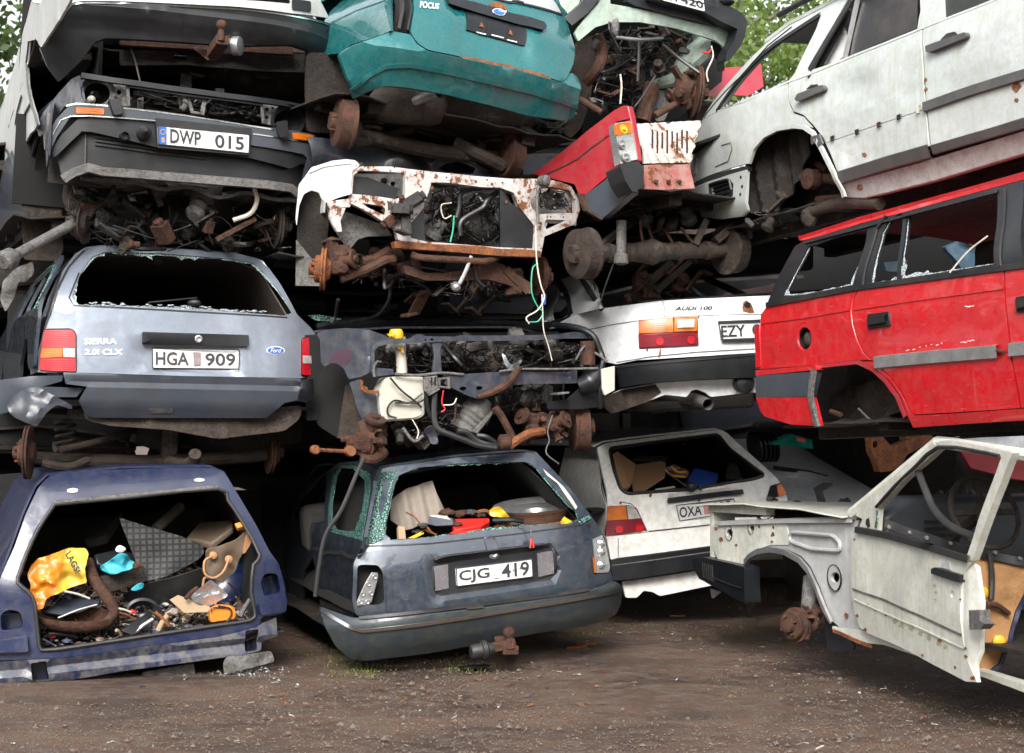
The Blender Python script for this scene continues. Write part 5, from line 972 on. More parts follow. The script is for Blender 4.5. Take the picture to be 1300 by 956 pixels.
# ---- B3: white stripped front end ----
fr=Fr(560,270,10.3,-22,3.6,0); B3=car('white stripped front end with rusty bare frame and dangling coloured wires',fr)
zz=lambda x,y: fr.hit(x,y).z; xc=fr.hit(560,270).x
sf=rearsurf(fr,[(-1,0),(1,.0)],xc,.84,.08,4,.006)
G=MB()
face=c6([(268,115),(290,97),(420,97),(560,115),(760,135),(890,145),(1000,145),(1080,155),(1130,175),(1160,230),(1165,270),(1150,310),(1140,325),(1025,372),(1010,455),(985,455),(985,425),(850,420),(700,405),(500,400),(450,385),(440,340),(410,325),(330,275),(262,240),(268,160)])
holes=[c6([(275,130),(300,112),(475,122),(480,150),(478,210),(440,225),(330,210),(270,205)]),c6([(556,210),(575,190),(580,160),(640,160),(780,178),(850,180),(905,200),(925,255),(985,330),(980,420),(852,415),(560,392),(500,378),(500,320),(550,260)]),
         c6([(965,205),(985,180),(1060,178),(1120,190),(1145,230),(1150,280),(1050,282),(1000,285),(975,260)]),c6([(1030,305),(1110,308),(1035,345),(1025,330)]),c6([(310,240),(385,252),(400,262),(400,290),(330,258)])]
G.panel(sf,face,holes,th=.05,res=.028,rd=.006); G.build('front_frame',M['bare_white'],B3,.004)
m=MB(); m.panel(sf.off(.06),c6([(272,135),(330,140),(455,185),(440,225),(400,218),(268,205)]),th=.02,res=.03); m.build('headlamp_plate',M['black_plastic'],B3,.004)
m=MB(); m.panel(sf.off(-.012),c6([(478,125),(540,145),(575,165),(572,195),(548,250),(500,305),(485,310),(478,200)]),th=.04,res=.03,rd=.01); m.build('lamp_divider',M['bare_white'],B3,.006)
m=MB(); m.panel(sf.off(.015),c6([(552,255),(555,392),(495,385),(498,310)]),th=.02,res=.04); m.build('radiator_shroud',M['black_plastic'],B3,.003)
m=MB(); m.panel(sf.off(.01),c6([(850,185),(862,195),(880,230),(925,265),(985,330),(978,420),(852,413)]),th=.02,res=.04); m.build('radiator_shroud',M['black_plastic'],B3,.003)
m=MB(); m.panel(Surf(fr,1,lambda x,z: .18+.2*abs(x-fr.hit(690,0).x)),c6([(960,185),(1120,180),(1160,240),(1150,330),(1050,320),(990,300)]),th=.02,res=.04); m.build('headlamp_bowl',M['bare_white'],B3,.003)
# wing at left
ws=Surf(fr,1,lambda x,z: .0+1.2*max(0,fr.hit(445,270).x-x)+.25*max(0,z-zz(400,215))+.008*nz(x,0,z,7))
m=MB(); m.panel(ws,c6([(60,170),(110,100),(190,75),(240,68),(285,75),(300,92),(270,115),(266,160),(268,205),(215,220),(165,240),(150,225),(140,200),(110,190),(80,205),(62,250),(52,330),(48,300)]),th=.01,res=.022,rd=.008); w3=m.build('front_wing',M['white'],B3,.003)
m=MB(); m.strip(ws.off(-.003),c6([(100,125),(160,100),(230,90),(290,92)]),.006,.002); m.build('wing_crease',M['grey_metal'],w3)
m=MB(); m.poly([fr.P(*p,.05) for p in c6([(185,250),(250,250),(225,310),(232,355),(210,355),(190,320),(180,290)])],.03,fr.ax); m.panel(sf.off(.03),c6([(170,235),(262,222),(268,240),(262,258),(180,262)]),th=.02,res=.04); m.build('wing_bracket',M['bare_white'],B3,.004)
m=MB(); m.panel(ws.off(.15),c6([(165,240),(230,270),(400,330),(430,370),(330,372),(290,385),(255,432),(215,370),(180,300)]),th=.01,res=.04,rd=.01); m.build('inner_wing',M['grey_metal'],B3,.003)
m=MB(); m.panel(ws.off(.55),c6([(52,400),(60,250),(85,195),(140,195),(165,240),(180,300),(160,480),(110,470)]),th=.01,res=.05,rd=.03); m.build('wheel_arch_liner',M['under'],B3)
m=MB(); m.panel(ws.off(.5),c6([(50,385),(80,420),(135,490),(160,520),(160,568),(48,565)]),th=.01,res=.05); m.build('mud_flap',M['grey_metal'],B3,.003)
m=MB(); m.panel(Surf(fr,1,lambda x,z: .55+.03*nz(x,0,z,6)),c6([(500,150),(860,170),(900,260),(860,420),(540,390),(500,300)]),th=.02,res=.06); m.build('firewall',M['grey_metal'],B3)
m=MB(); m.panel(Surf(fr,1,lambda x,z: .3),c6([(275,125),(480,125),(480,215),(275,210)]),[c6(circ(395,155,14)),c6(circ(430,165,10))],th=.02,res=.06); m.build('inner_wing',M['grey_metal'],B3)
for i,(x,y,r) in enumerate(((300,225,3),(322,230,4),(385,238,4),(410,236,5),(350,222,3),(520,130,4),(640,140,4),(700,148,3),(800,150,4),(860,160,4),(905,155,3),(545,150,5),(1050,295,4),(1100,296,4),(1000,160,3),(1090,168,3),(940,215,4),(435,100,4),(525,240,4),(1145,225,3))): blot(sf,x,y,r,i,'bolt_hole',M['shade_black'],B3,c6,-.0025,8)
for i,(x,y,r) in enumerate(((600,135,10),(585,180,8),(562,175,9),(755,155,6),(925,200,8),(875,235,7),(505,300,7),(415,300,9),(405,325,6),(660,125,5),(200,235,9),(820,165,6),(1010,320,8),(700,130,4),(560,205,6))): blot(sf,x,y,r,i+30,'rust_patch',M['orange_rust'],B3,c6,-.0045,12)
# lower rusty crossmember and below
m=MB(); m.panel(sf.off(-.03),c6([(435,392),(460,388),(600,402),(760,408),(850,420),(1012,428),(1010,455),(850,450),(640,432),(440,418)]),th=.07,res=.04); m.build('lower_crossmember',M['orange_rust'],B3,.006)
T(fr,c6([(505,440,.0),(540,455,-.02),(700,465,-.02),(790,470,-.02),(840,455,.03)]),.020,10).build('anti_roll_bar',M['rust'],B3)
m=MB(); m.panel(Surf(fr,1,lambda x,z: .08+.02*nz(x,0,z,5)),c6([(470,485),(500,490),(560,515),(640,515),(700,505),(830,470),(860,480),(980,560),(970,600),(880,560),(800,540),(700,545),(560,545),(480,520)]),th=.06,res=.04,rd=.01); m.build('subframe',M['rust'],B3,.006)
m=MB(); m.tube([fr.P(*p) for p in c6([(225,540,.1),(330,500,.1),(400,465,.1),(440,460,.1)])],.026,8); m.tube([fr.P(*p) for p in c6([(310,470,.2),(360,460,.2),(420,425,.2)])],.03,8); m.bar(fr.P(*c6([(870,500)])[0],.1),fr.P(*c6([(960,590)])[0],.1),.04,.05,fr.up); m.build('suspension_arm',M['rust'],B3,.003)
m=MB(); m.bar(fr.P(*c6([(205,410)])[0],.15),fr.P(*c6([(205,520)])[0],.15),.17,.12,fr.lat); cast(m,fr.P(*c6([(200,470)])[0],.1),.10*1.25,499,fr); m.build('brake_caliper',M['rust'],B3,.012)
hub(B3,fr.P(*c6([(150,500)])[0],.1),fr.lat*.95-fr.ax*.3,.12,M['orange_rust'])
hub(B3,fr.P(*c6([(1010,530)])[0],.3),-fr.lat,.12,M['rust'])
clutter(B3,fr,c6([(560,200),(640,165),(850,185),(850,400),(700,400),(570,380)]),.1,.5,46,51,[M['hose'],M['hose'],M['engine'],M['grey_metal'],M['brown_metal']],nb=14)
clutter(B3,fr,c6([(980,200),(1110,195),(1130,270),(1000,270)]),.05,.15,14,52,[M['hose'],M['hose'],M['engine']],nb=2)
clutter(B3,fr,c6([(430,230),(490,230),(495,300),(440,320),(410,300)]),-.06,.02,6,53,[M['hose'],M['hose'],M['engine'],M['rust']],nb=7,r=(.004,.008))
clutter(B3,fr,c6([(250,440),(470,430),(560,560),(900,500),(960,600),(700,620),(250,560)]),.15,.6,20,54,[M['hose'],M['hose'],M['rust'],M['brown_metal'],M['rust']],nb=18)
m=MB(); m.ball(fr.P(*c6([(745,340)])[0],.3),.12,12,(1.3,.8,.8),.3,5); m.build('engine_block',M['engine'],B3)
for i,(p,r,mt,nm) in enumerate([(c6([(990,330,-.04),(995,470,-.05),(1010,560,-.06),(1025,610,-.06),(1000,660,-.06),(955,690,-.06),(965,715,-.06)]),.0045,'white_wire','white_wire'),(c6([(1000,480,-.05),(978,500,-.06),(975,590,-.06),(1000,650,-.06),(1020,670,-.06),(1000,705,-.06),(965,708,-.06)]),.004,'green_wire','green_wire'),(c6([(1015,600,-.06),(1018,660,-.06),(1022,740,-.06),(1040,800,-.05),(1055,860,-.04)]),.0035,'white_wire','white_wire'),(c6([(738,450,-.02),(715,510,-.03),(690,560,-.04)]),.012,'alu','steel_rod'),(c6([(750,480,.05),(760,540,.05),(790,570,.05)]),.010,'hose','rubber_hose'),(c6([(660,240,.1),(620,250,.1),(630,300,.1),(660,290,.1)]),.004,'white_wire','white_wire'),(c6([(670,290,.05),(665,350,.05),(655,395,.05)]),.005,'green_wire','green_wire'),(c6([(780,180,.1),(700,200,.1),(690,260,.1),(680,300,.1)]),.014,'rubber','coolant_hose'),(c6([(850,190,.1),(800,230,.08),(780,260,.08),(700,310,.08),(695,370,.08)]),.016,'hose','coolant_hose'),(c6([(1000,175,0),(995,240,-.02),(1000,320,-.04)]),.009,'grey_metal','wiring_loom')]):
    T(fr,p,r,8).build(nm,M[mt],B3)
m=MB(); m.lathe(fr.P(*c6([(678,572)])[0],-.04),fr.ax+fr.up*.5,[(.012,-.02),(.025,-.01),(.028,.02),(.012,.03)],12); m.build('rod_end',M['alu'],B3)
m=MB(); m.poly([fr.P(*p,-.06) for p in c6([(1018,598),(1032,600),(1030,640),(1016,638)])],.02,fr.ax); m.build('wire_connector',M['blue_plastic'],B3)
m=MB(); m.lathe(fr.P(*c6([(1035,152)])[0],-.02),-fr.ax+fr.lat*.5,[(.03,-.05),(.034,.0),(.02,.01)],14); m.build('lamp_socket',M['grey_metal'],B3)
floorpan(B3,fr,xc-.78,xc+.78,zz(560,330),.6,3.9)
hull(B3,fr,sf,c6([(1150,310),(1165,270),(1130,170),(890,140),(560,108),(290,95),(270,100),(262,240)]),M['white'],3.9,'bonnet_and_side',roofdrop=((0,0),(.8,.02),(1.8,.05),(3.9,.05)),y0=.5)

# ---- B4: teal hatchback ----
fr=Fr(600,60,10.2,-32,5.5,0); B4=car('teal hatchback seen from behind with a rust streak above its bumper',fr)
zz=lambda x,y: fr.hit(x,y).z; xc=fr.hit(*c2([(735,250)])[0]).x
sf=rearsurf(fr,[(-1,-.05),(zz(600,90),-.02),(zz(600,30),.04),(zz(600,-30),.25)],xc,.88,.22,5,.005,recess=[(fr.hit(*c2([(640,80)])[0]).x,fr.hit(*c2([(920,120)])[0]).x,fr.hit(*c2([(780,215)])[0]).z,1,.025,.03)])
gate=c2([(452,-120),(1000,-60),(1020,20),(1055,60),(1066,150),(1070,240),(1048,290),(1030,312),(850,258),(650,216),(520,190),(480,165),(452,124)])
MB().panel(sf,gate,[c2([(520,-100),(950,-40),(1000,0),(1030,55),(860,18),(800,0),(700,-30),(540,-70)])],th=.025,res=.045,rd=.02).build('tailgate',M['teal'],B4,.005)
MB().panel(sf.off(.006),c2([(700,-60),(950,-30),(1000,0),(1026,50),(850,15),(760,-10)]),th=.008,res=.06).build('rear_window',glassy('dusty_rear_window',(.42,.44,.46),.35),B4)
m=MB(); m.strip(sf.off(-.004),c2([(700,-28),(800,2),(1028,58)]),.014,.006); m.strip(sf.off(-.01),c2([(835,0),(880,10)]),.012,.006); m.build('window_seal',M['dark_trim'],B4)
MB().panel(sf.off(-.03),c2([(590,-20),(700,8),(960,82),(970,98),(962,113),(935,108),(600,12)]),th=.035,res=.05,rd=.01).build('tailgate_strip',M['black_plastic'],B4,.008)
c=c2([(788,45)])[0]; el=lambda a,b,t=.2: [(c[0]+a*math.cos(i*.42) ,c[1]+b*math.sin(i*.42)+a*math.cos(i*.42)*t) for i in range(15)]
b=MB().panel(sf.off(-.036),el(8,4.3),th=.006,res=.05).build('oval_badge',M['badge_silver'],B4); MB().panel(sf.off(-.039),el(7,3.5),th=.004,res=.05).build('badge_field',M['blue_badge'],b)
MB().text('Ford',sf,[(c[0]-5.5,c[1]+1),(c[0]+5,c[1]+3.2),(c[0]+5,c[1]-.5),(c[0]-5,c[1]-3)],.041,0,.01,.3).build('badge_lettering',M['badge_silver'],b,0,0)
ph=MB().panel(sf.off(-.012),c2([(662,42),(890,106),(886,174),(664,112)]),th=.012,res=.05,rd=.005).build('plate_holder',M['black_plastic'],B4,.003)
m=MB(); m.strip(sf.off(-.013),c2([(740,66),(738,135)]),.006,.003); m.strip(sf.off(-.013),c2([(818,88),(816,155)]),.006,.003); m.build('holder_seam',M['dark_trim'],ph)
m=MB()
for (x,y) in ((722,95),(832,124)): m.panel(sf.off(-.0145),[(a[0],a[1]) for a in c2([(x+11*math.cos(i*.9)*(1 if i % 2 else .5),y+12*math.sin(i*.9)*(1 if i % 2 else .5)) for i in range(7)])],th=.002,res=.05)
m.build('rust_spot',M['orange_rust'],ph)
m=MB()
for (x0,y0,x1) in ((702,122,738),(758,132,805),(815,150,855)): m.strip(sf.off(-.013),c2([(x0,y0),(x1,y0+(x1-x0)*.25)]),.008,.003)
m.build('holder_print',M['plate'],ph)
rs=sf.off(-.0025)
MB().panel(rs,c2([(635,213),(680,218),(730,228),(780,238),(830,246),(850,258),(900,266),(940,275),(978,290),(985,300),(940,296),(880,282),(820,262),(760,250),(700,236),(660,226)]),th=.002,res=.03).build('rust_streak',M['orange_rust'],B4,0)
MB().panel(sf.off(-.003),c2([(748,18),(765,8),(790,8),(815,22),(822,38),(790,30),(760,26)]),th=.002,res=.03).build('rust_patch',M['orange_rust'],B4,0)
MB().text('FOCUS',sf,c2([(485,30),(557,36),(560,14),(487,4)]),.006,0,.03).build('badge_lettering',M['badge_silver'],B4,0,0)
MB().panel(sf.off(.05),c2([(385,-120),(450,-120),(450,125),(385,120)]),th=.02,res=.06).build('lamp_slot',M['shade_black'],B4)
m=MB(); m.strip(sf,c2([(400,-100),(402,110)]),.02,.02); m.strip(sf.off(.02),c2([(432,-100),(435,115)]),.012,.02); m.build('lamp_slot_rail',M['dark_trim'],B4)
tb=lambda z: 0
bsf=rearsurf(fr,[(zz(600,150),.12),(zz(600,128),-.03),(zz(600,92),-.12),(zz(600,86),-.135),(zz(600,72),-.09),(zz(600,60),-.06)],xc,.9,.28,4.5,.006)
bump=c2([(180,206),(225,175),(350,130),(382,118),(452,130),(480,170),(520,195),(650,221),(850,262),(1030,316),(1054,296),(1066,274),(1090,300),(1094,350),(1086,405),(1070,450),(1040,460),(900,440),(760,402),(600,362),(430,332),(350,327),(290,350),(240,376),(215,300)])
MB().panel(bsf,bump,th=.03,res=.045,rd=.015).build('rear_bumper',M['teal'],B4,.006)
m=MB(); m.strip(bsf.off(-.004),c2([(225,345),(290,290),(355,256),(450,251),(700,302),(900,350),(1084,412)]),.022,.010); m.build('bumper_crease',M['teal'],B4)
fl=flanksurf(fr,fr.hit(*c2([(372,100)])[0]).x-.02,[(-1,.05),(zz(490,60),0),(zz(490,0),.03),(zz(490,-60),.2)],.006)
MB().panel(fl,c2([(385,-60),(378,115),(350,128),(222,172),(182,203),(150,205),(125,212),(120,200),(135,150),(125,80),(150,40),(200,-10),(300,-60)]),th=.015,res=.05,rd=.01).build('side_panel',M['teal'],B4,.004)
m=MB(); m.strip(fl.off(-.004),c2([(380,-10),(240,40),(140,90)]),.006,.003); m.build('panel_crease',M['teal'],B4)
MB().panel(Surf(fr,1,lambda x,z: .75+.03*nz(x,0,z,4)),c2([(60,200),(180,200),(250,380),(330,400),(350,520),(60,500)]),th=.02,res=.08,rd=.03).build('wheel_arch_liner',M['under'],B4)
hull(B4,fr,sf,c2([(1070,260),(1066,150),(1055,60),(1000,-60),(452,-120),(385,-110)]),M['teal'],3.8,'roof_and_side',y0=.1); floorpan(B4,fr,xc-.8,xc+.8,zz(600,140),.25,3.9); bulkhead(B4,fr,xc-.8,xc+.8,zz(600,140),.4,2.5,M['shade_black'])
m=MB(); m.tube([fr.P(*p) for p in c2([(330,380,.5),(360,385,.35),(450,385,.3),(520,390,.35),(560,400,.4)])],[.05,.1,.11,.11,.06],14,4,sx=1.3); m.build('silencer',M['brown_metal'],B4)
MB().tube([fr.P(*p) for p in c2([(470,385,.2),(520,362,.1),(562,352,.0)])],.03,12,3,False).build('exhaust_tip',M['alu'],B4)
m=MB(); m.ball(fr.P(*c2([(700,425)])[0],.6),.34,14,(1.15,.7,.5),.10,6); m.build('fuel_tank',M['brown_metal'],B4)
m=MB(); m.poly([fr.P(*p,.3) for p in c2([(470,430),(520,400),(575,400),(568,468)])],.01,fr.ax); m.build('heat_shield',M['brown_metal'],B4)
axlebeam(B4,fr,fr.P(*c2([(230,500)])[0],.5),fr.P(*c2([(800,600)])[0],.5),.045); m=MB(); m.spring(fr.P(*c2([(300,500)])[0],.5),fr.P(*c2([(312,400)])[0],.5),.06,.012,5); m.build('coil_spring',M['brown_metal'],B4)
m=MB(); m.spring(fr.P(*c2([(770,550)])[0],.5),fr.P(*c2([(775,470)])[0],.5),.06,.012,4); m.build('coil_spring',M['brown_metal'],B4)
m=MB(); m.tube([fr.P(*p) for p in c2([(215,440,.45),(235,480,.4),(230,530,.4),(300,530,.5),(450,490,.6)])],[.03,.05,.04,.03,.03],8); m.tube([fr.P(*p) for p in c2([(620,540,.5),(740,600,.4),(800,630,.4)])],.04,8); m.tube([fr.P(*p) for p in c2([(380,440,.6),(450,480,.6),(560,520,.7)])],.02,8); m.build('suspension_arm',M['brown_metal'],B4)
hub(B4,fr.P(*c2([(185,465)])[0],.35),fr.lat*.95-fr.ax*.2,.14,M['rust'],'brake_drum',True); hub(B4,fr.P(*c2([(835,590)])[0],.45),-fr.lat,.14,M['rust'],'brake_drum',True)
T(fr,c2([(1080,430,.2),(1030,470,.3),(950,525,.5)]),.008).build('brake_pipe',M['grey_metal'],B4)
clutter(B4,fr,c2([(850,440),(1060,470),(1000,530),(880,520)]),.3,.7,8,61,[M['hose'],M['hose'],M['brown_metal'],M['engine']],nb=6)

# flattened dark roof between B4 and B3
frf=Fr(520,205,10.8,-25,3,0); FX=car('flattened dark car between the teal hatchback and the white stripped front',frf)
m=MB(); S=Surf(frf,1,lambda x,z: -.1+.12*nz(x,0,z,4)); m.panel(S,c2([(60,520),(200,530),(300,545),(540,570),(700,620),(790,660),(790,700),(600,665),(400,640),(250,640),(80,640)]),[c2([(560,640),(590,620),(640,615),(700,640),(690,660),(600,655)])],th=.02,res=.05); m.build('crushed_roof',M['navy'],FX,.004)
m=MB(); m.tube([frf.P(*p) for p in c2([(520,625,-.15),(570,595,-.15),(650,600,-.15),(740,650,-.15)])],.016,8); m.build('window_frame',M['navy'],FX)
m=MB(); S=Surf(frf,2,lambda x,y: .04+.05*nz(x,y,0,3)); m.panel(S,[(-.9,.1),(.8,.1),(.8,3.8),(-.9,3.8)],th=.2,res=.15,param=True,inner=(0,0,-1)); m.build('crushed_body',M['under'],FX)

# ================= column C =================
# ---- C1: white hatchback ----
fr=Fr(860,650,12.0,-17,-4.6,0); C1=car('white hatchback on the ground with OXA plate and missing rear window',fr)
zz=lambda x,y: fr.hit(x,y).z; xc=fr.hit(*d6([(625,400)])[0]).x
zs=fr.hit(*d6([(600,345)])[0]).z; zt=fr.hit(*d6([(500,115)])[0]).z
rq=[fr.hit(*p) for p in d6([(515,470),(800,430),(540,490),(520,375)])]
sf=rearsurf(fr,[(-1,-.03),(zs-.4,-.01),(zs,.02),(zt,.28),(zt+.3,.5)],xc,.83,.12,5,.006,recess=[(rq[0].x,rq[1].x,rq[2].z,rq[3].z,.03,.012)])
body=d6([(238,548),(236,480),(243,412),(225,290),(200,165),(240,145),(500,112),(725,88),(758,98),(870,200),(985,308),(1022,380),(1018,470),(1000,480),(700,502),(420,530)])
win=d6([(252,168),(500,135),(722,108),(770,170),(925,285),(880,300),(600,345),(330,365),(300,345),(270,260)])
MB().panel(sf,body,[win],th=.025,res=.045,rd=.015).build('tailgate',M['golf_white'],C1,.004)
m=MB(); P=[sf.W(*sf.par(*p),.0) for p in chaikin_r(win,5)]; m.tube(P+[P[0]],.012,7,0); m.build('window_seal',M['dark_trim'],C1)
m=MB(); m.strip(sf.off(-.001),d6([(415,528),(370,430),(345,408),(300,400)]),.006,.002); m.strip(sf.off(-.001),d6([(420,528),(700,498),(1000,470)]),.008,.003); m.build('panel_gap',M['dark_trim'],C1)
lt=MB().panel(sf.off(-.012),d6([(245,418),(340,414),(368,430),(412,522),(300,540),(236,548)]),th=.02,res=.05,rd=.008).build('tail_light',M['lens_dark_red'],C1,.004)
MB().panel(sf.off(-.018),d6([(246,420),(322,418),(330,476),(240,482)]),th=.01,res=.08).build('lens',M['lens_orange'],lt,.002); MB().panel(sf.off(-.018),d6([(326,418),(342,417),(368,434),(388,470),(334,476)]),th=.01,res=.08).build('lens',M['lens_clear'],lt,.002)
for (x,y) in ((294,520),(383,512)): MB().panel(sf.off(-.020),circ(*d6([(x,y)])[0],5),th=.004,res=.1).build('reflector',M['lens_red'],lt,.001)
lt=MB().panel(sf.off(-.02),d6([(935,392),(955,330),(998,318),(1020,365)]),th=.03,res=.05).build('tail_light',M['shade_black'],C1,.004); MB().panel(sf.off(-.026),d6([(978,330),(998,320),(1020,365),(985,376)]),th=.01,res=.08).build('lens',M['lens_orange'],lt,.002)
MB().panel(sf.off(-.02),d6([(506,384),(830,345),(836,366),(508,408)]),th=.03,res=.05,rd=.006).build('handle_strip',M['black_plastic'],C1,.006)
plateset(C1,fr,sf,d6([(552,482),(803,442),(786,386),(538,414)]),[('OXA',d6([(556,470),(652,456),(648,410),(552,424)])),('032',d6([(700,448),(784,436),(780,392),(696,404)]))],None,-.012)
ws_=sf.off(-.03); m=MB(); m.bar(ws_.W(*ws_.par(*d6([(490,268)])[0])),ws_.W(*ws_.par(*d6([(610,348)])[0])),.012,.01,fr.up); m.ball(ws_.W(*ws_.par(*d6([(608,335)])[0])),.035,8,(1,.8,1)); m.ball(ws_.W(*ws_.par(*d6([(645,340)])[0])),.015,6); m.build('rear_wiper',M['dark_trim'],C1,.002)
b1=rearsurf(fr,[(-1,-.07),(1,-.07)],xc,.85,.14,5,.004)
MB().panel(b1,d6([(238,552),(420,534),(700,504),(1000,478),(1000,560),(690,590),(290,642),(258,650)]),th=.04,res=.06,rd=.004).build('rear_bumper',M['golf_white'],C1,.006)
MB().panel(b1.off(-.02),d6([(255,656),(300,646),(690,594),(1000,560),(1000,640),(640,690),(350,735),(268,742)]),th=.06,res=.06,rd=.008).build('lower_bumper',M['black_plastic'],C1,.008)
m=MB(); m.strip(b1.off(-.02),d6([(260,676),(350,664),(690,616)]),.008,.004); m.strip(b1.off(-.001),d6([(290,556),(290,640)]),.005,.002); m.build('bumper_line',M['grey_metal'],C1)
MB().panel(b1.off(.06),d6([(305,745),(660,695),(900,670),(900,740),(680,765),(470,808),(440,790),(400,785),(370,815),(322,815)]),th=.02,res=.05,rd=.01).build('rear_valance',M['golf_white'],C1,.004)
fl=flanksurf(fr,fr.hit(*d6([(240,450)])[0]).x+.0,[(-1,.03),(zs-.3,0),(zs,.02),(zt,.19)],.004)
MB().panel(fl,d6([(240,548),(238,420),(210,260),(196,165),(110,160),(60,165),(60,500),(110,560),(180,560)]),th=.015,res=.05).build('side_panel',M['golf_white'],C1,.004)
m=MB(); m.strip(fl.off(-.002),d6([(198,165),(215,290),(236,400)]),.006,.003); m.build('pillar_seam',M['grey_metal'],C1)
hull(C1,fr,sf,d6([(1018,470),(1022,380),(985,308),(870,200),(758,98),(725,88),(500,112),(240,145),(200,165)]),M['golf_white'],3.8,'roof_and_side'); hull(C1,fr,sf.off(.03),d6([(240,545),(260,300),(262,180),(500,140),(722,112),(925,290),(1000,470)]),M['shade_black'],2.4,'interior_lining',.008)
floorpan(C1,fr,xc-.78,xc+.78,zs-.5,.1,3.8); bulkhead(C1,fr,xc-.78,xc+.78,zs-.5,.4,2.3,M['shade_black'])
m=MB(); S=Surf(fr,2,lambda x,y: zs-.1+.03*nz(x,y,0,5)); m.panel(S,[(xc-.7,.08),(xc+.7,.08),(xc+.7,1.3),(xc-.7,1.3)],th=.02,res=.1,param=True); o=item('rubbish_heap','dark rubbish filling the boot of the white hatchback','rubbish',M['shade_black'],m,bev=0); o['kind'] = 'stuff'
for k,(pts,lb_) in enumerate([([(272,190,.15),(290,180,.2),(335,330,.1),(318,345,.06),(300,330,.08)],'narrow upright cardboard flap at the left of the white hatchback window'),([(292,185,.3),(365,235,.25),(345,330,.12),(325,350,.1)],'tall brown cardboard flap next to the narrow upright one'),([(350,240,.35),(480,222,.3),(495,230,.25),(490,290,.12),(400,350,.1),(355,355,.12),(345,300,.2)],'wide bent cardboard sheet in the middle-left of the white hatchback window')]):
    item('cardboard_sheet',lb_,'cardboard',M['cardboard'],slab(fr,d6(pts),.012),'cardboard in the white hatchback')
item('storage_box','blue ribbed plastic box in the white hatchback window','box',M['blue_plastic'],slab(fr,d6([(590,300,.2),(620,250,.3),(725,275,.3),(722,305,.15),(690,325,.1),(600,330,.1)]),.12),bev=.008)
item('patterned_cloth','dark cloth with red and yellow print left of the blue box','cloth',M['maroon'],sheet(fr,d6([(490,255),(530,235),(600,265),(590,300),(520,290)]),.25,.05,8,1,.01,.02))
m=MB()
for p in ([(492,262),(520,285),(580,292)],[(520,250),(545,270),(585,270)]): m.tube([fr.P(*q_,.16) for q_ in d6(p)],.007,6,4)
item('yellow_rope','yellow cord lying on the dark printed cloth','rope',M['yellow'],m,bev=0)
item('white_sheet','pale translucent sheet at the right of the blue box','sheet',M['grey_metal'],slab(fr,d6([(755,300,.3),(765,235,.4),(800,225,.4),(830,300,.25)]),.006)); item('pale_board','pale flat board lying behind the cardboard in the white hatchback','board',M['grey_metal'],slab(fr,d6([(350,215,.6),(380,198,.7),(510,200,.7),(490,225,.5)]),.01))
item('white_strip','short white strip on the window sill of the white hatchback','strip',M['white_plastic'],slab(fr,d6([(450,343,.05),(530,330,.06),(538,335,.05),(455,350,.03)]),.01))

MB().panel(sf.off(-.020),d6([(658,412),(683,409),(690,450),(664,454)]),th=.003,res=.03).build('plate_sticker',plain('pink_tax_sticker',(.45,.2,.2),.6,0,.5,50),C1,0)
for i,p in enumerate(((640,395,6),(275,640,10),(300,405,7),(575,150,5),(430,372,9),(520,480,6))): blot(sf,p[0],p[1],p[2],i,'rust_spot',M['orange_rust'],C1,d6,-.003,10)
# ---- C2: white saloon ----
fr=Fr(940,430,11.0,-12,-4.2,0); C2=car('clean white saloon with dark bumper and black-edged EZY plate',fr)
zz=lambda x,y: fr.hit(x,y).z; xc=fr.hit(*d2([(970,480)])[0]).x
sf=rearsurf(fr,[(-1,0),(zz(940,440),0),(zz(940,410),.0),(zz(940,385),.03),(zz(940,376),.08),(zz(940,355),.5)],xc,.92,.28,6,.004)
body=d2([(60,470),(95,448),(160,413),(275,384),(545,347),(1010,325),(1240,310),(1240,570),(950,574),(700,590),(440,606),(350,624),(300,612),(262,520),(200,470),(130,462)])
lid=d2([(552,347),(1010,325),(1240,310),(1240,395),(975,404),(560,415)])
tail=d2([(60,470),(95,448),(160,413),(275,384),(548,347),(556,418),(975,408),(1240,398),(1240,560),(950,574),(700,590),(440,606),(350,624),(300,612),(262,520),(200,470),(130,462)])
MB().panel(sf,lid,th=.03,res=.05).build('boot_lid',M['audi_white'],C2,.006)
MB().panel(sf.off(.004),tail,[d2([(446,432),(595,420),(702,416),(708,540),(600,546),(450,556)])],th=.03,res=.05).build('rear_body',M['audi_white'],C2,.004)
m=MB(); m.strip(sf.off(.002),d2([(225,474),(330,452),(440,435)]),.006,.003); m.strip(sf.off(.001),d2([(350,615),(500,590),(700,570),(950,556)]),.006,.003); m.build('body_crease',M['grey_metal'],C2)
S_=sf.off(-.012)
lt=MB().panel(S_,d2([(448,492),(598,486),(702,484),(708,540),(600,546),(450,554)]),th=.03,res=.04).build('tail_light',M['lens_dark_red'],C2,.004)
MB().panel(S_,d2([(448,434),(595,421),(597,484),(448,490)]),th=.03,res=.04).build('lens',M['lens_orange'],lt,.004)
MB().panel(S_,d2([(600,421),(700,417),(702,481),(600,484)]),th=.03,res=.04).build('lens',M['lens_orange'],lt,.004)
MB().panel(sf.off(-.02),d2([(615,430),(690,427),(688,464),(615,466)]),th=.01,res=.08).build('lens',M['lens_clear'],lt,.002)
for (x,y) in ((540,524),(675,518)): MB().panel(sf.off(-.02),circ(*d2([(x,y)])[0],5),th=.004,res=.1).build('reflector',M['lens_red'],lt,.001)
MB().text('AUDI 100',sf,d2([(600,390),(765,386),(765,370),(602,372)]),.008,0,.04,.2).build('badge_lettering',M['ink'],C2,0,0)
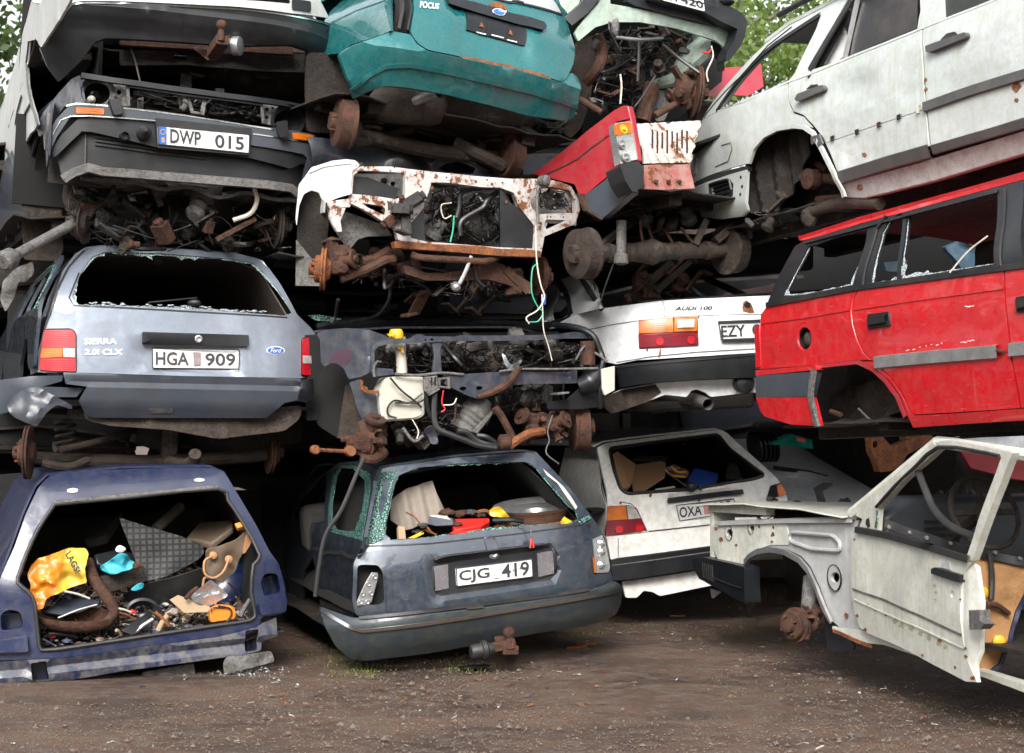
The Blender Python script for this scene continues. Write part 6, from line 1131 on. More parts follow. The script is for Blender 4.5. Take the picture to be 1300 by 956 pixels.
plateset(C2,fr,sf,d2([(805,520),(1110,508),(1100,430),(788,442)]),[('EZY',d2([(806,506),(912,502),(906,452),(802,456)])),('018',d2([(940,500),(1080,494),(1076,446),(936,450)]))],None,-.014)
MB().tube([sf.W(*sf.par(*p),-.022) for p in d2([(805,520),(1110,508),(1100,430),(788,442),(805,520)])],.009,6,0).build('plate_frame',M['ink'],C2)
MB().panel(sf.off(-.003),d2([(900,355),(912,345),(935,360),(945,385),(950,400),(930,402),(900,395),(896,378)]),th=.002,res=.03).build('rust_patch',M['orange_rust'],C2,0); MB().lathe(sf.W(*sf.par(*d2([(918,368)])[0]),-.004),-fr.ax,[(.022,-.002),(.018,.004),(.004,.004)],12).build('lock_hole',M['shade_black'],C2)
m=MB(); m.panel(sf.off(-.001),d2([(538,560),(545,556),(544,580),(538,595),(532,592)]),th=.003,res=.03); m.panel(sf.off(-.004),d2([(480,556),(487,556),(486,568),(481,568)]),th=.003,res=.05); m.build('rust_run',M['orange_rust'],C2,0)
bs=rearsurf(fr,[(-1,-.10),(zz(940,490),-.10),(zz(940,460),-.13),(1,-.12)],xc,.93,.30,5,.004)
bp=MB().panel(bs,d2([(350,632),(440,618),(700,594),(945,575),(1240,560),(1240,665),(950,680),(700,690),(530,702),(440,712),(372,724)]),th=.05,res=.05,rd=.006).build('rear_bumper',M['black_plastic'],C2,.008)
m=MB(); m.strip(bs.off(-.004),d2([(352,640),(440,626),(945,583),(1240,568)]),.008,.005); m.build('bumper_line',M['dark_trim'],bp)
MB().panel(bs.off(.10),d2([(375,730),(530,704),(700,693),(905,685),(1240,668),(1240,740),(940,745),(760,765),(735,745),(700,732),(675,738),(655,765),(560,755),(470,790),(330,838),(285,800),(280,775)]),th=.02,res=.05,rd=.01).build('rear_valance',M['audi_white'],C2,.004)
MB().panel(bs.off(.09),d2([(278,772),(372,735),(520,710),(545,745),(500,775),(330,838),(290,805)]),th=.02,res=.06).build('dirty_corner',M['brown_metal'],C2)
MB().tube([fr.P(*p) for p in d2([(560,760,.5),(640,770,.25),(700,775,.1),(748,798,-.08)])],.035,14,4,False).build('exhaust_pipe',M['grey_metal'],C2)
MB().lathe(fr.P(*d2([(905,705)])[0],-.06),-fr.ax,[(.06,-.05),(.065,0),(.05,.02),(.01,.03)],18).build('tow_cover',M['black_plastic'],C2)
m=MB(); a,b_=d2([(560,780)])[0],d2([(940,790)])[0]; m.panel(Surf(fr,1,lambda x,z: .25),d2([(430,800),(700,770),(950,750),(950,810),(700,825),(450,830)]),th=.4,res=.2); m.build('spare_wheel_well',M['under'],C2,.02)
# pillar, side window, rear window
fl=flanksurf(fr,fr.hit(*d2([(262,470)])[0]).x,[(-1,.05),(zz(760,420),0),(zz(760,395),.02),(zz(760,345),.24)],.004)
MB().panel(fl,d2([(280,380),(182,228),(110,225),(60,250),(0,300),(-40,460),(60,470),(160,412)]),[d2([(62,262),(100,255),(118,290),(155,405),(78,440),(68,380)])],th=.02,res=.05).build('rear_pillar',M['audi_white'],C2,.004)
m=MB(); P=[fl.W(*fl.par(*p),-.004) for p in d2([(70,255),(100,250),(120,285),(157,408),(74,445)])]; m.tube(P,.018,7,2); m.build('side_window_trim',M['dark_trim'],C2)
m=MB(); m.tube([fr.P(*p) for p in d2([(182,228,.75),(230,300,.45),(285,382,.2)])],.018,8,3); m.tube([fr.P(*p) for p in d2([(182,225,.75),(330,207,.8),(540,205,.85),(660,212,.85),(700,232,.8),(905,326,.25)])],.022,8,3); m.build('rear_window_frame',M['dark_trim'],C2)
m=MB(); m.panel(Surf(fr,2,lambda x,y: zz(940,385)+.05),[(xc-.7,.15),(xc+.7,.15),(xc+.6,.8),(xc-.6,.8)],th=.01,res=.15,param=True); m.build('parcel_shelf',M['shade_black'],C2)
m=MB(); rows=[]
for y in (.7,1.2,1.8,2.3,2.6): rows.append([fr.W(xc+x*(.86 if y<2.5 else .9),y,(zz(940,355)+.04)+.03*(1-x*x)-.02-(0 if y<2.5 else .08)) for x in (-.68,-.5,-.25,0,.25,.5,.68)])
m.grid(rows,.02); m.build('roof',M['audi_white'],C2)
hull(C2,fr,sf,d2([(1240,560),(1240,330)]),M['audi_white'],4,'far_side',roofdrop=((0,0),(4,0)),y0=.3); floorpan(C2,fr,xc-.85,xc+.85,zz(940,505),.3,4.2); bulkhead(C2,fr,xc-.85,xc+.85,zz(940,505),zz(940,362),2.6,M['shade_black'])
T(fr,d2([(280,355,.1),(300,290,.1),(340,180,.1),(365,110,.1)]),.004).build('aerial',M['grey_metal'],C2)
clutter(C2,fr,d2([(370,350),(450,260),(600,200),(700,320),(560,335)]),.3,.6,6,71,[M['rust'],M['hose'],M['rust'],M['brown_metal'],M['rust']],nb=22)
m=MB(); m.bar(fr.P(*d2([(520,310)])[0],.3),fr.P(*d2([(690,155)])[0],.3),.06,.04,fr.up); m.bar(fr.P(*d2([(470,290)])[0],.35),fr.P(*d2([(590,180)])[0],.35),.05,.05,fr.up); m.build('fallen_strut',M['brown_metal'],C2,.004)
T(fr,d2([(650,265,.4),(700,310,.3),(730,330,.3)]),.012).build('blue_tube',M['navy'],C2)

# ---- C3: red pickup corner ----
fr=Fr(806,200,10.3,-42,2,-12); C3=car('dull red tail corner with orange lamp, grey bumper end and ribbed load floor',fr)
fl=Surf(fr,0,lambda y,z: .0+.01*nz(y,z,0,4)+.05*max(0,-y)+.01*y*y)
MB().panel(fl,c3([(115,705),(300,560),(440,450),(478,428),(500,427),(505,480),(450,492),(455,560),(470,668),(330,788),(300,782),(285,745),(190,722)]),th=.02,res=.05,rd=.01).build('side_panel',M['dull_red'],C3,.005)
m=MB(); m.strip(fl.off(-.003),c3([(150,715),(300,640),(425,545)]),.010,.004); m.build('panel_crease',M['maroon'],C3)
sf=Surf(fr,1,lambda x,z: .0-.04*math.exp(-(x/.05)**2)*0)
m=MB(); m.panel(sf,c3([(500,427),(522,432),(532,470),(548,560),(560,655),(542,650),(515,488)]),th=.04,res=.05); m.build('corner_post',M['dull_red'],C3,.006)
lt=MB().panel(sf.off(-.01),c3([(448,498),(514,488),(520,540),(540,645),(500,652),(472,664),(455,560)]),th=.05,res=.05,rd=.006).build('lamp_cluster',M['reflector'],C3,.006)
MB().panel(sf.off(-.02),c3([(452,502),(512,492),(518,538),(458,548)]),th=.02,res=.05,rd=.006).build('lens',M['lens_orange'],lt,.003)
for (x,y,mt) in ((484,522,'yellow'),(482,585,'alu'),(497,640,'alu')): MB().lathe(fr.P(*c3([(x,y)])[0],-.022),-fr.ax,[(.03,-.005),(.028,.003),(.012,-.002),(.01,.01),(.002,.012)],14).build('bulb',M[mt],lt)
MB().panel(sf.off(-.04),c3([(470,672),(500,655),(545,652),(565,680),(562,760),(520,777),(490,730)]),th=.12,res=.05,rd=.01).build('bumper_end',M['black_plastic'],C3,.02)
MB().panel(fl.off(-.03),c3([(325,792),(400,735),(475,668),(500,730),(520,777),(400,882),(345,850)]),th=.05,res=.05,rd=.006).build('bumper_side',M['grey_plastic'],C3,.01)
m=MB(); m.poly([fr.P(*p,.02) for p in c3([(300,780),(325,790),(345,850),(402,884),(395,890),(330,850)])],.02,fr.ax); m.build('rusty_edge',M['rust'],C3)
wt=paint('flaking_white_paint',(.50,.46,.43),.5,.1,.6,.16,0,(.2,.15,.11),.6)
fr3=Fr(845,205,10.45,-27,1,0)
m=MB(); m.panel(Surf(fr3,1,lambda x,z: .15+.9*z+.012*math.sin(x*95)),c3([(540,500),(795,488),(775,560),(752,658),(566,662)]),th=.015,res=.02); m.build('load_floor',wt,C3,.002)
m=MB()
for k in range(8): m.bar(fr3.P(*c3([(600+k*20,525+(k % 3)*6)])[0],.05),fr3.P(*c3([(600+k*20,600+(k % 2)*20)])[0],.02),.008,.01,fr3.ax)
m.build('floor_slots',M['rust'],C3)
MB().panel(Surf(fr3,1,lambda x,z: -.02+.02*nz(x,0,z,8)),c3([(566,668),(750,662),(772,762),(640,768),(566,764)]),th=.03,res=.05).build('rear_crossmember',paint('scraped_red_paint',(.32,.06,.05),.5,.1,.8,.17,0,(.3,.27,.25),.5),C3,.004)
for x in (615,665,710): MB().lathe(fr3.P(*c3([(x,735)])[0],-.03),-fr3.ax,[(.012,-.01),(.012,.008),(.004,.01)],8).build('bolt',M['rust'],C3)
floorpan(C3,fr3,fr3.hit(820,0).x,fr3.hit(820,0).x+1.3,fr3.hit(820,240).z,.05,3.5)
m=MB(); a,b_=fr3.P(*d2([(190,145)])[0],.25),fr3.P(*d2([(870,125)])[0],.35)
ax_=(b_-a).normalized(); m.tube([a,a+(b_-a)*.3,a+(b_-a)*.45,a+(b_-a)*.55,b_],[.045,.05,.08,.05,.045],14,4)
for t in (.18,.3,.62,.8): m.lathe(a+(b_-a)*t,ax_,[(.055,-.02),(.058,0),(.055,.02)],14)
m.build('rear_axle',M['brown_metal'],C3)
hub(C3,a,ax_*1,.145,M['brown_metal'],'brake_drum',True); hub(C3,b_-ax_*.02,ax_*-1,.145,M['brown_metal'],'brake_drum',True)
m=MB(); m.bar(fr3.P(*d2([(280,110)])[0],.3),fr3.P(*d2([(440,-10)])[0],.6),.05,.035,fr.up); m.bar(fr3.P(*d2([(780,90)])[0],.3),fr3.P(*d2([(860,20)])[0],.3),.05,.05,fr.up); m.bar(fr3.P(*d2([(690,110)])[0],.3),fr3.P(*d2([(740,0)])[0],.3),.07,.04,fr.up); m.build('trailing_arm',M['brown_metal'],C3,.004)
m=MB(); m.lathe(fr3.P(*d2([(370,185)])[0],.2),fr3.up,[(.02,-.01),(.045,0),(.04,.05),(.03,.06),(.03,.25)],14); m.build('damper',M['grey_metal'],C3)
for p in ([(455,0,.3),(460,70,.3),(500,175,.25)],[(480,0,.4),(520,100,.35),(600,120,.3),(560,40,.4)],[(630,30,.3),(690,110,.3)]): T(fr3,d2(p),.009).build('brake_hose',M['rust'],C3)
clutter(C3,fr3,c3([(420,800),(600,780),(770,780),(780,900),(480,940)]),.3,.8,12,72,[M['hose'],M['hose'],M['brown_metal'],M['engine'],M['rust']],nb=10)
# maroon car seen through the gap
frm=Fr(690,205,11.6,-27,0,0); MX=car('maroon car tail just visible in the gap beside the white stripped front',frm)
MB().panel(Surf(frm,1,lambda x,z: 0),c3([(30,590),(260,590),(250,610),(120,720),(20,720)]),th=.3,res=.1).build('tail_panel',M['maroon'],MX,.01)
m=MB()
for k in range(5): m.strip(Surf(frm,1,lambda x,z: -.01),c3([(50,598+k*5),(260,596+k*4)]),.008,.006)
m.panel(Surf(frm,1,lambda x,z: -.1),c3([(50,572),(290,562),(290,585),(55,592)]),th=.1,res=.1,rd=.01); m.build('top_trim',M['black_plastic'],MX)
MB().panel(Surf(frm,1,lambda x,z: -.03),c3([(60,635),(215,630),(130,705),(50,710)]),th=.05,res=.1).build('lamp_glass',M['lens_clear'].copy() if False else glassy('dark_lamp_glass',(.12,.13,.15),.2),MX,.004)
floorpan(MX,frm,-.2,.8,-.25,.3,3)

# ---- C4: pale green front ----
fr=Fr(850,30,11.2,-27,6,0); C4=car('pale green car front at the top with open engine bay and 420 plate',fr)
zz=lambda x,y: fr.hit(x,y).z; xc=fr.hit(*c3([(650,60)])[0]).x
sf=rearsurf(fr,[(-1,0),(1,.0)],xc,.86,.2,4,.01)
MB().panel(sf,c3([(430,15),(505,28),(865,108),(948,115),(925,170),(898,212),(880,182),(850,162),(700,116),(550,90),(440,90),(370,110),(300,168),(285,135),(300,110),(340,60),(385,10),(395,-60),(430,-60)]),th=.02,res=.04,rd=.01).build('front_panel',M['pale_green'],C4,.004)
MB().panel(sf.off(-.03),c3([(498,-20),(640,-10),(830,40),(870,92),(866,108),(700,68),(530,22),(498,5)]),th=.05,res=.05).build('lower_grille',M['black_plastic'],C4,.004)
MB().panel(sf.off(-.12),c3([(600,-60),(800,-20),(872,5),(960,50),(985,85),(975,145),(955,190),(915,242),(897,248),(900,215),(930,165),(945,118),(880,88),(812,50),(640,8),(600,-5)]),th=.10,res=.05,rd=.01).build('front_bumper',M['black_plastic'],C4,.015)
m=MB(); m.ball(fr.P(*c3([(895,8)])[0],-.1),.06,8,(1,1,.5)); m.build('overrider',M['black_plastic'],C4)
plateset(C4,fr,sf,c3([(640,0),(812,46),(806,-5),(625,-60)]),[('420',c3([(715,12),(806,36),(802,6),(712,-18)])),('KLN',c3([(632,-8),(700,8),(697,-22),(630,-38)]))],None,-.14)
MB().panel(sf.off(-.02),c3([(240,72),(300,20),(340,-30),(400,-30),(385,0),(345,50),(275,106)]),th=.02,res=.05).build('wing_trim',M['black_plastic'],C4,.004)
MB().panel(sf.off(.05),c3([(215,-20),(240,-60),(330,-60),(300,20),(242,68)]),th=.02,res=.05).build('front_wing',M['pale_green'],C4,.004)
MB().panel(Surf(fr,1,lambda x,z: .6+.03*nz(x,0,z,5)),c3([(290,170),(360,140),(370,250),(350,400),(310,520),(270,560),(240,540)]),th=.02,res=.07,rd=.02).build('wheel_arch_liner',M['brown_metal'],C4)
MB().panel(Surf(fr,1,lambda x,z: .9+.03*nz(x,0,z,5)),c3([(300,160),(600,100),(900,180),(880,330),(700,480),(320,540)]),th=.02,res=.1).build('engine_bulkhead',M['shade_black'],C4)
m=MB(); m.tube([fr.P(*p) for p in c3([(830,175,.2),(780,220,.2),(730,270,.25),(690,320,.3),(600,345,.4)])],[.07,.08,.07,.05,.03],10); m.build('chassis_leg',M['pale_green'],C4)
m=MB(); m.tube([fr.P(*p) for p in c3([(600,340,.3),(585,400,.3),(560,490,.3)])],.05,10); m.tube([fr.P(*p) for p in c3([(375,140,.2),(395,200,.2),(380,270,.2),(330,330,.3)])],.04,10); m.build('suspension_leg',M['rust'],C4)
m=MB(); m.tube([fr.P(*p) for p in c3([(610,468,.1),(720,405,.1),(740,385,.15)])],.022,10); m.tube([fr.P(*p) for p in c3([(305,400,.0),(395,455,-.1)])],.02,8,0); m.build('drive_shaft',M['rust'],C4)
hub(C4,fr.P(*c3([(780,375)])[0],.1),-fr.lat*.9+fr.ax*.3,.17,M['rust'])
m=MB(); cast(m,fr.P(*c3([(735,360)])[0],.12),.11*1.25,583,fr); m.build('steering_knuckle',M['rust'],C4)
sheet(fr,c3([(600,420),(640,340),(690,330),(690,400),(650,490),(610,490)]),.35,.05,6,3,.01,.03).build('torn_splash_guard',M['grey_metal'],C4)
m=MB(); m.panel(Surf(fr,1,lambda x,z: .1+.05*nz(x,0,z,6)),c3([(840,165),(880,185),(895,215),(892,285),(870,290),(865,240),(840,210)]),th=.015,res=.04); m.build('torn_wing_edge',M['shade_black'],C4)
clutter(C4,fr,c3([(380,120),(560,100),(800,150),(850,200),(760,300),(560,340),(540,480),(400,490),(350,330)]),.15,.8,44,73,[M['hose'],M['hose'],M['brown_metal'],M['engine'],M['rust'],M['grey_metal']],nb=36)
for p,r,mt in (([(545,150,.1),(545,220,.1),(540,330,.1)],.01,'hose'),([(425,90,0),(430,130,-.02),(470,210,0)],.008,'hose'),([(640,180,.1),(700,230,.08),(790,295,.0)],.012,'hose'),([(470,300,.1),(475,350,.1),(470,420,.1)],.006,'white_wire'),([(838,185,0),(845,230,0),(820,290,0),(825,330,0)],.005,'white_wire'),([(800,210,0),(825,215,0),(835,200,0)],.006,'red_wire'),([(450,150,.1),(550,160,.1),(640,155,.15)],.012,'alu'),([(345,540,.3),(400,520,.3),(520,440,.2),(610,310,.2)],.008,'hose')): T(fr,c3(p),r).build('engine_hose' if r>.006 else 'loose_wire',M[mt],C4)
m=MB(); m.ball(fr.P(*c3([(450,110)])[0],-.02),.035,8,(.8,.8,1.6),.2); m.build('lamp_connector',M['grey_metal'],C4)
hull(C4,fr,sf,c3([(948,115),(960,-60),(300,-90)]),M['pale_green'],3.6,'bonnet',roofdrop=((0,0),(4,0)),y0=.2); floorpan(C4,fr,xc-.8,xc+.8,fr.hit(850,120).z,.9,3.8)
# red wing behind
frr=Fr(905,100,12.6,-40,0,0); RX=car('pinkish red car wing poking out behind the pale green front',frr)
MB().panel(Surf(frr,1,lambda x,z: .3*(z)+.02*nz(x,0,z,4)),c3([(715,325),(850,275),(862,262),(880,275),(960,270),(1035,253),(1042,265),(1050,350),(985,388),(920,385),(830,392),(810,350),(760,345)]),th=.03,res=.06,rd=.006).build('front_wing',paint('faded_red_paint',(.42,.015,.04),.4,.4,.2,.01),RX,.01)
MB().panel(Surf(frr,1,lambda x,z: .05),c3([(810,345),(905,320),(1000,285),(1003,292),(910,330),(815,356)]),th=.02,res=.08).build('wing_crease',M['maroon'],RX)
MB().panel(Surf(frr,1,lambda x,z: .2),c3([(985,320),(1015,310),(1018,350),(990,375)]),th=.04,res=.1).build('tape',M['white_plastic'],RX); MB().panel(Surf(frr,1,lambda x,z: .12),c3([(1018,265),(1035,262),(1052,352),(1030,365)]),th=.04,res=.1).build('rubber_edge',M['dark_trim'],RX)
m=MB(); m.bar(frr.W(-.3,.3,-.35),frr.W(.3,3,-.35),1.3,.5,frr.up); m.build('body',M['under'],RX,.05)
MB().panel(Surf(frr,1,lambda x,z: .0),c3([(730,300),(775,275),(850,275),(780,300)]),th=.1,res=.1).build('blue_scrap',M['navy'],RX)

# ================= column D =================
# ---- D2: red estate ----
fr=Fr(1100,430,9.0,-25,0,-2.4); D2=car('bright red estate seen from its side with smashed side windows',fr)
zp=lambda x,y: fr.hit(x,y,0,0).z
zbelt=zp(1090,365); zroof=zp(1090,275); zsill=zp(1200,525)
fl=flanksurf(fr,0,[(zsill-.1,.06),(zsill,.03),(zp(1150,460),.0),(zp(1150,400),.0),(zbelt,.02),(zroof+.05,.22)],.006,0,3)
fl.fn=(lambda f: lambda y,z: f(y,z)+.02*max(0,y-.8)+.25*max(0,y-1.25)**2)(fl.fn)
big=1500
quarter=d3([(238,560),(240,505),(262,474),(400,446),(588,413),(572,445),(563,490),(568,540),(582,590),(606,640),(636,668),(590,668),(440,686),(232,700),(236,640)])
rdoor=d3([(592,412),(850,372),(1108,342),(1112,460),(1130,620),(1164,838),(960,852),(790,861),(778,850),(745,780),(705,725),(665,690),(640,668),(611,640),(587,590),(573,540),(568,490),(577,445)])
fdoor=d3([(1113,341),(1181,330),(1600,280),(1600,800),(1171,837),(1136,620),(1117,460)])
MB().panel(fl,quarter,[d3(circ(397,590,24,40))],th=.015,res=.05).build('rear_quarter',M['red'],D2,.004)
dr=MB().panel(fl,rdoor,th=.02,res=.05).build('rear_door',M['red'],D2,.005)
df=MB().panel(fl,fdoor,th=.02,res=.08).build('front_door',M['red'],D2,.005)
MB().panel(fl,d3([(640,672),(665,694),(705,729),(742,785),(775,853),(790,865),(960,856),(1170,841),(1600,806),(1600,860),(1181,882),(960,895),(785,908),(772,880),(742,800),(700,740),(655,700),(600,672)]),th=.03,res=.05).build('sill',M['red'],D2,.004)
m=MB(); m.strip(fl.off(-.002),d3([(245,535),(400,515),(560,487)]),.010,.004); m.strip(fl.off(-.002),d3([(572,487),(800,452),(1110,410)]),.010,.004); m.build('shoulder_crease',M['red'],D2)
m=MB(); m.panel(fl.off(.01),d3([(592,412),(1108,342),(1600,280),(1600,830),(1170,850),(790,870),(700,720),(600,650),(560,500)]),th=.01,res=.15); m.build('door_backing',M['shade_black'],D2)
for q_,par in (([(620,504),(697,493),(701,545),(623,556)],dr),([(1150,442),(1200,434),(1202,490),(1153,498)],df)):
    h=MB().panel(fl.off(-.010),d3(q_),th=.012,res=.04,rd=.008).build('handle_plate',M['black_plastic'],par,.003)
    y=(q_[0][1]+q_[3][1])/2; MB().strip(fl.off(-.016),d3([(q_[0][0]+8,y-2),(q_[1][0]-6,y-12)]),.045,.014).build('handle',M['dark_trim'],h)
    MB().panel(fl.off(-.014),d3([(q_[0][0]+6,y+6),(q_[1][0]-5,y-4),(q_[1][0]-5,y+14),(q_[0][0]+6,y+24)]),th=.006,res=.05,rd=.005).build('handle_recess',M['shade_black'],h)
m=MB(); m.strip(fl.off(-.002),d3([(652,676),(870,655),(1090,637)]),.065,.014); m.build('door_moulding',M['alu'],dr); MB().strip(fl.off(-.002),d3([(1132,631),(1600,590)]),.065,.014).build('door_moulding',M['alu'],df)
MB().tube([fl.W(*fl.par(*d3([(1090,632)])[0]),-.01),fl.W(*fl.par(*d3([(1118,638)])[0]),-.01)],.008,6,0).build('moulding_clip',M['rust'],dr)
m=MB()
for a in ([(760,632),(830,618),(885,608)],[(955,604),(1000,598)],[(970,478),(995,472)]):
    for k in range(7):
        t_=k/6; i=min(int(t_*(len(a)-1)),len(a)-2); u=t_*(len(a)-1)-i; x=a[i][0]+(a[i+1][0]-a[i][0])*u; y=a[i][1]+(a[i+1][1]-a[i][1])*u
        m.strip(fl.off(.0),d3([(x,y+rnd.uniform(-4,4)),(x+rnd.uniform(3,12),y+rnd.uniform(-4,2))]),.004,.0015)
m.build('paint_chips',M['plate'],dr)
# fuel filler
c_=fl.par(*d3([(397,590)])[0]); m=MB(); m.lathe(fl.W(*c_,.05),fr.lat,[(.085,-.05),(.082,0),(.06,.04),(.03,.045)],22,False); m.build('filler_bowl',M['shade_black'],D2); MB().lathe(fl.W(*c_,.04),-fr.lat,[(.035,-.01),(.035,.02),(.02,.03)],14).build('filler_cap',M['brown_metal'],D2)
# bumper end
bf=fl.off(-.03)
for q_,mt,nm in (([(222,704),(437,686),(439,702),(223,722)],'red','bumper_top'),([(224,722),(432,708),(424,740),(412,797),(224,801)],'grey_plastic','bumper_insert'),([(223,801),(412,799),(438,902),(350,897),(255,868),(240,850)],'red','bumper_lower')): MB().panel(bf,d3(q_),th=.05,res=.05,rd=.004).build(nm,M[mt],D2,.008)
m=MB(); m.strip(bf.off(-.002),d3([(436,700),(428,750),(424,800),(440,870),(450,905)]),.03,.02); m.build('bumper_edge',M['grey_metal'],D2)
rsf=Surf(fr,1,lambda x,z: .0)
yq=fl.par(*d3([(238,600)])[0])[0]
MB().panel(fl.off(-.005),d3([(219,548),(237,543),(238,600),(241,690),(222,697)]),th=.04,res=.05).build('tail_light',M['lens_red'],D2,.004)
# upper body
roof=d3([(378,240),(450,205),(600,158),(760,118),(980,58),(1181,0),(1600,-115),(1600,-85),(1181,22),(980,76),(770,134),(600,178),(460,222),(398,238)])
MB().panel(fl,roof,th=.03,res=.06).build('roof_rail',M['red'],D2,.004)
frame=d3([(262,472),(282,425),(330,320),(362,262),(395,240),(460,223),(600,180),(770,136),(980,78),(1181,24),(1600,-83),(1600,279),(1181,329),(1110,340),(850,370),(590,411),(400,445)])
w1=d3([(322,438),(345,385),(385,310),(410,262),(480,235),(600,204),(622,200),(612,260),(590,330),(570,398),(470,418),(400,432)])
w2=d3([(632,396),(650,300),(672,215),(695,172),(742,140),(746,145),(738,260),(728,378),(680,388)]); w3=d3([(742,376),(750,260),(760,152),(900,112),(1085,66),(1082,200),(1074,324),(900,352)])
w4=d3([(1175,300),(1172,160),(1178,42),(1300,10),(1600,-65),(1600,250)])
MB().panel(fl,frame,[w1,w2,w3,w4],th=.03,res=.045,rd=.008).build('window_frames',M['black_plastic'],D2,.005)
m=MB(); m.strip(fl.off(-.004),d3([(605,404),(625,300),(655,200),(690,150)]),.02,.01); m.strip(fl.off(-.004),d3([(1095,335),(1100,200),(1105,60)]),.03,.01); m.strip(fl.off(-.003),d3([(262,470),(590,408),(1110,338),(1600,276)]),.03,.008); m.strip(fl.off(-.004),d3([(400,248),(770,148),(1090,64)]),.014,.008); m.build('window_trim',M['dark_trim'],D2)
for w_,sd_ in ((w1,3),(w2,4),(w3,5)): shards(D2,fl,w_,sd_,M['pale_shard'],(.3,2.6),sides=lambda y,z: 1.6 if z<zbelt+.12 else .2,big=.12)
for q_ in ([(560,400),(568,380),(590,330),(612,300),(606,340),(600,400)],[(312,436),(322,400),(338,420),(345,436)],[(700,385),(720,370),(750,372),(800,352),(850,358),(890,350),(930,352),(900,362),(780,380)],[(735,374),(742,330),(752,335),(745,376)]): MB().panel(fl.off(.005),d3([(x+rnd.uniform(-3,3),y) for x,y in q_]),th=.004,res=.03).build('glass_shard',M['pale_shard'],D2,0,0)
W_=1.62
rows=[]
for y in [fl.par(*p)[0] for p in d3([(378,238),(600,168),(980,66),(1181,10),(1600,-100)])]:
    z={0: 0}.get(0); zz_=max(q[1] for q in [fl.par(*p) for p in d3([(378,238),(600,168),(980,66),(1181,10),(1600,-100)])] if abs(q[0]-y)<1e-3)
    rows.append([fr.W(fl.fn(y,zz_)+x,y,zz_+.06*(1-((x-.65)/.65)**2)) for x in (0,.05,.15,.3,.6,.9,1.15,1.25,1.3)])
MB().grid(rows,.02).build('roof',M['red'],D2)
ye=fl.par(*d3([(238,600)])[0])[0]; y0_=-2.2
m=MB(); m.panel(Surf(fr,0,lambda y,z: W_-.15*sstep(zbelt,zroof,z)),[(y0_,zsill),(ye,zsill),(ye,zbelt),(ye-.3,zroof-.05),(y0_,zroof+.2)],[[(-.6,zbelt+.03),(.3,zbelt+.03),(.1,zroof-.05),(-.6,zroof)],[(-1.8,zbelt+.05),(-.75,zbelt+.05),(-.75,zroof),(-1.7,zroof+.02)]],th=.02,res=.15,param=True); m.build('far_side',M['red'],D2)
m=MB(); m.panel(Surf(fr,0,lambda y,z: .45),[(y0_,zsill),(ye-.1,zsill),(ye-.1,zbelt-.06),(y0_,zbelt-.06)],[[(.0,zsill),(0,zsill+.3),(.9,zsill+.3),(.9,zsill)]] if False else [],th=.02,res=.2,param=True); m.build('inner_panel',M['shade_black'],D2)
MB().panel(Surf(fr,2,lambda x,y: zbelt-.05),[(.05,y0_),(1.6,y0_),(1.6,ye-.1),(.05,ye-.1)],th=.02,res=.25,param=True).build('load_cover',M['shade_black'],D2)
for yy in (-.9,.15):
    m=MB(); m.panel(Surf(fr,1,lambda x,z: yy+.15*(z-zbelt)),[(.9,zbelt-.1),(1.45,zbelt-.1),(1.42,zbelt+.3),(.95,zbelt+.3)],th=.12,res=.1,rd=.06,param=True); m.build('seat_back',M['fabric'],D2,.03)
MB().panel(Surf(fr,0,lambda y,z: .40+.04*nz(y,z,0,4)),d3([(435,700),(640,668),(760,790),(790,880),(680,900),(440,900)]),th=.02,res=.05).build('inner_wheel_arch',M['under'],D2)
MB().panel(Surf(fr,0,lambda y,z: .28+.05*nz(y,z,0,5)),d3([(480,800),(520,765),(700,735),(770,800),(750,850),(560,895),(500,870)]),th=.2,res=.04,rd=.03).build('fuel_tank',M['brown_metal'],D2,.01)
m=MB(); m.strip(fl.off(.03),d3([(438,690),(600,672),(655,698),(700,738),(745,800),(772,870)]),.03,.03); m.build('arch_lip',M['dull_red'],D2)
for p in ([(705,800),(760,795)],[(710,815),(765,812)],[(740,890),(790,880)],[(435,850),(470,862)]): MB().tube([fl.W(*fl.par(*q_),.1) for q_ in d3(p)],.014,8,0).build('rusty_stub',M['rust'],D2)
T(fr,d3([(590,840,.3),(650,890,.2),(740,895,.2)]),.006).build('loose_wire',M['grey_metal'],D2)
floorpan(D2,fr,.1,W_,zsill-.02,y0_,ye-.05)
MB().tube([fl.W(*fl.par(*p),-.03) for p in d3([(935,355),(1000,280),(1070,225)])],.004,6).build('seat_belt_wire',M['white_wire'],D2)
# light blue scrap seen through the windows
frb=Fr(1235,325,11.6,-27,0,0); BX=car('light blue car body showing through the smashed windows of the red estate',frb)
MB().panel(Surf(frb,1,lambda x,z: .05*nz(x,0,z,5)),d3([(900,262),(980,230),(1090,210),(1095,285),(1010,280),(1000,350),(960,350),(930,300),(905,275)]),th=.04,res=.05,rd=.01).build('front_wing',M['light_blue'],BX,.01)
MB().panel(Surf(frb,1,lambda x,z: -.05),d3([(960,240),(1090,215),(1092,250),(1000,262)]),th=.02,res=.05).build('rusty_edge',M['board'],BX,.004)
MB().panel(Surf(frb,1,lambda x,z: .1),d3([(680,318),(765,310),(760,350),(690,350)]),th=.04,res=.06,rd=.01).build('side_piece',M['light_blue'],BX,.01)
m=MB(); m.bar(frb.W(.1,.3,-.35),frb.W(.1,3,-.35),1.4,.3,frb.up); m.build('body',M['shade_black'],BX,.05)

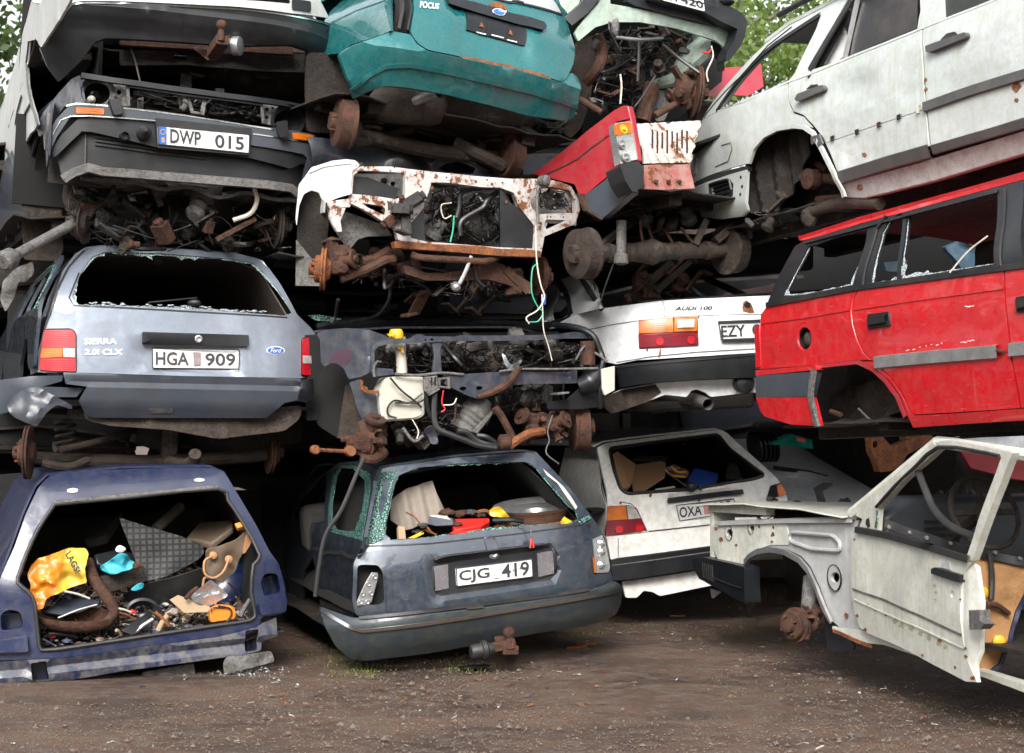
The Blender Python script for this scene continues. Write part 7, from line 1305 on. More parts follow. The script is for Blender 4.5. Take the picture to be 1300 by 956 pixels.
# ---- D3: silver-white estate ----
fr=Fr(1010,240,10.2,-28,0,-4.2); D3=car('dirty silver-white estate tilted nose up at the top right',fr)
zp=lambda x,y: fr.hit(x,y,0,0).z
zb_=zp(1080,80); zr_=zp(1080,-10)
fl=flanksurf(fr,0,[(zp(1070,245),.05),(zp(1090,215),.0),(zp(1090,130),.0),(zp(1080,90),.015),(zr_+.3,.26)],.008,0,8)
g_=fl.fn; fl.fn=lambda y,z: g_(y,z)+.22*max(0,y-.35)**2+.02*math.exp(-((y+.55)/.16)**2-((z-zp(1090,110))/.07)**2)
qp=c4([(92,452),(110,440),(250,385),(335,345),(412,314),(413,380),(432,425),(470,438),(505,478),(478,476),(440,474),(380,484),(330,510),(292,555),(272,612),(60,688),(46,690),(44,640),(62,560),(66,500),(80,470)])
rd_=c4([(417,311),(480,288),(700,198),(916,112),(922,260),(930,400),(944,548),(800,590),(606,650),(596,636),(575,580),(545,515),(510,470),(474,432),(436,418),(418,378)])
fd_=c4([(922,110),(985,84),(1190,4),(1700,-190),(1700,330),(1300,440),(952,548),(936,400),(928,260)])
MB().panel(fl,qp,th=.015,res=.05).build('rear_quarter',M['silver'],D3,.004)
r_=MB().panel(fl,rd_,th=.02,res=.045).build('rear_door',M['silver'],D3,.005); f_=MB().panel(fl,fd_,th=.02,res=.08).build('front_door',M['silver'],D3,.005)
MB().panel(fl.off(.012),c4([(417,311),(916,112),(1700,-190),(1700,360),(950,570),(606,670),(500,470),(430,425)]),th=.01,res=.15).build('door_backing',M['shade_black'],D3)
m=MB(); m.strip(fl.off(-.014),c4([(272,612),(290,556),(330,510),(380,484),(440,474),(480,478),(512,500),(545,560),(590,650),(630,740)]),.028,.016); m.build('arch_lip',M['silver'],D3)
m=MB(); m.strip(fl.off(-.02),c4([(505,528),(530,518),(540,548)]),.05,.01); m.build('arch_clip',M['dirty_trim'],D3)
m=MB(); m.panel(fl.off(-.003),c4([(545,512),(700,458),(915,385),(918,412),(740,470),(560,534)]),th=.006,res=.06); m.build('bare_moulding_strip',M['silver'],r_,.002)
for (x,y) in ((583,518),(675,494),(757,467),(832,438)): MB().strip(fl.off(-.008),c4([(x-6,y+3),(x+8,y-3)]),.03,.008).build('moulding_clip',M['rust' if x>700 and x<800 else 'dark_trim'],r_)
MB().strip(fl.off(-.008),c4([(898,412),(910,408)]),.05,.008).build('moulding_clip',M['white_plastic'],r_)
MB().strip(fl.off(-.006),c4([(927,402),(1110,338),(1300,280),(1700,150)]),.056,.016).build('door_moulding',M['dirty_trim'],f_)
MB().strip(fl.off(-.004),c4([(600,668),(780,612),(944,566)]),.072,.008).build('lower_trim',M['dirty_trim'],r_); MB().strip(fl.off(-.004),c4([(955,562),(1300,462),(1700,350)]),.05,.008).build('lower_trim',M['dirty_trim'],f_)
MB().panel(fl.off(.008),c4([(600,690),(800,638),(950,596),(1300,490),(1700,372),(1700,470),(1300,578),(960,680),(700,745),(632,742),(615,715)]),th=.04,res=.06).build('sill',paint('grimy_silver_paint',(.30,.30,.30),.4,.3,.9,.05,.1,(.15,.12,.09),.6),D3,.006)
for i,(x,y) in enumerate(((682,700),(1270,325),(700,580),(930,300),(932,335))):
    blot(fl,x,y,(13,20,12,9,8)[i],i+5,'rust_patch',M['orange_rust'],f_ if i==1 else D3,c4)
blot(fl,1272,375,9,3,'rust_run',M['orange_rust'],f_,c4)
for pts,par in (([(448,352),(540,318),(548,330),(545,340),(470,372),(446,380),(438,372)],r_),([(928,172),(1075,120),(1082,130),(1078,142),(950,194),(930,196)],f_)):
    MB().panel(fl.off(-.035),c4(pts),th=.03,res=.05,rd=.008).build('handle',M['dirty_trim'],par,.01)
for pts,par in (([(482,335),(500,318),(525,316),(530,326)],r_),([(985,150),(1010,125),(1040,118),(1052,132)],f_)): MB().panel(fl.off(-.003),c4(pts),th=.003,res=.05,rd=.006).build('handle_recess',M['dark_trim'],par)
MB().panel(fl.off(.0),c4([(50,692),(262,622),(266,640),(52,706)]),th=.03,res=.05).build('bumper_seam',M['shade_black'],D3)
bl=MB().panel(fl.off(-.004),c4([(62,704),(150,670),(262,636),(264,790),(240,812),(160,822),(92,814),(76,770)]),[c4([(125,692),(196,672),(210,690),(208,735),(150,752),(132,735)])],th=.02,res=.04,rd=.008).build('bumper_carrier',M['silver'],D3,.005)
MB().panel(fl.off(.03),c4([(120,688),(200,668),(214,740),(140,758)]),th=.01,res=.06).build('vent_back',M['shade_black'],bl)
m=MB(); P=[fl.W(*fl.par(*p),-.012) for p in c4([(127,694),(192,675),(205,692),(206,732),(152,750),(134,735),(127,694)])]; m.tube(P,.010,6,2)
for k in range(3): m.tube([fl.W(*fl.par(*p),-.006) for p in c4([(138,704+k*15),(196,686+k*15)])],.008,6,0)
m.build('side_vent',M['black_plastic'],bl)
for (x,y) in ((240,665),(245,700),(238,730)): MB().lathe(fl.W(*fl.par(*c4([(x,y)])[0]),-.004),-fr.lat,[(.012,-.002),(.01,.002)],8).build('bolt_hole',M['shade_black'],bl)
MB().panel(fl.off(-.008),c4([(44,530),(58,520),(72,600),(68,650),(50,670),(44,640)]),th=.03,res=.04).build('tail_light',M['lens_clear'],D3,.004); MB().lathe(fl.W(*fl.par(*c4([(52,530)])[0]),-.02),-fr.lat,[(.03,-.01),(.02,.01)],10).build('lamp_piece',M['lens_red'],D3)
m=MB(); m.strip(fl.off(-.002),c4([(142,625),(190,605),(205,560),(200,535),(165,545)]),.006,.003); m.build('filler_flap_edge',M['grey_metal'],D3)
# upper
fo=c4([(92,450),(200,300),(330,165),(420,95),(560,22),(640,-20),(760,-70),(1000,-160),(1700,-400),(1700,-192),(1190,2),(985,82),(916,110),(700,196),(480,286),(410,312),(250,383),(108,440)])
h1=c4([(150,415),(240,290),(330,195),(370,162),(450,110),(540,52),(520,110),(470,210),(440,275),(420,300),(300,352),(200,398)])
h2=c4([(488,268),(520,200),(580,100),(625,20),(655,-35),(760,-85),(905,-110),(912,40),(900,108),(700,188),(560,244)])
h3=c4([(992,72),(988,0),(990,-90),(1300,-230),(1700,-360),(1700,-215),(1190,-6)])
MB().panel(fl,fo,[h1,h2,h3],th=.04,res=.05,rd=.006).build('window_frames',M['silver'],D3,.006)
m=MB(); m.strip(fl.off(.01),c4([(150,418),(240,292),(330,198),(372,164),(450,112),(540,54)]),.035,.012); m.strip(fl.off(.006),c4([(500,262),(535,200),(600,90),(655,0)]),.05,.012); m.strip(fl.off(-.002),c4([(100,440),(240,285),(340,170),(430,100)]),.008,.004); m.build('window_seal',M['dark_trim'],D3)
m=MB(); m.bar(fl.W(*fl.par(*c4([(622,220)])[0]),.01),fl.W(*fl.par(*c4([(670,0)])[0]),.01),.02,.02,fr.lat); m.build('window_divider',M['alu'],D3)
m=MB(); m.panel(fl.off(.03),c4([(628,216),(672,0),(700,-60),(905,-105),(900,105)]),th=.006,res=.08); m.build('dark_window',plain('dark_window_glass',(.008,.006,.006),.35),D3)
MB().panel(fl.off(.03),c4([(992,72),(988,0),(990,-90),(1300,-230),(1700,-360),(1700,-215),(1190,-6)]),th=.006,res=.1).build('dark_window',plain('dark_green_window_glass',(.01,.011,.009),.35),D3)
MB().strip(fl.off(.02),c4([(1020,-20),(1040,20),(1045,50)]),.01,.004).build('belt_webbing',M['yellow'],D3) if False else None
sheet_=MB(); sheet_.panel(fl.off(.12),c4([(555,235),(570,180),(600,130),(620,100),(635,160),(618,215),(590,240)]),th=.02,res=.03,rd=.01); sheet_.build('crumpled_airbag',M['plate'],D3)
MB().panel(fl.off(.05),c4([(492,262),(520,190),(560,120),(620,30),(640,40),(600,130),(560,200),(530,258)]),th=.02,res=.04).build('black_curtain',M['shade_black'],D3)
for q_ in range(14): x=160+q_*19+rnd.uniform(-6,6); e_=rnd.uniform(2,12); MB().panel(fl.off(.0),c4([(x,413-q_*8.4),(x+e_,405-q_*8.4-rnd.uniform(1,9)),(x+rnd.uniform(8,20),407-q_*8.4)]),th=.003,res=.05).build('glass_shard',M['pale_shard'],D3,0,0)
MB().tube([fl.W(*fl.par(*p),-.05) for p in c4([(405,60),(540,-10),(700,-60)])],.018,8).build('roof_rack_rail',M['dark_trim'],D3)
rows=[]
for px_,py_ in c4([(330,160),(420,92),(560,20),(640,-22),(1000,-165),(1700,-410)]):
    a,b=fl.par(px_,py_); rows.append([fr.W(fl.fn(a,b)+x,a,b+.03*(1-((x-.6)/.6)**2)) for x in (0,.05,.2,.6,1.0,1.15,1.2)])
MB().grid(rows,.02).build('roof',M['silver'],D3)
ye=fl.par(*c4([(60,600)])[0])[0]-.05; zs_=zp(1100,235)
h_=[fl.par(*p) for p in c4([(150,415),(370,162),(540,52),(420,300)])]
m=MB(); m.panel(Surf(fr,0,lambda y,z: 1.5),[(-2.4,zs_),(ye,zs_),(ye,zb_-.08),(-2.4,zb_+.1)],th=.02,res=.3,param=True); m.bar(fr.W(1.35,ye-.45,zb_-.1),fr.W(1.3,ye-.75,zr_+.1),.06,.06,fr.ax); m.bar(fr.W(1.35,-.05,zb_),fr.W(1.3,-.15,zr_+.1),.08,.06,fr.ax); m.build('far_side',M['silver'],D3)
MB().panel(Surf(fr,2,lambda x,y: zb_-.13),[(.05,-2.4),(1.5,-2.4),(1.5,ye),(.05,ye)],th=.02,res=.3,param=True).build('load_cover',M['shade_black'],D3)
MB().panel(Surf(fr,0,lambda y,z: .38+.04*nz(y,z,0,4)),c4([(262,640),(300,540),(400,470),(500,470),(640,735),(600,850),(400,855),(262,830)]),th=.02,res=.05).build('inner_wheel_arch',M['under'],D3)
MB().panel(Surf(fr,0,lambda y,z: .12+.12*nz(y,z,0,2)+.02*math.sin(y*50)),c4([(262,640),(282,560),(340,500),(430,480),(500,490),(470,620),(430,730),(380,790),(300,800),(264,800)]),th=.01,res=.035,rd=.02).build('arch_liner',M['grey_metal'] if False else M['under'],D3)
m=MB(); m.tube([fr.W(.2,*fr.hit(*p,0,.2)[1:]) for p in c4([(470,665),(520,670),(580,672),(640,690)])],.03,10); m.lathe(fr.W(.14,*fr.hit(*c4([(502,672)])[0],0,.14)[1:]),fr.lat,[(.03,-.04),(.06,-.03),(.06,.03),(.03,.04)],16); m.tube([fr.W(.25,*fr.hit(*p,0,.25)[1:]) for p in c4([(490,640),(510,610),(560,640)])],.02,8); m.build('control_arm',M['rust'],D3)
m=MB(); m.tube([fr.W(.1,*fr.hit(*p,0,.1)[1:]) for p in c4([(495,800),(600,765),(690,758),(760,765)])],[.03,.035,.04,.035],12); m.ball(fr.W(.1,*fr.hit(*c4([(497,812)])[0],0,.1)[1:]),.05,8,(1,1,1.2),.3); m.build('exhaust_pipe',M['brown_metal'],D3)
m=MB(); m.tube([fr.W(.2,*fr.hit(*p,0,.2)[1:]) for p in c4([(525,748),(620,740)])],.02,8,0); m.build('rusty_rod',M['rust'],D3)
floorpan(D3,fr,.1,1.5,zs_-.0,-2.4,ye); clutter(D3,fr,c4([(270,790),(600,760),(640,830),(400,860),(280,850)]),.2,.7,8,81,[M['hose'],M['hose'],M['brown_metal'],M['engine']],nb=8)
# grey-blue sheet piece under it
frx=Fr(960,292,11.3,-27,0,0)
gx=car('grey-blue crushed bonnet edge lying in the gap under the silver-white estate',frx)
MB().panel(Surf(frx,1,lambda x,z: -.1+.06*nz(x,0,z,6)),d3([(140,195),(200,165),(330,170),(390,205),(380,228),(290,225),(190,235)]),th=.04,res=.05).build('bent_panel',M['steel_blue'],gx,.004)
m=MB(); m.bar(frx.W(0,.2,-.12),frx.W(0,3,-.12),1.2,.2,frx.up); m.build('body',M['shade_black'],gx,.03)

# ---- D1: white car with open door ----
fr=Fr(985,700,10.2,-20,0,0); D1=car('white car shell at the lower right with its dirty front door hanging open',fr)
fl=Surf(fr,0,lambda y,z: .02*nz(y,z,0,3,2)+.03*max(0,y-.4)**2)
def imp(n): return n
inn=d7([(120,372),(160,352),(300,345),(440,340),(640,338),(668,352),(656,390),(640,470),(642,600),(660,700),(672,752),(600,745),(572,722),(548,660),(520,585),(490,520),(455,480),(400,455),(340,448),(300,455),(262,482),(246,522),(200,505),(150,495),(120,430)])
ig=paint('bare_grey_primer',(.36,.365,.37),.45,.15,.55,.04,.2,(.5,.49,.46),.6)
MB().panel(fl,inn,[d7(circ(580,560,16,20)),d7(circ(192,395,12,14)),d7(circ(274,378,9,12))],th=.02,res=.04).build('inner_wing',ig,D1,.005)
m=MB(); P=[fl.W(*fl.par(*p),-.01) for p in chaikin_r(d7([(422,392),(580,405),(605,430),(604,462),(500,455),(418,425)]),5)]; m.tube(P+[P[0]],.012,7,0); m.strip(fl.off(-.01),d7([(150,362),(400,352),(650,350)]),.025,.012); m.build('pressed_rib',ig,D1)
MB().panel(fl.off(-.006),d7([(124,372),(260,352),(400,350),(410,440),(340,440),(262,472),(240,515),(150,493),(122,430)]),[d7(circ(192,395,12,14)),d7(circ(274,378,9,12))],th=.006,res=.05,rd=.01).build('front_corner',M['door_white'],D1,.002)
m=MB()
for k,r in enumerate((0,10)):
    m.strip(fl.off(-.012),d7([(252,500+r),(268,478+r),(302,458+r),(345,452+r),(400,462+r),(452,490+r),(486,530+r),(516,595+r),(544,668+r),(570,725)]),.018,.016)
m.build('arch_lip',M['alu'],D1)
for (x,y,r) in ((580,560,.07),(192,395,.045),(274,378,.035)):
    MB().lathe(fl.W(*fl.par(*d7([(x,y)])[0]),.0),fr.lat,[(r,-.01),(r*.95,.05),(r*.3,.06)],18,False).build('body_hole',M['shade_black'],D1)
for i,(x,y,r) in enumerate(((352,375,6),(350,402,8),(346,428,5),(160,420,9),(215,440,6),(140,380,7),(620,700,9),(655,640,6),(250,495,8),(300,372,5))): blot(fl,x,y,r,i+60,'rust_spot',M['orange_rust'],D1,d7,-.009)
# nose end: bumper
m=MB(); ff=Surf(fr,1,lambda x,z: fl.par(*d7([(110,420)])[0])[0])
yf=fl.par(*d7([(122,420)])[0])[0]
MB().panel(Surf(fr,1,lambda x,z: yf),[(.0,-.12),(1.45,-.12),(1.45,.2),(0,.2)],[[(.15,-.05),(.5,-.05),(.5,.14),(.15,.14)],[(.95,-.05),(1.3,-.05),(1.3,.14),(.95,.14)]],th=.04,res=.1,param=True,inner=(0,-1,0)).build('front_panel',M['door_white'],D1,.004)
b=MB().panel(fl.off(-.06),d7([(55,492),(90,484),(160,500),(246,522),(246,560),(250,655),(200,632),(150,602),(80,565),(60,530)]),th=.10,res=.05,rd=.01).build('front_bumper',M['black_plastic'],D1,.02)
m=MB()
for k in range(6): m.strip(fl.off(-.062),d7([(92+k*7,505+k*2),(96+k*7,560+k*3)]),.010,.006)
m.strip(fl.off(-.062),d7([(130,560),(190,585),(240,600)]),.008,.006); m.build('bumper_ribs',M['dark_trim'],b)
m=MB(); m.poly([fr.P(*p,.9) for p in d7([(118,600),(155,612),(125,637)])],.02,fr.lat); m.build('broken_bracket',M['plate'],D1,.003)
MB().panel(Surf(fr,0,lambda y,z: .45+.05*nz(y,z,0,4)),d7([(240,500),(300,440),(460,470),(600,740),(560,760),(500,650),(300,640),(245,640)]),th=.02,res=.06).build('wheel_housing',M['under'],D1)
MB().panel(Surf(fr,0,lambda y,z: .15+.05*nz(y,z,0,4)),d7([(248,520),(262,500),(280,560),(300,640),(262,700),(248,640)]),th=.01,res=.05).build('headlamp_side',M['brown_metal'],D1)
MB().lathe(fr.W(.3,*fr.hit(*d7([(298,615)])[0],0,.3)[1:]),-fr.lat,[(.09,-.2),(.09,0),(.07,.02)],18).build('oil_filter',M['brown_metal'],D1)
m=MB(); a=fr.W(.05,*fr.hit(*d7([(490,560)])[0],0,.05)[1:]); b2=fr.W(-.02,*fr.hit(*d7([(478,700)])[0],0,-.02)[1:]); m.tube([a,b2],.04,12,0); m.build('strut',M['grey_metal'],D1)
m=MB(); kp=fr.W(-.02,*fr.hit(*d7([(490,720)])[0],0,-.02)[1:]); cast(m,kp,.07*1.25,520,fr); m.tube([kp,fr.W(.3,*fr.hit(*d7([(520,690)])[0],0,.3)[1:])],.03,8,0); m.build('steering_knuckle',M['rust'],D1)
hc=fr.W(-.1,*fr.hit(*d7([(432,735)])[0],0,-.1)[1:]); hub(D1,hc,fr.lat+fr.ax*.35,.095,M['rust'])
m=MB(); m.panel(fl.off(.2),d7([(540,670),(572,728),(602,748),(650,810),(645,826),(575,832),(552,826),(545,760)]),th=.015,res=.05,rd=.006); m.build('mud_flap',M['grey_plastic'],D1,.003)
m=MB(); m.panel(fl.off(.0),d7([(568,738),(600,744),(672,752),(760,790),(1120,905),(1400,990),(1400,1030),(1120,925),(760,808),(660,796),(600,768),(572,758)]),th=.06,res=.08,rd=.006); m.build('sill',M['door_white'],D1,.006)
m=MB(); m.strip(fl.off(-.004),d7([(574,755),(640,785),(720,815)]),.02,.006); m.build('rusty_seam',M['orange_rust'],D1)
# bonnet
zc=fr.hit(*d7([(400,320)])[0],0,0).z
yb=fl.par(*d7([(115,300)])[0]); ya=fl.par(*d7([(640,320)])[0])
m=MB(); rows=[]
for k in range(9):
    t_=k/8; y=yf+.12+(ya[0]-.0-yf-.12)*t_; z=yb[1]-.0+(zc-yb[1])*t_+.03*math.sin(t_*3)
    rows.append([fr.W(x,y,z+.03*(1-((x-.6)/.65)**2)-.045*x+.014*nz(x,y,0,5)) for x in (-.06,-.05,0,.05,.2,.45,.7,.95,1.2)])
m.grid(rows,.010); bo=m.build('bonnet',M['door_white'],D1,.004)
for i,(x,y) in enumerate(((.3,-.3),(.2,-.6),(.4,0))): pass
clutter(D1,fr,d7([(250,320),(640,310),(640,338),(260,345)]),.1,.5,8,91,[M['hose'],M['hose'],M['engine'],M['brown_metal']],nb=6)
m=MB(); m.bar(fr.W(.02,yf,.2),fr.W(.02,.1,.22),.06,.05,fr.up); m.bar(fr.W(1.4,yf,.2),fr.W(1.4,-.2,.22),.06,.05,fr.up); m.build('wing_rail',M['door_white'],D1,.004)
# passenger cell
y1=ya[0]; 
def fp(p,c=0): return fr.W(c,*fr.hit(*d7([p])[0],0,c)[1:])
m=MB(); a=fp((648,325)); m.tube([a,fp((800,200)),fp((965,62))],.035,8,3); m.build('windscreen_pillar',M['door_white'],D1)
m=MB(); m.tube([fp((965,62)),fp((1120,85)),fp((1400,130))],.03,8,2); m.build('roof_rail',M['dull_red'] if False else M['door_white'],D1)
MB().panel(Surf(fr,0,lambda y,z: 1.4),[(y1,-.3),(y1-3,-.3),(y1-3,.15),(y1,.15)],th=.02,res=.3,param=True).build('far_side',M['door_white'],D1)
MB().panel(Surf(fr,0,lambda y,z: 1.38),[(y1-.2,.15),(y1-3,.15),(y1-3,.75),(y1-.8,.75)],[[(y1-.5,.2),(y1-1.2,.2),(y1-1.2,.65),(y1-.9,.65)]],th=.02,res=.3,param=True).build('far_window_frame',M['maroon'],D1)
m=MB(); m.panel(Surf(fr,1,lambda x,z: y1-.25+.1*z),[(.05,-.2),(1.35,-.2),(1.35,.28),(1.2,.34),(.2,.34),(.05,.26)],th=.35,res=.15,param=True); m.build('dashboard',M['grey_plastic'],D1,.03)
for k in range(4): MB().bar(fr.W(.25+.0*k,y1-.30,.12+.035*k),fr.W(.45,y1-.30,.12+.035*k),.01,.02,fr.up).build('air_vent',M['dark_trim'],D1)
c=fp((1130,320),.38); n_=(fr.ax*-.9+fr.up*.45).normalized(); u=n_.cross(fr.lat).normalized()
m=MB(); m.tube([c+(fr.lat*math.cos(k*.349)+u*math.sin(k*.349))*.19 for k in range(19)],.014,8,1)
for a_ in (0,math.pi,1.57): m.bar(c,c+(fr.lat*math.cos(a_)+u*math.sin(a_))*.18,.03,.012,n_)
m.lathe(c,n_,[(.05,-.03),(.055,.0),(.04,.015)],16); m.tube([c,c-n_*.3],.03,8,0); m.build('steering_wheel',M['brown_metal'],D1)
m=MB(); m.panel(Surf(fr,2,lambda x,y: -.3),[(.05,y1),(1.4,y1),(1.4,y1-3),(.05,y1-3)],th=.02,res=.3,param=True); m.build('floor',M['under'],D1)
clutter(D1,fr,d7([(880,240),(1060,220),(1270,330),(1270,480),(1000,400),(780,360),(760,320)]),-.2,.5,20,92,[M['hose'],M['hose'],M['engine'],M['brown_metal'],M['plate']],nb=8)
# tan inner door/trim panel
pf=Fr(*d7([(1180,650)])[0],8.45,-8,0,0)
psf=Surf(pf,1,lambda x,z: .03*nz(x,0,z,5)+.02*nz(x,0,z,13))
tp=MB().panel(psf,d7([(880,395),(1000,435),(1095,462),(1280,500),(1340,520),(1270,640),(1225,760),(1185,880),(1150,905),(1110,900),(1095,840),(1110,740),(1090,600),(1070,500),(950,450)]),[d7([(1120,650),(1160,648),(1200,665),(1195,680),(1150,672)])],th=.03,res=.03,rd=.01).build('foam_trim_panel',M['tan'],D1,.004)
m=MB(); m.strip(psf.off(-.005),d7([(1345,520),(1272,640),(1228,760),(1190,880),(1150,908)]),.02,.01); m.build('blue_edge',M['dark_blue'],tp)
m=MB(); m.strip(psf.off(-.01),d7([(760,360),(880,402),(1000,440),(1100,466),(1280,505)]),.045,.015); m.build('window_channel',M['black_plastic'],tp)
for (x,y) in ((770,372),(845,392),(908,412),(995,432),(1160,466),(1250,488)): MB().lathe(psf.W(*psf.par(*d7([(x,y)])[0]),-.03),-pf.ax,[(.010,-.01),(.009,.006),(.003,.008)],8).build('trim_clip',M['grey_metal'],tp)
for (x,y) in ((1178,793),(1118,615)): MB().lathe(psf.W(*psf.par(*d7([(x,y)])[0]),-.01),-pf.ax,[(.03,-.01),(.03,.01),(.015,.02)],12).build('yellow_plug',M['yellow'],tp)
m=MB(); m.tube([psf.W(*psf.par(*p),-.03) for p in d7([(1140,470),(1148,560),(1145,640)])],.014,8); m.build('hanging_strap',M['hose'],tp)
m=MB(); m.tube([psf.W(*psf.par(*p),-.03) for p in d7([(1120,660),(1160,655),(1210,690),(1180,668)])],.012,6,3); m.build('inner_latch',M['rust'],tp)
# the open door
hp=fl.fr.W(-.05,*fl.par(*d7([(655,560)])[0])); hf=Fr(*d7([(655,560)])[0],hp.y-.03,-11,0,0)
hs=Surf(hf,0,lambda y,z: .008*nz(y,z,0,4)+.06*max(0,-z-.1)**1.5-.012*math.exp(-(z/.2)**2)); ye_=hs.par(*d7([(1060,600)])[0])[0]
lowd=d7([(654,388),(720,402),(860,440),(1000,482),(1082,504),(1062,530),(1044,600),(1040,700),(1050,790),(1062,850),(1102,945),(1060,942),(950,885),(820,815),(700,765),(672,745),(652,690),(640,600),(638,520),(640,440)])
dd=MB().panel(hs,lowd,[d7(circ(1010,621,6,13))],th=.02,res=.04).build('open_door',M['door_white'],D1,.004)
MB().panel(hs.off(.02),d7([(1000,600),(1020,600),(1020,645),(1000,645)]),th=.01,res=.1).build('lock_hole',M['shade_black'],dd)
m=MB(); m.strip(hs.off(-.001),d7([(645,602),(760,642),(900,704),(1046,772)]),.012,.004); m.build('door_groove',M['grey_metal'],dd)
m=MB(); m.strip(hs.off(-.003),d7([(650,640),(760,690),(900,750),(1054,822)]),.008,.004); m.build('door_crease',M['door_white'],dd)
ms_=plain('moss_stain',(.26,.26,.15),.8,0,.6,26,.3,.5,(.35,.33,.24))
for i,(x,y,r) in enumerate(((800,722,10),(825,735,13),(860,748,12),(895,765,11),(925,782,13),(960,800,12),(985,815,9),(700,660,8),(730,678,9),(945,590,8),(950,615,6),(948,640,5))): blot(hs,x,y,r,i,'moss_stain',ms_,dd,d7,-.001)
MB().panel(Surf(hf,0,lambda y,z: .0+.35*max(0,ye_-y)+.005*nz(y,z,0,8)),d7([(1084,506),(1100,520),(1108,570),(1120,650),(1118,740),(1116,830),(1096,880),(1102,944),(1060,850),(1048,790),(1040,700),(1044,600),(1062,530)]),th=.02,res=.04).build('door_edge',M['door_white'],dd,.003)
MB().panel(hs.off(-.02),d7([(932,528),(948,522),(1038,550),(1036,578),(1018,574),(932,545)]),th=.03,res=.04,rd=.006).build('handle',M['black_plastic'],dd,.008)
MB().panel(hs.off(-.004),d7([(968,522),(972,505),(1000,505),(1004,532)]),th=.004,res=.04,rd=.005).build('handle_recess',ig,dd)
MB().panel(hs.off(-.02),d7([(1072,680),(1110,678),(1112,720),(1130,730),(1112,750),(1074,752)]),th=.05,res=.04,rd=.004).build('door_lock',M['grey_metal'],dd,.006)
for i,p in enumerate(((1058,820,5),(1060,850,7),(1085,930,9),(765,698,5),(965,790,8),(660,700,6),(690,752,7),(1040,640,4),(1020,890,6),(900,845,5),(650,420,4))): blot(hs,*p,i+20,'rust_spot',M['orange_rust'],dd,d7)
MB().strip(hs.off(-.006),d7([(660,384),(760,402),(900,440),(1076,494)]),.035,.014).build('window_rubber',M['rubber'],dd)
wf_=MB(); wf_.panel(hs,d7([(640,322),(700,268),(800,188),(900,108),(965,58),(1000,54),(1120,76),(1232,100),(1212,150),(1170,260),(1125,380),(1082,500),(1060,492),(1100,370),(1140,255),(1180,150),(1192,116),(1100,98),(1005,80),(960,88),(880,158),(800,235),(735,305),(728,395),(668,380),(680,345)]),th=.035,res=.04,rd=.005); wf_.build('window_frame',M['door_white'],dd,.008)
m=MB(); m.tube([hs.W(*hs.par(*p),-.005) for p in d7([(735,300),(800,226),(880,150),(962,80),(1100,94),(1188,113)])],.009,6,2); m.build('frame_rubber',M['rubber'],dd)
MB().panel(hs.off(-.002),d7([(694,346),(704,340),(708,372),(700,378),(692,362)]),th=.004,res=.05).build('mirror_hole',M['shade_black'],dd)
MB().tube([hs.W(*hs.par(*p),.02) for p in d7([(868,158),(890,220),(930,310),(990,370),(1072,408)])],.018,8,5,True,.5).build('hanging_window_seal',M['rubber'],dd)
MB().strip(hs.off(-.004),d7([(736,312),(736,345),(730,375)]),.018,.006).build('broken_glass_edge',M['teal_shard'],dd)
# ---- background at lower right ----
fg=Fr(1062,594,13.5,-20,0,0); G1=car('white car bonnet and grey wing lying below a rusty beam',fg)
m=MB(); a,b2,c2_,d2_=[d7([p])[0] for p in ((335,150),(640,90),(830,130),(690,212))]
m.panel(Surf(fg,2,lambda x,y: -.01+.26*y-.05*(x-.2)**2+.01*nz(x,y,0,3)),[(-.75,-.6),(-.4,-.8),(.3,-.85),(.75,-.6),(.85,.7),(-.5,.9),(-.7,.3)],th=.02,res=.08,rd=.05,param=True,inner=(0,0,-1)); m.build('bonnet',M['audi_white'],G1,.004)
MB().panel(Surf(fg,1,lambda x,z: -.1+.1*nz(x,0,z,2)),d7([(335,152),(480,170),(640,212),(700,215),(820,160),(830,240),(640,260),(380,260),(345,190)]),th=.03,res=.08).build('front_wing',M['steel_blue'] if False else paint('pale_grey_paint',(.35,.37,.40),.35,.5,.2,.02),G1,.006)
MB().strip(Surf(fg,1,lambda x,z: -.12),d7([(350,155),(480,172),(640,214),(760,205)]),.03,.01).build('panel_gap',M['shade_black'],G1)
m=MB(); m.bar(fg.W(0,1,-.35),fg.W(0,3.5,-.35),1.6,.6,fg.up); m.build('body',M['under'],G1,.05)
m=MB(); m.bar(fg.W(-.5,.9,.05),fg.W(1.0,.9,.05),.8,.03,fg.up); m.build('scuttle',M['black_plastic'],G1,.01)
item('rusty_crossbeam','orange rusty steel beam with an eye hole lying on the white bonnet','beam',M['orange_rust'],MB().panel(Surf(fg,1,lambda x,z: -1.65+.3*(x-.2)+.01*nz(x,0,z,12)),d7([(710,48),(750,35),(772,60),(790,78),(860,50),(925,25),(945,48),(890,85),(845,108),(822,152),(790,168),(745,172),(732,130),(715,95)]),[d7(circ(727,70,9,14))],th=.07,res=.03,rd=.008),bev=.01)
for k,p in enumerate(([(820,35),(950,20)],[(870,12),(1000,8)],[(830,48),(900,40)])):
    m=MB(); m.bar(fg.P(*d7([p[0]])[0],-1.4),fg.P(*d7([p[1]])[0],-1.3),.06,.02,fg.up); item('wood_plank',['lower broken plank behind the rusty beam','upper broken plank behind the rusty beam','short broken plank end beside the rusty beam'][k],'plank',M['cardboard'],m,'broken planks behind the rusty beam')
cbx=slab(fg,d7([(342,62,-.2),(405,42,-.2),(420,32,-.2),(498,55,-.2),(500,88,-.25),(450,78,-.3),(345,72,-.3)]),.12).build('green_carton',M['green_plastic'],None,.006,40); tag(cbx,'green and red carton lying beside the black blower behind the white hatchback','carton')
MB().panel(Surf(fg,1,lambda x,z: -.31),d7([(440,45),(470,48),(472,62),(440,58)]),th=.005,res=.1).build('red_print',M['red_plastic'],cbx)
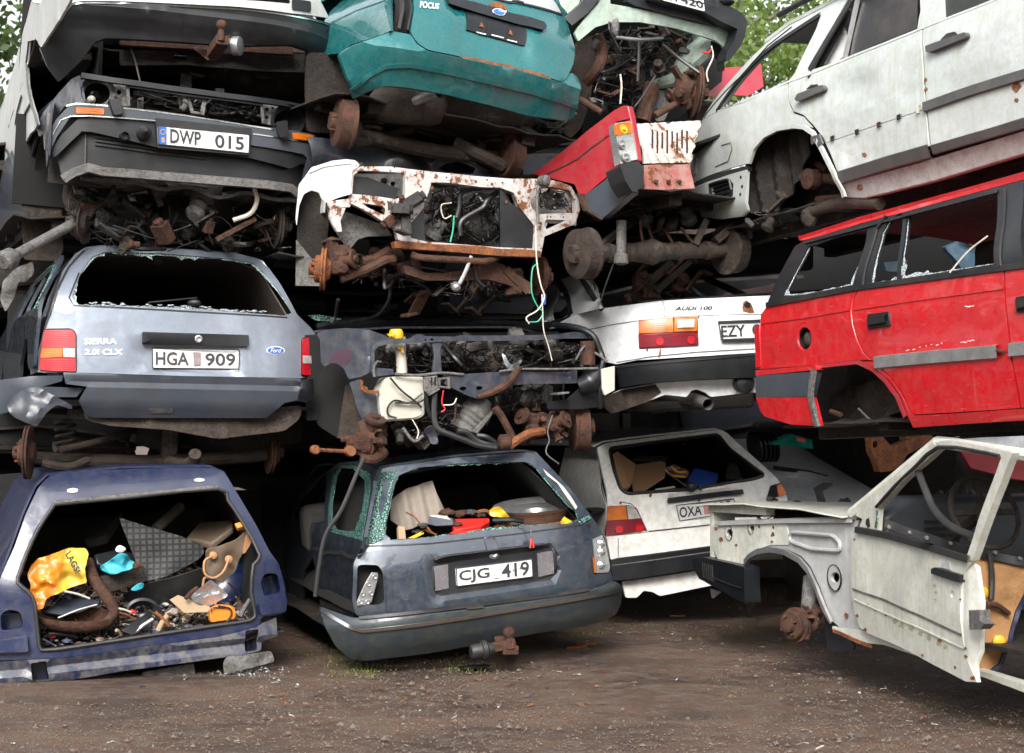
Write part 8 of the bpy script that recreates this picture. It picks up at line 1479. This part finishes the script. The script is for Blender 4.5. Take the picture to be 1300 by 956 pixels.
m=MB(); c=fg.P(*d7([(310,80)])[0],-.1)
for k in range(5): m.lathe(c+fg.lat*(k*.035-.07),fg.lat+fg.up*.2,[(.10,0),(.115,.008),(.115,.018),(.10,.024)],22)
item('black_blower','black round ribbed blower drum between the white hatchback and the white bonnet','blower',M['black_plastic'],m)
fw=Fr(1250,560,11.5,-20,0,0); WX=car('white crushed roof under the red estate at the right edge',fw)
MB().panel(Surf(fw,1,lambda x,z: .3*z),d7([(1000,48),(1060,38),(1150,30),(1300,28),(1500,30),(1500,100),(1300,95),(1160,92),(1010,56)]),th=.03,res=.08).build('crushed_roof',M['audi_white'],WX,.006)
MB().panel(Surf(fw,1,lambda x,z: .35),d7([(1040,95),(1500,98),(1500,230),(1240,200),(1080,160)]),th=.03,res=.1).build('inner_panel',M['dull_red'],WX,.006)
MB().strip(Surf(fw,1,lambda x,z: -.03),d7([(1000,50),(1100,42),(1240,30)]),.015,.01).build('rubber_strip',M['dark_trim'],WX)
m=MB(); m.bar(fw.W(.75,.5,-.2),fw.W(.75,3.5,-.2),1.2,.6,fw.up); m.build('body',M['under'],WX,.05)

# ================= ground, back rows, trees =================
t=NT('muddy_gravel_ground')
n1=t.noise(1.1,6,.7); n2=t.noise(9,6,.7); n3=t.noise(70,4,.7); vo=t.n('ShaderNodeTexVoronoi'); vo.inputs['Scale'].default_value=55; t.l(t.co,vo.inputs['Vector'])
x=t.mix(t.ramp(n1,.38,.62),(.046,.021,.012),(.145,.076,.043)); x=t.mix(t.ramp(n2,.45,.7),x,(.098,.060,.038)); x=t.mix(t.math('MULTIPLY',t.ramp(n3,.5,.7),.4),x,(.13,.105,.085))
st=t.math('MULTIPLY',t.ramp(vo.outputs['Distance'],.32,.16),t.ramp(n2,.45,.62)); x=t.mix(t.math('MULTIPLY',st,.6),x,(.15,.125,.105))
ms=t.math('MULTIPLY',t.ramp(t.noise(2.2,5,.7,None,0),.60,.70),t.ramp(n3,.3,.6)); x=t.mix(t.math('MULTIPLY',ms,.75),x,(.075,.085,.022))
x=t.mix(t.math('MULTIPLY',t.ramp(t.noise(.7,5,.7,(1,3,1)),.52,.62),.6),x,(.026,.015,.010)); t.set('Base Color',x); t.set('Roughness',t.math('ADD',t.math('MULTIPLY',t.ramp(n1,.4,.6),.3),.55)); t.bump(t.math('ADD',t.math('MULTIPLY',st,.5),t.math('ADD',t.math('MULTIPLY',n3,1.3),n2)),.9,.025)
bm=bmesh.new(); bmesh.ops.create_grid(bm,x_segments=140,y_segments=140,size=1)
for v in bm.verts:
    x_,y_=v.co.x,v.co.y; sx=(abs(x_)**2.6)*math.copysign(1,x_)*150; sy=(abs(y_)**2.6)*math.copysign(1,y_)*150
    v.co=(sx,sy+9,.035*noise.noise(Vector((sx*.7,sy*.7,0)))+.012*noise.noise(Vector((sx*3,sy*3,0))) if abs(sx)<30 else 0)
me=bpy.data.meshes.new('ground'); bm.to_mesh(me); bm.free(); g=bpy.data.objects.new('ground',me); C.objects.link(g); me.materials.append(t.m); me.shade_smooth(); g['kind'] = 'structure'
def gp(px,py,h=0):
    d=ray(px,py); k=(EYE.z-h)/-d.z; return EYE+d*k
# loose gravel, leaves and grit
q=random.Random(11)
gr=MB()
for i in range(13000):
    px=q.uniform(-20,1320); py=760+200*q.random()**1.0; p=gp(px,py); s=q.uniform(.002,.007)*(1 if q.random()<.96 else 2.6)
    ph=[Vector((q.uniform(-1,1),q.uniform(-1,1),q.uniform(-.6,.6))).normalized()*s*q.uniform(.7,1.2) for _ in range(5)]
    a=q.uniform(0,6); vs=[p+Vector((math.cos(a+k*1.257),math.sin(a+k*1.257),0))*s*q.uniform(.7,1.3) for k in range(5)]+[p+Vector((0,0,s*q.uniform(.5,1)))]
    gr.add([v+Vector((0,0,.004)) for v in vs],[(k,(k+1) % 5,5) for k in range(5)])
t2=NT('grey_gravel'); t2.set('Base Color',t2.mix(t2.noise(6,3),(.04,.025,.018),(.17,.13,.10))); t2.set('Roughness',.85)
o=gr.build('gravel',t2.m,None,0,0,'stuff'); tag(o,'loose grey gravel scattered over the brown yard ground','gravel')
lv=MB()
for i in range(230):
    px=q.uniform(330,1150) if q.random()<.8 else q.uniform(0,1300); py=q.uniform(770,900); p=gp(px,py)+Vector((0,0,.012)); s=q.uniform(.012,.03); a=q.uniform(0,6); e=Vector((math.cos(a),math.sin(a),q.uniform(-.2,.3)))*s; f=Vector((-math.sin(a),math.cos(a),q.uniform(-.2,.3)))*s*.55
    lv.add([p-e,p+f,p+e,p-f],[(0,1,2,3)])
t3=NT('dead_leaves'); t3.set('Base Color',t3.mix(t3.noise(3,3),(.17,.09,.03),(.08,.03,.018))); t3.set('Roughness',.8)
o=lv.build('dead_leaves',t3.m,None,0,0,'stuff'); tag(o,'small dry orange and brown leaves lying on the yard ground','leaves')
ms=MB()
for cx_,cy_,n_,sp in ((450,850,160,26),(590,848,90,20),(960,800,90,30),(1200-400,790,60,18),(740,808,50,14),(420,838,90,20)):
    for i in range(n_*2):
        p=gp(q.gauss(cx_,sp),q.gauss(cy_,sp*.25)); h=q.uniform(.006,.02); a=q.uniform(0,6); e=Vector((math.cos(a),math.sin(a),0))*.004
        ms.add([p-e,p+e,p+Vector((q.uniform(-.01,.01),q.uniform(-.01,.01),h))],[(0,1,2)])
o=ms.build('moss',plain('moss_green',(.10,.13,.02),.9,0,.4,20),None,0,0,'stuff'); tag(o,'thin green moss and grass tufts growing on the yard ground','moss')
for (x,y),lb_,sc in (((730,828),'reddish broken brick piece on the ground in front of the slate estate',1),((742,824),'narrow reddish brick splinter beside the broken brick piece',.8)):
    p=gp(x,y); m=MB(); m.bar(p+Vector((-.06,0,.02)),p+Vector((.07,.05,.025)),.05*sc,.03,(0,0,1)); item('brick_piece',lb_,'brick',M['orange_rust'],m,bev=.004)
p=gp(600,850); m=MB(); m.bar(p+Vector((-.06,-.03,.012)),p+Vector((.08,.05,.015)),.07,.012); item('slate_chip','flat dark chip on the ground under the rusty tow ball','chip',M['black_plastic'],m)
p=gp(860,784); m=MB(); m.bar(p+Vector((-.05,0,.012)),p+Vector((.05,-.02,.015)),.012,.01); item('wood_splinter','pale wood splinter on the ground below the white hatchback','splinter',M['wood'],m)
m=MB()
for i in range(150):
    p=gp(q.gauss(325,20),q.gauss(858,5)); s=q.uniform(.006,.018); m.add([p+Vector((-s,0,0)),p+Vector((s,0,0)),p+Vector((0,s,0)),p+Vector((0,0,s))],[(0,1,3),(1,2,3),(2,0,3)])
o=m.build('broken_glass_heap',M['pale_shard'],None,0,0,'stuff'); tag(o,'pale crumbs of broken glass heaped by the bent sill of the dark blue shell','glass crumbs')

# wrecks added behind the front ones to block light and close the gaps
dk=[plain('shade_dark_blue_paint',(.006,.008,.014),.6,0,.4,6),plain('shade_dark_red_paint',(.016,.005,.005),.6,0,.4,6),M['shade_black'],M['under'],plain('shade_dark_grey_paint',(.012,.012,.012),.6,0,.4,6)]  # deep shade put into the colours: very dark paints for the back wrecks
def blocker_wreck(x,y,z,yaw,wd,ht,mat,label):
    f=Fr(650,433,10,yaw,q.uniform(-3,3),0); f.o=Vector((x,y,z)); root=car(label,f,'wrecks added behind to darken the gaps')
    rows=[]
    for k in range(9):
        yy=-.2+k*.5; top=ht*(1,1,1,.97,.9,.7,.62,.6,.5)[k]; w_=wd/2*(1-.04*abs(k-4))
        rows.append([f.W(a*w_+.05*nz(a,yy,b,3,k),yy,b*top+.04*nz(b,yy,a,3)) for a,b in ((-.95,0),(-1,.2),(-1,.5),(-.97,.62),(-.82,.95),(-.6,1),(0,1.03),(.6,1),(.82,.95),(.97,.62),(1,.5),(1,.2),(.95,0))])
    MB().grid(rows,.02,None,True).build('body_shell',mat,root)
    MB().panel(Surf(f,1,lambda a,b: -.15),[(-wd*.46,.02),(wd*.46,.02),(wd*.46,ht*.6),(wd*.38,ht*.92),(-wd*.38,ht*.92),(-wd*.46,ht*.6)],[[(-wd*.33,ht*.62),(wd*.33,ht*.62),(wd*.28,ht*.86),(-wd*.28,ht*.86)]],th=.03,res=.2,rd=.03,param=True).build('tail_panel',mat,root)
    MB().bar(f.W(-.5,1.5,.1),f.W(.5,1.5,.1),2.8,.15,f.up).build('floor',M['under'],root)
    return root
wordz=['lowest','second','third','top']
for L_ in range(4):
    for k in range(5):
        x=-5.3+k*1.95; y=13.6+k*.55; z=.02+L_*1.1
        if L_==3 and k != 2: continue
        blocker_wreck(x-.4,y,z,-22,1.9,1.24,dk[(k+L_) % 5],'%s added light-blocking wreck up in the %s column from the left of the row behind' % (wordz[L_],('first','second','third','fourth','fifth')[k]))
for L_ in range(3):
    blocker_wreck(4.6+(.4,.2,0)[L_],(15.2,12.4,12.2)[L_],.02+L_*1.12,-25,1.75,1.2,dk[2],'%s added light-blocking wreck behind the red estate' % ('lower','middle','upper')[L_])

# trees
lf=[NT('birch_leaves'),NT('dark_tree_leaves')]
for k,(a,b) in enumerate((((.075,.12,.03),(.17,.24,.065)),((.045,.085,.025),(.10,.15,.05)))):
    tt=lf[k]; tt.set('Base Color',tt.mix(tt.ramp(tt.noise(1.6,4),.35,.65),a,b)); tt.set('Roughness',.6); tt.set('Subsurface Weight',0)
    tr=tt.n('ShaderNodeBsdfTranslucent'); tr.inputs[0].default_value=(b[0]*1.6,b[1]*1.6,b[2],1); mx=tt.n('ShaderNodeMixShader'); mx.inputs[0].default_value=.4
    tt.l(tt.b.outputs[0],mx.inputs[1]); tt.l(tr.outputs[0],mx.inputs[2]); tt.l(mx.outputs[0],tt.t.nodes['Material Output'].inputs[0])
bark=plain('birch_bark',(.32,.31,.29),.8,0,.5,6,.4,.5,(.05,.045,.04))
def tree(label,x,y,h,rx,z0,n,mat,seed,leaf=.055,cat='tree',group='trees beyond the scrap pile'):
    q=random.Random(seed); root=thing('leafy_tree',label,cat,Vector((x,y,0)),group); b=Vector((x,y,0)); m=MB(); tips=[]
    top=b+Vector((q.uniform(-.5,.5),0,h)); m.tube([b,b+Vector((.1,0,h*.4)),top-Vector((0,0,h*.3)),top],[.16,.12,.07,.02],8)
    for i in range(26):
        t_=q.uniform(z0/h,.97); p=b+(top-b)*t_; a=q.uniform(0,6.28); L=rx*(1.15-.55*t_)*q.uniform(.5,1.1); e=p+Vector((math.cos(a)*L,math.sin(a)*L,L*q.uniform(.1,.7)))
        m.tube([p,(p+e)/2+Vector((0,0,.1)),e],[.035,.02,.008],5,3); tips+=[(p+(e-p)*f,.25+.5*(1-t_)) for f in (.35,.55,.7,.85,1.0)]
    m.build('trunk',bark,root); lm=MB(); vs=[]; fs=[]
    cl=[(c+Vector((q.gauss(0,.25),q.gauss(0,.25),q.gauss(0,.25))),q.uniform(.18,.42)) for c,s in tips for _ in range(2)]
    for i in range(n):
        c,s=q.choice(cl); p=c+Vector((q.gauss(0,s*.6),q.gauss(0,s*.6),q.gauss(0,s*.5)-.1*q.random())); u=Vector((q.gauss(0,1),q.gauss(0,1),q.gauss(0,.7))).normalized(); v=u.orthogonal().normalized(); v=(Matrix.Rotation(q.uniform(0,6.28),3,u) @ v); w_=u.cross(v); L=leaf*q.uniform(.6,1.3); k=len(vs)
        vs+=[p-v*L,p+w_*L*.55,p+v*L,p-w_*L*.55]; fs.append((k,k+1,k+2,k+3))
    lm.v=vs; lm.f=fs; o=lm.build('crown',mat,root,0,0); return root
tree('light green birch rising behind the gap between the pale green front and silver estate',3.2,22,7.8,2.0,2.5,15000,lf[0].m,1,.05)
tree('tall light green birch behind the silver estate quarter window',4.9,24.5,8.6,2.2,2.5,15000,lf[0].m,2,.05)
tree('smaller birch filling in behind the red wing',2.3,26,7.6,1.9,2,5500,lf[0].m,5,.05)
tree('darker green tree at the top left corner behind the white car',-7.1,24,7.8,2.0,2,22000,lf[1].m,3,.08)
tree('dark green bush-like tree low at the far left edge',-8.2,28,7.4,2.0,1.5,22000,lf[1].m,4,.08)

# unseen trees added behind the camera to darken reflections and front light
q=random.Random(21)
for k in range(11):
    x=-17+k*3.2+q.uniform(-.6,.6); y=-12+q.uniform(-1.5,1.5)
    tree('%s tree from the left in an added, unseen light-blocking belt behind the camera' % 'first second third fourth fifth sixth seventh eighth ninth tenth eleventh'.split()[k],x,y,8.5+q.uniform(-1,1.5),3.0,.3,2200,lf[1].m,40+k,.30,group='unseen trees added to darken the front light')

# bits dropped on the ground
q=random.Random(77); mm=MB()
for i in range(260):
    p=gp(q.uniform(-20,1320),775+180*q.random()); s_=q.uniform(.005,.018); a=q.uniform(0,6.28); u=Vector((math.cos(a),math.sin(a),q.uniform(-.1,.3))); k=q.random(); p=p+Vector((0,0,s_*.4+.01))
    if k<.5: mm.bar(p-u*s_*1.6,p+u*s_*1.6,s_*.6,s_*.25)
    elif k<.8: mm.tube([p-u*s_*2,p+Vector((0,0,s_*.5)),p+u*s_*2],s_*.12,5,3)
    else: mm.ball(p,s_*.8,6,(1,.8,.5),.5,i)
o=mm.build('small_scrap',M['mixed'],None,0,30,'stuff'); tag(o,'tiny bits of plastic and metal trodden into the yard ground','scrap')
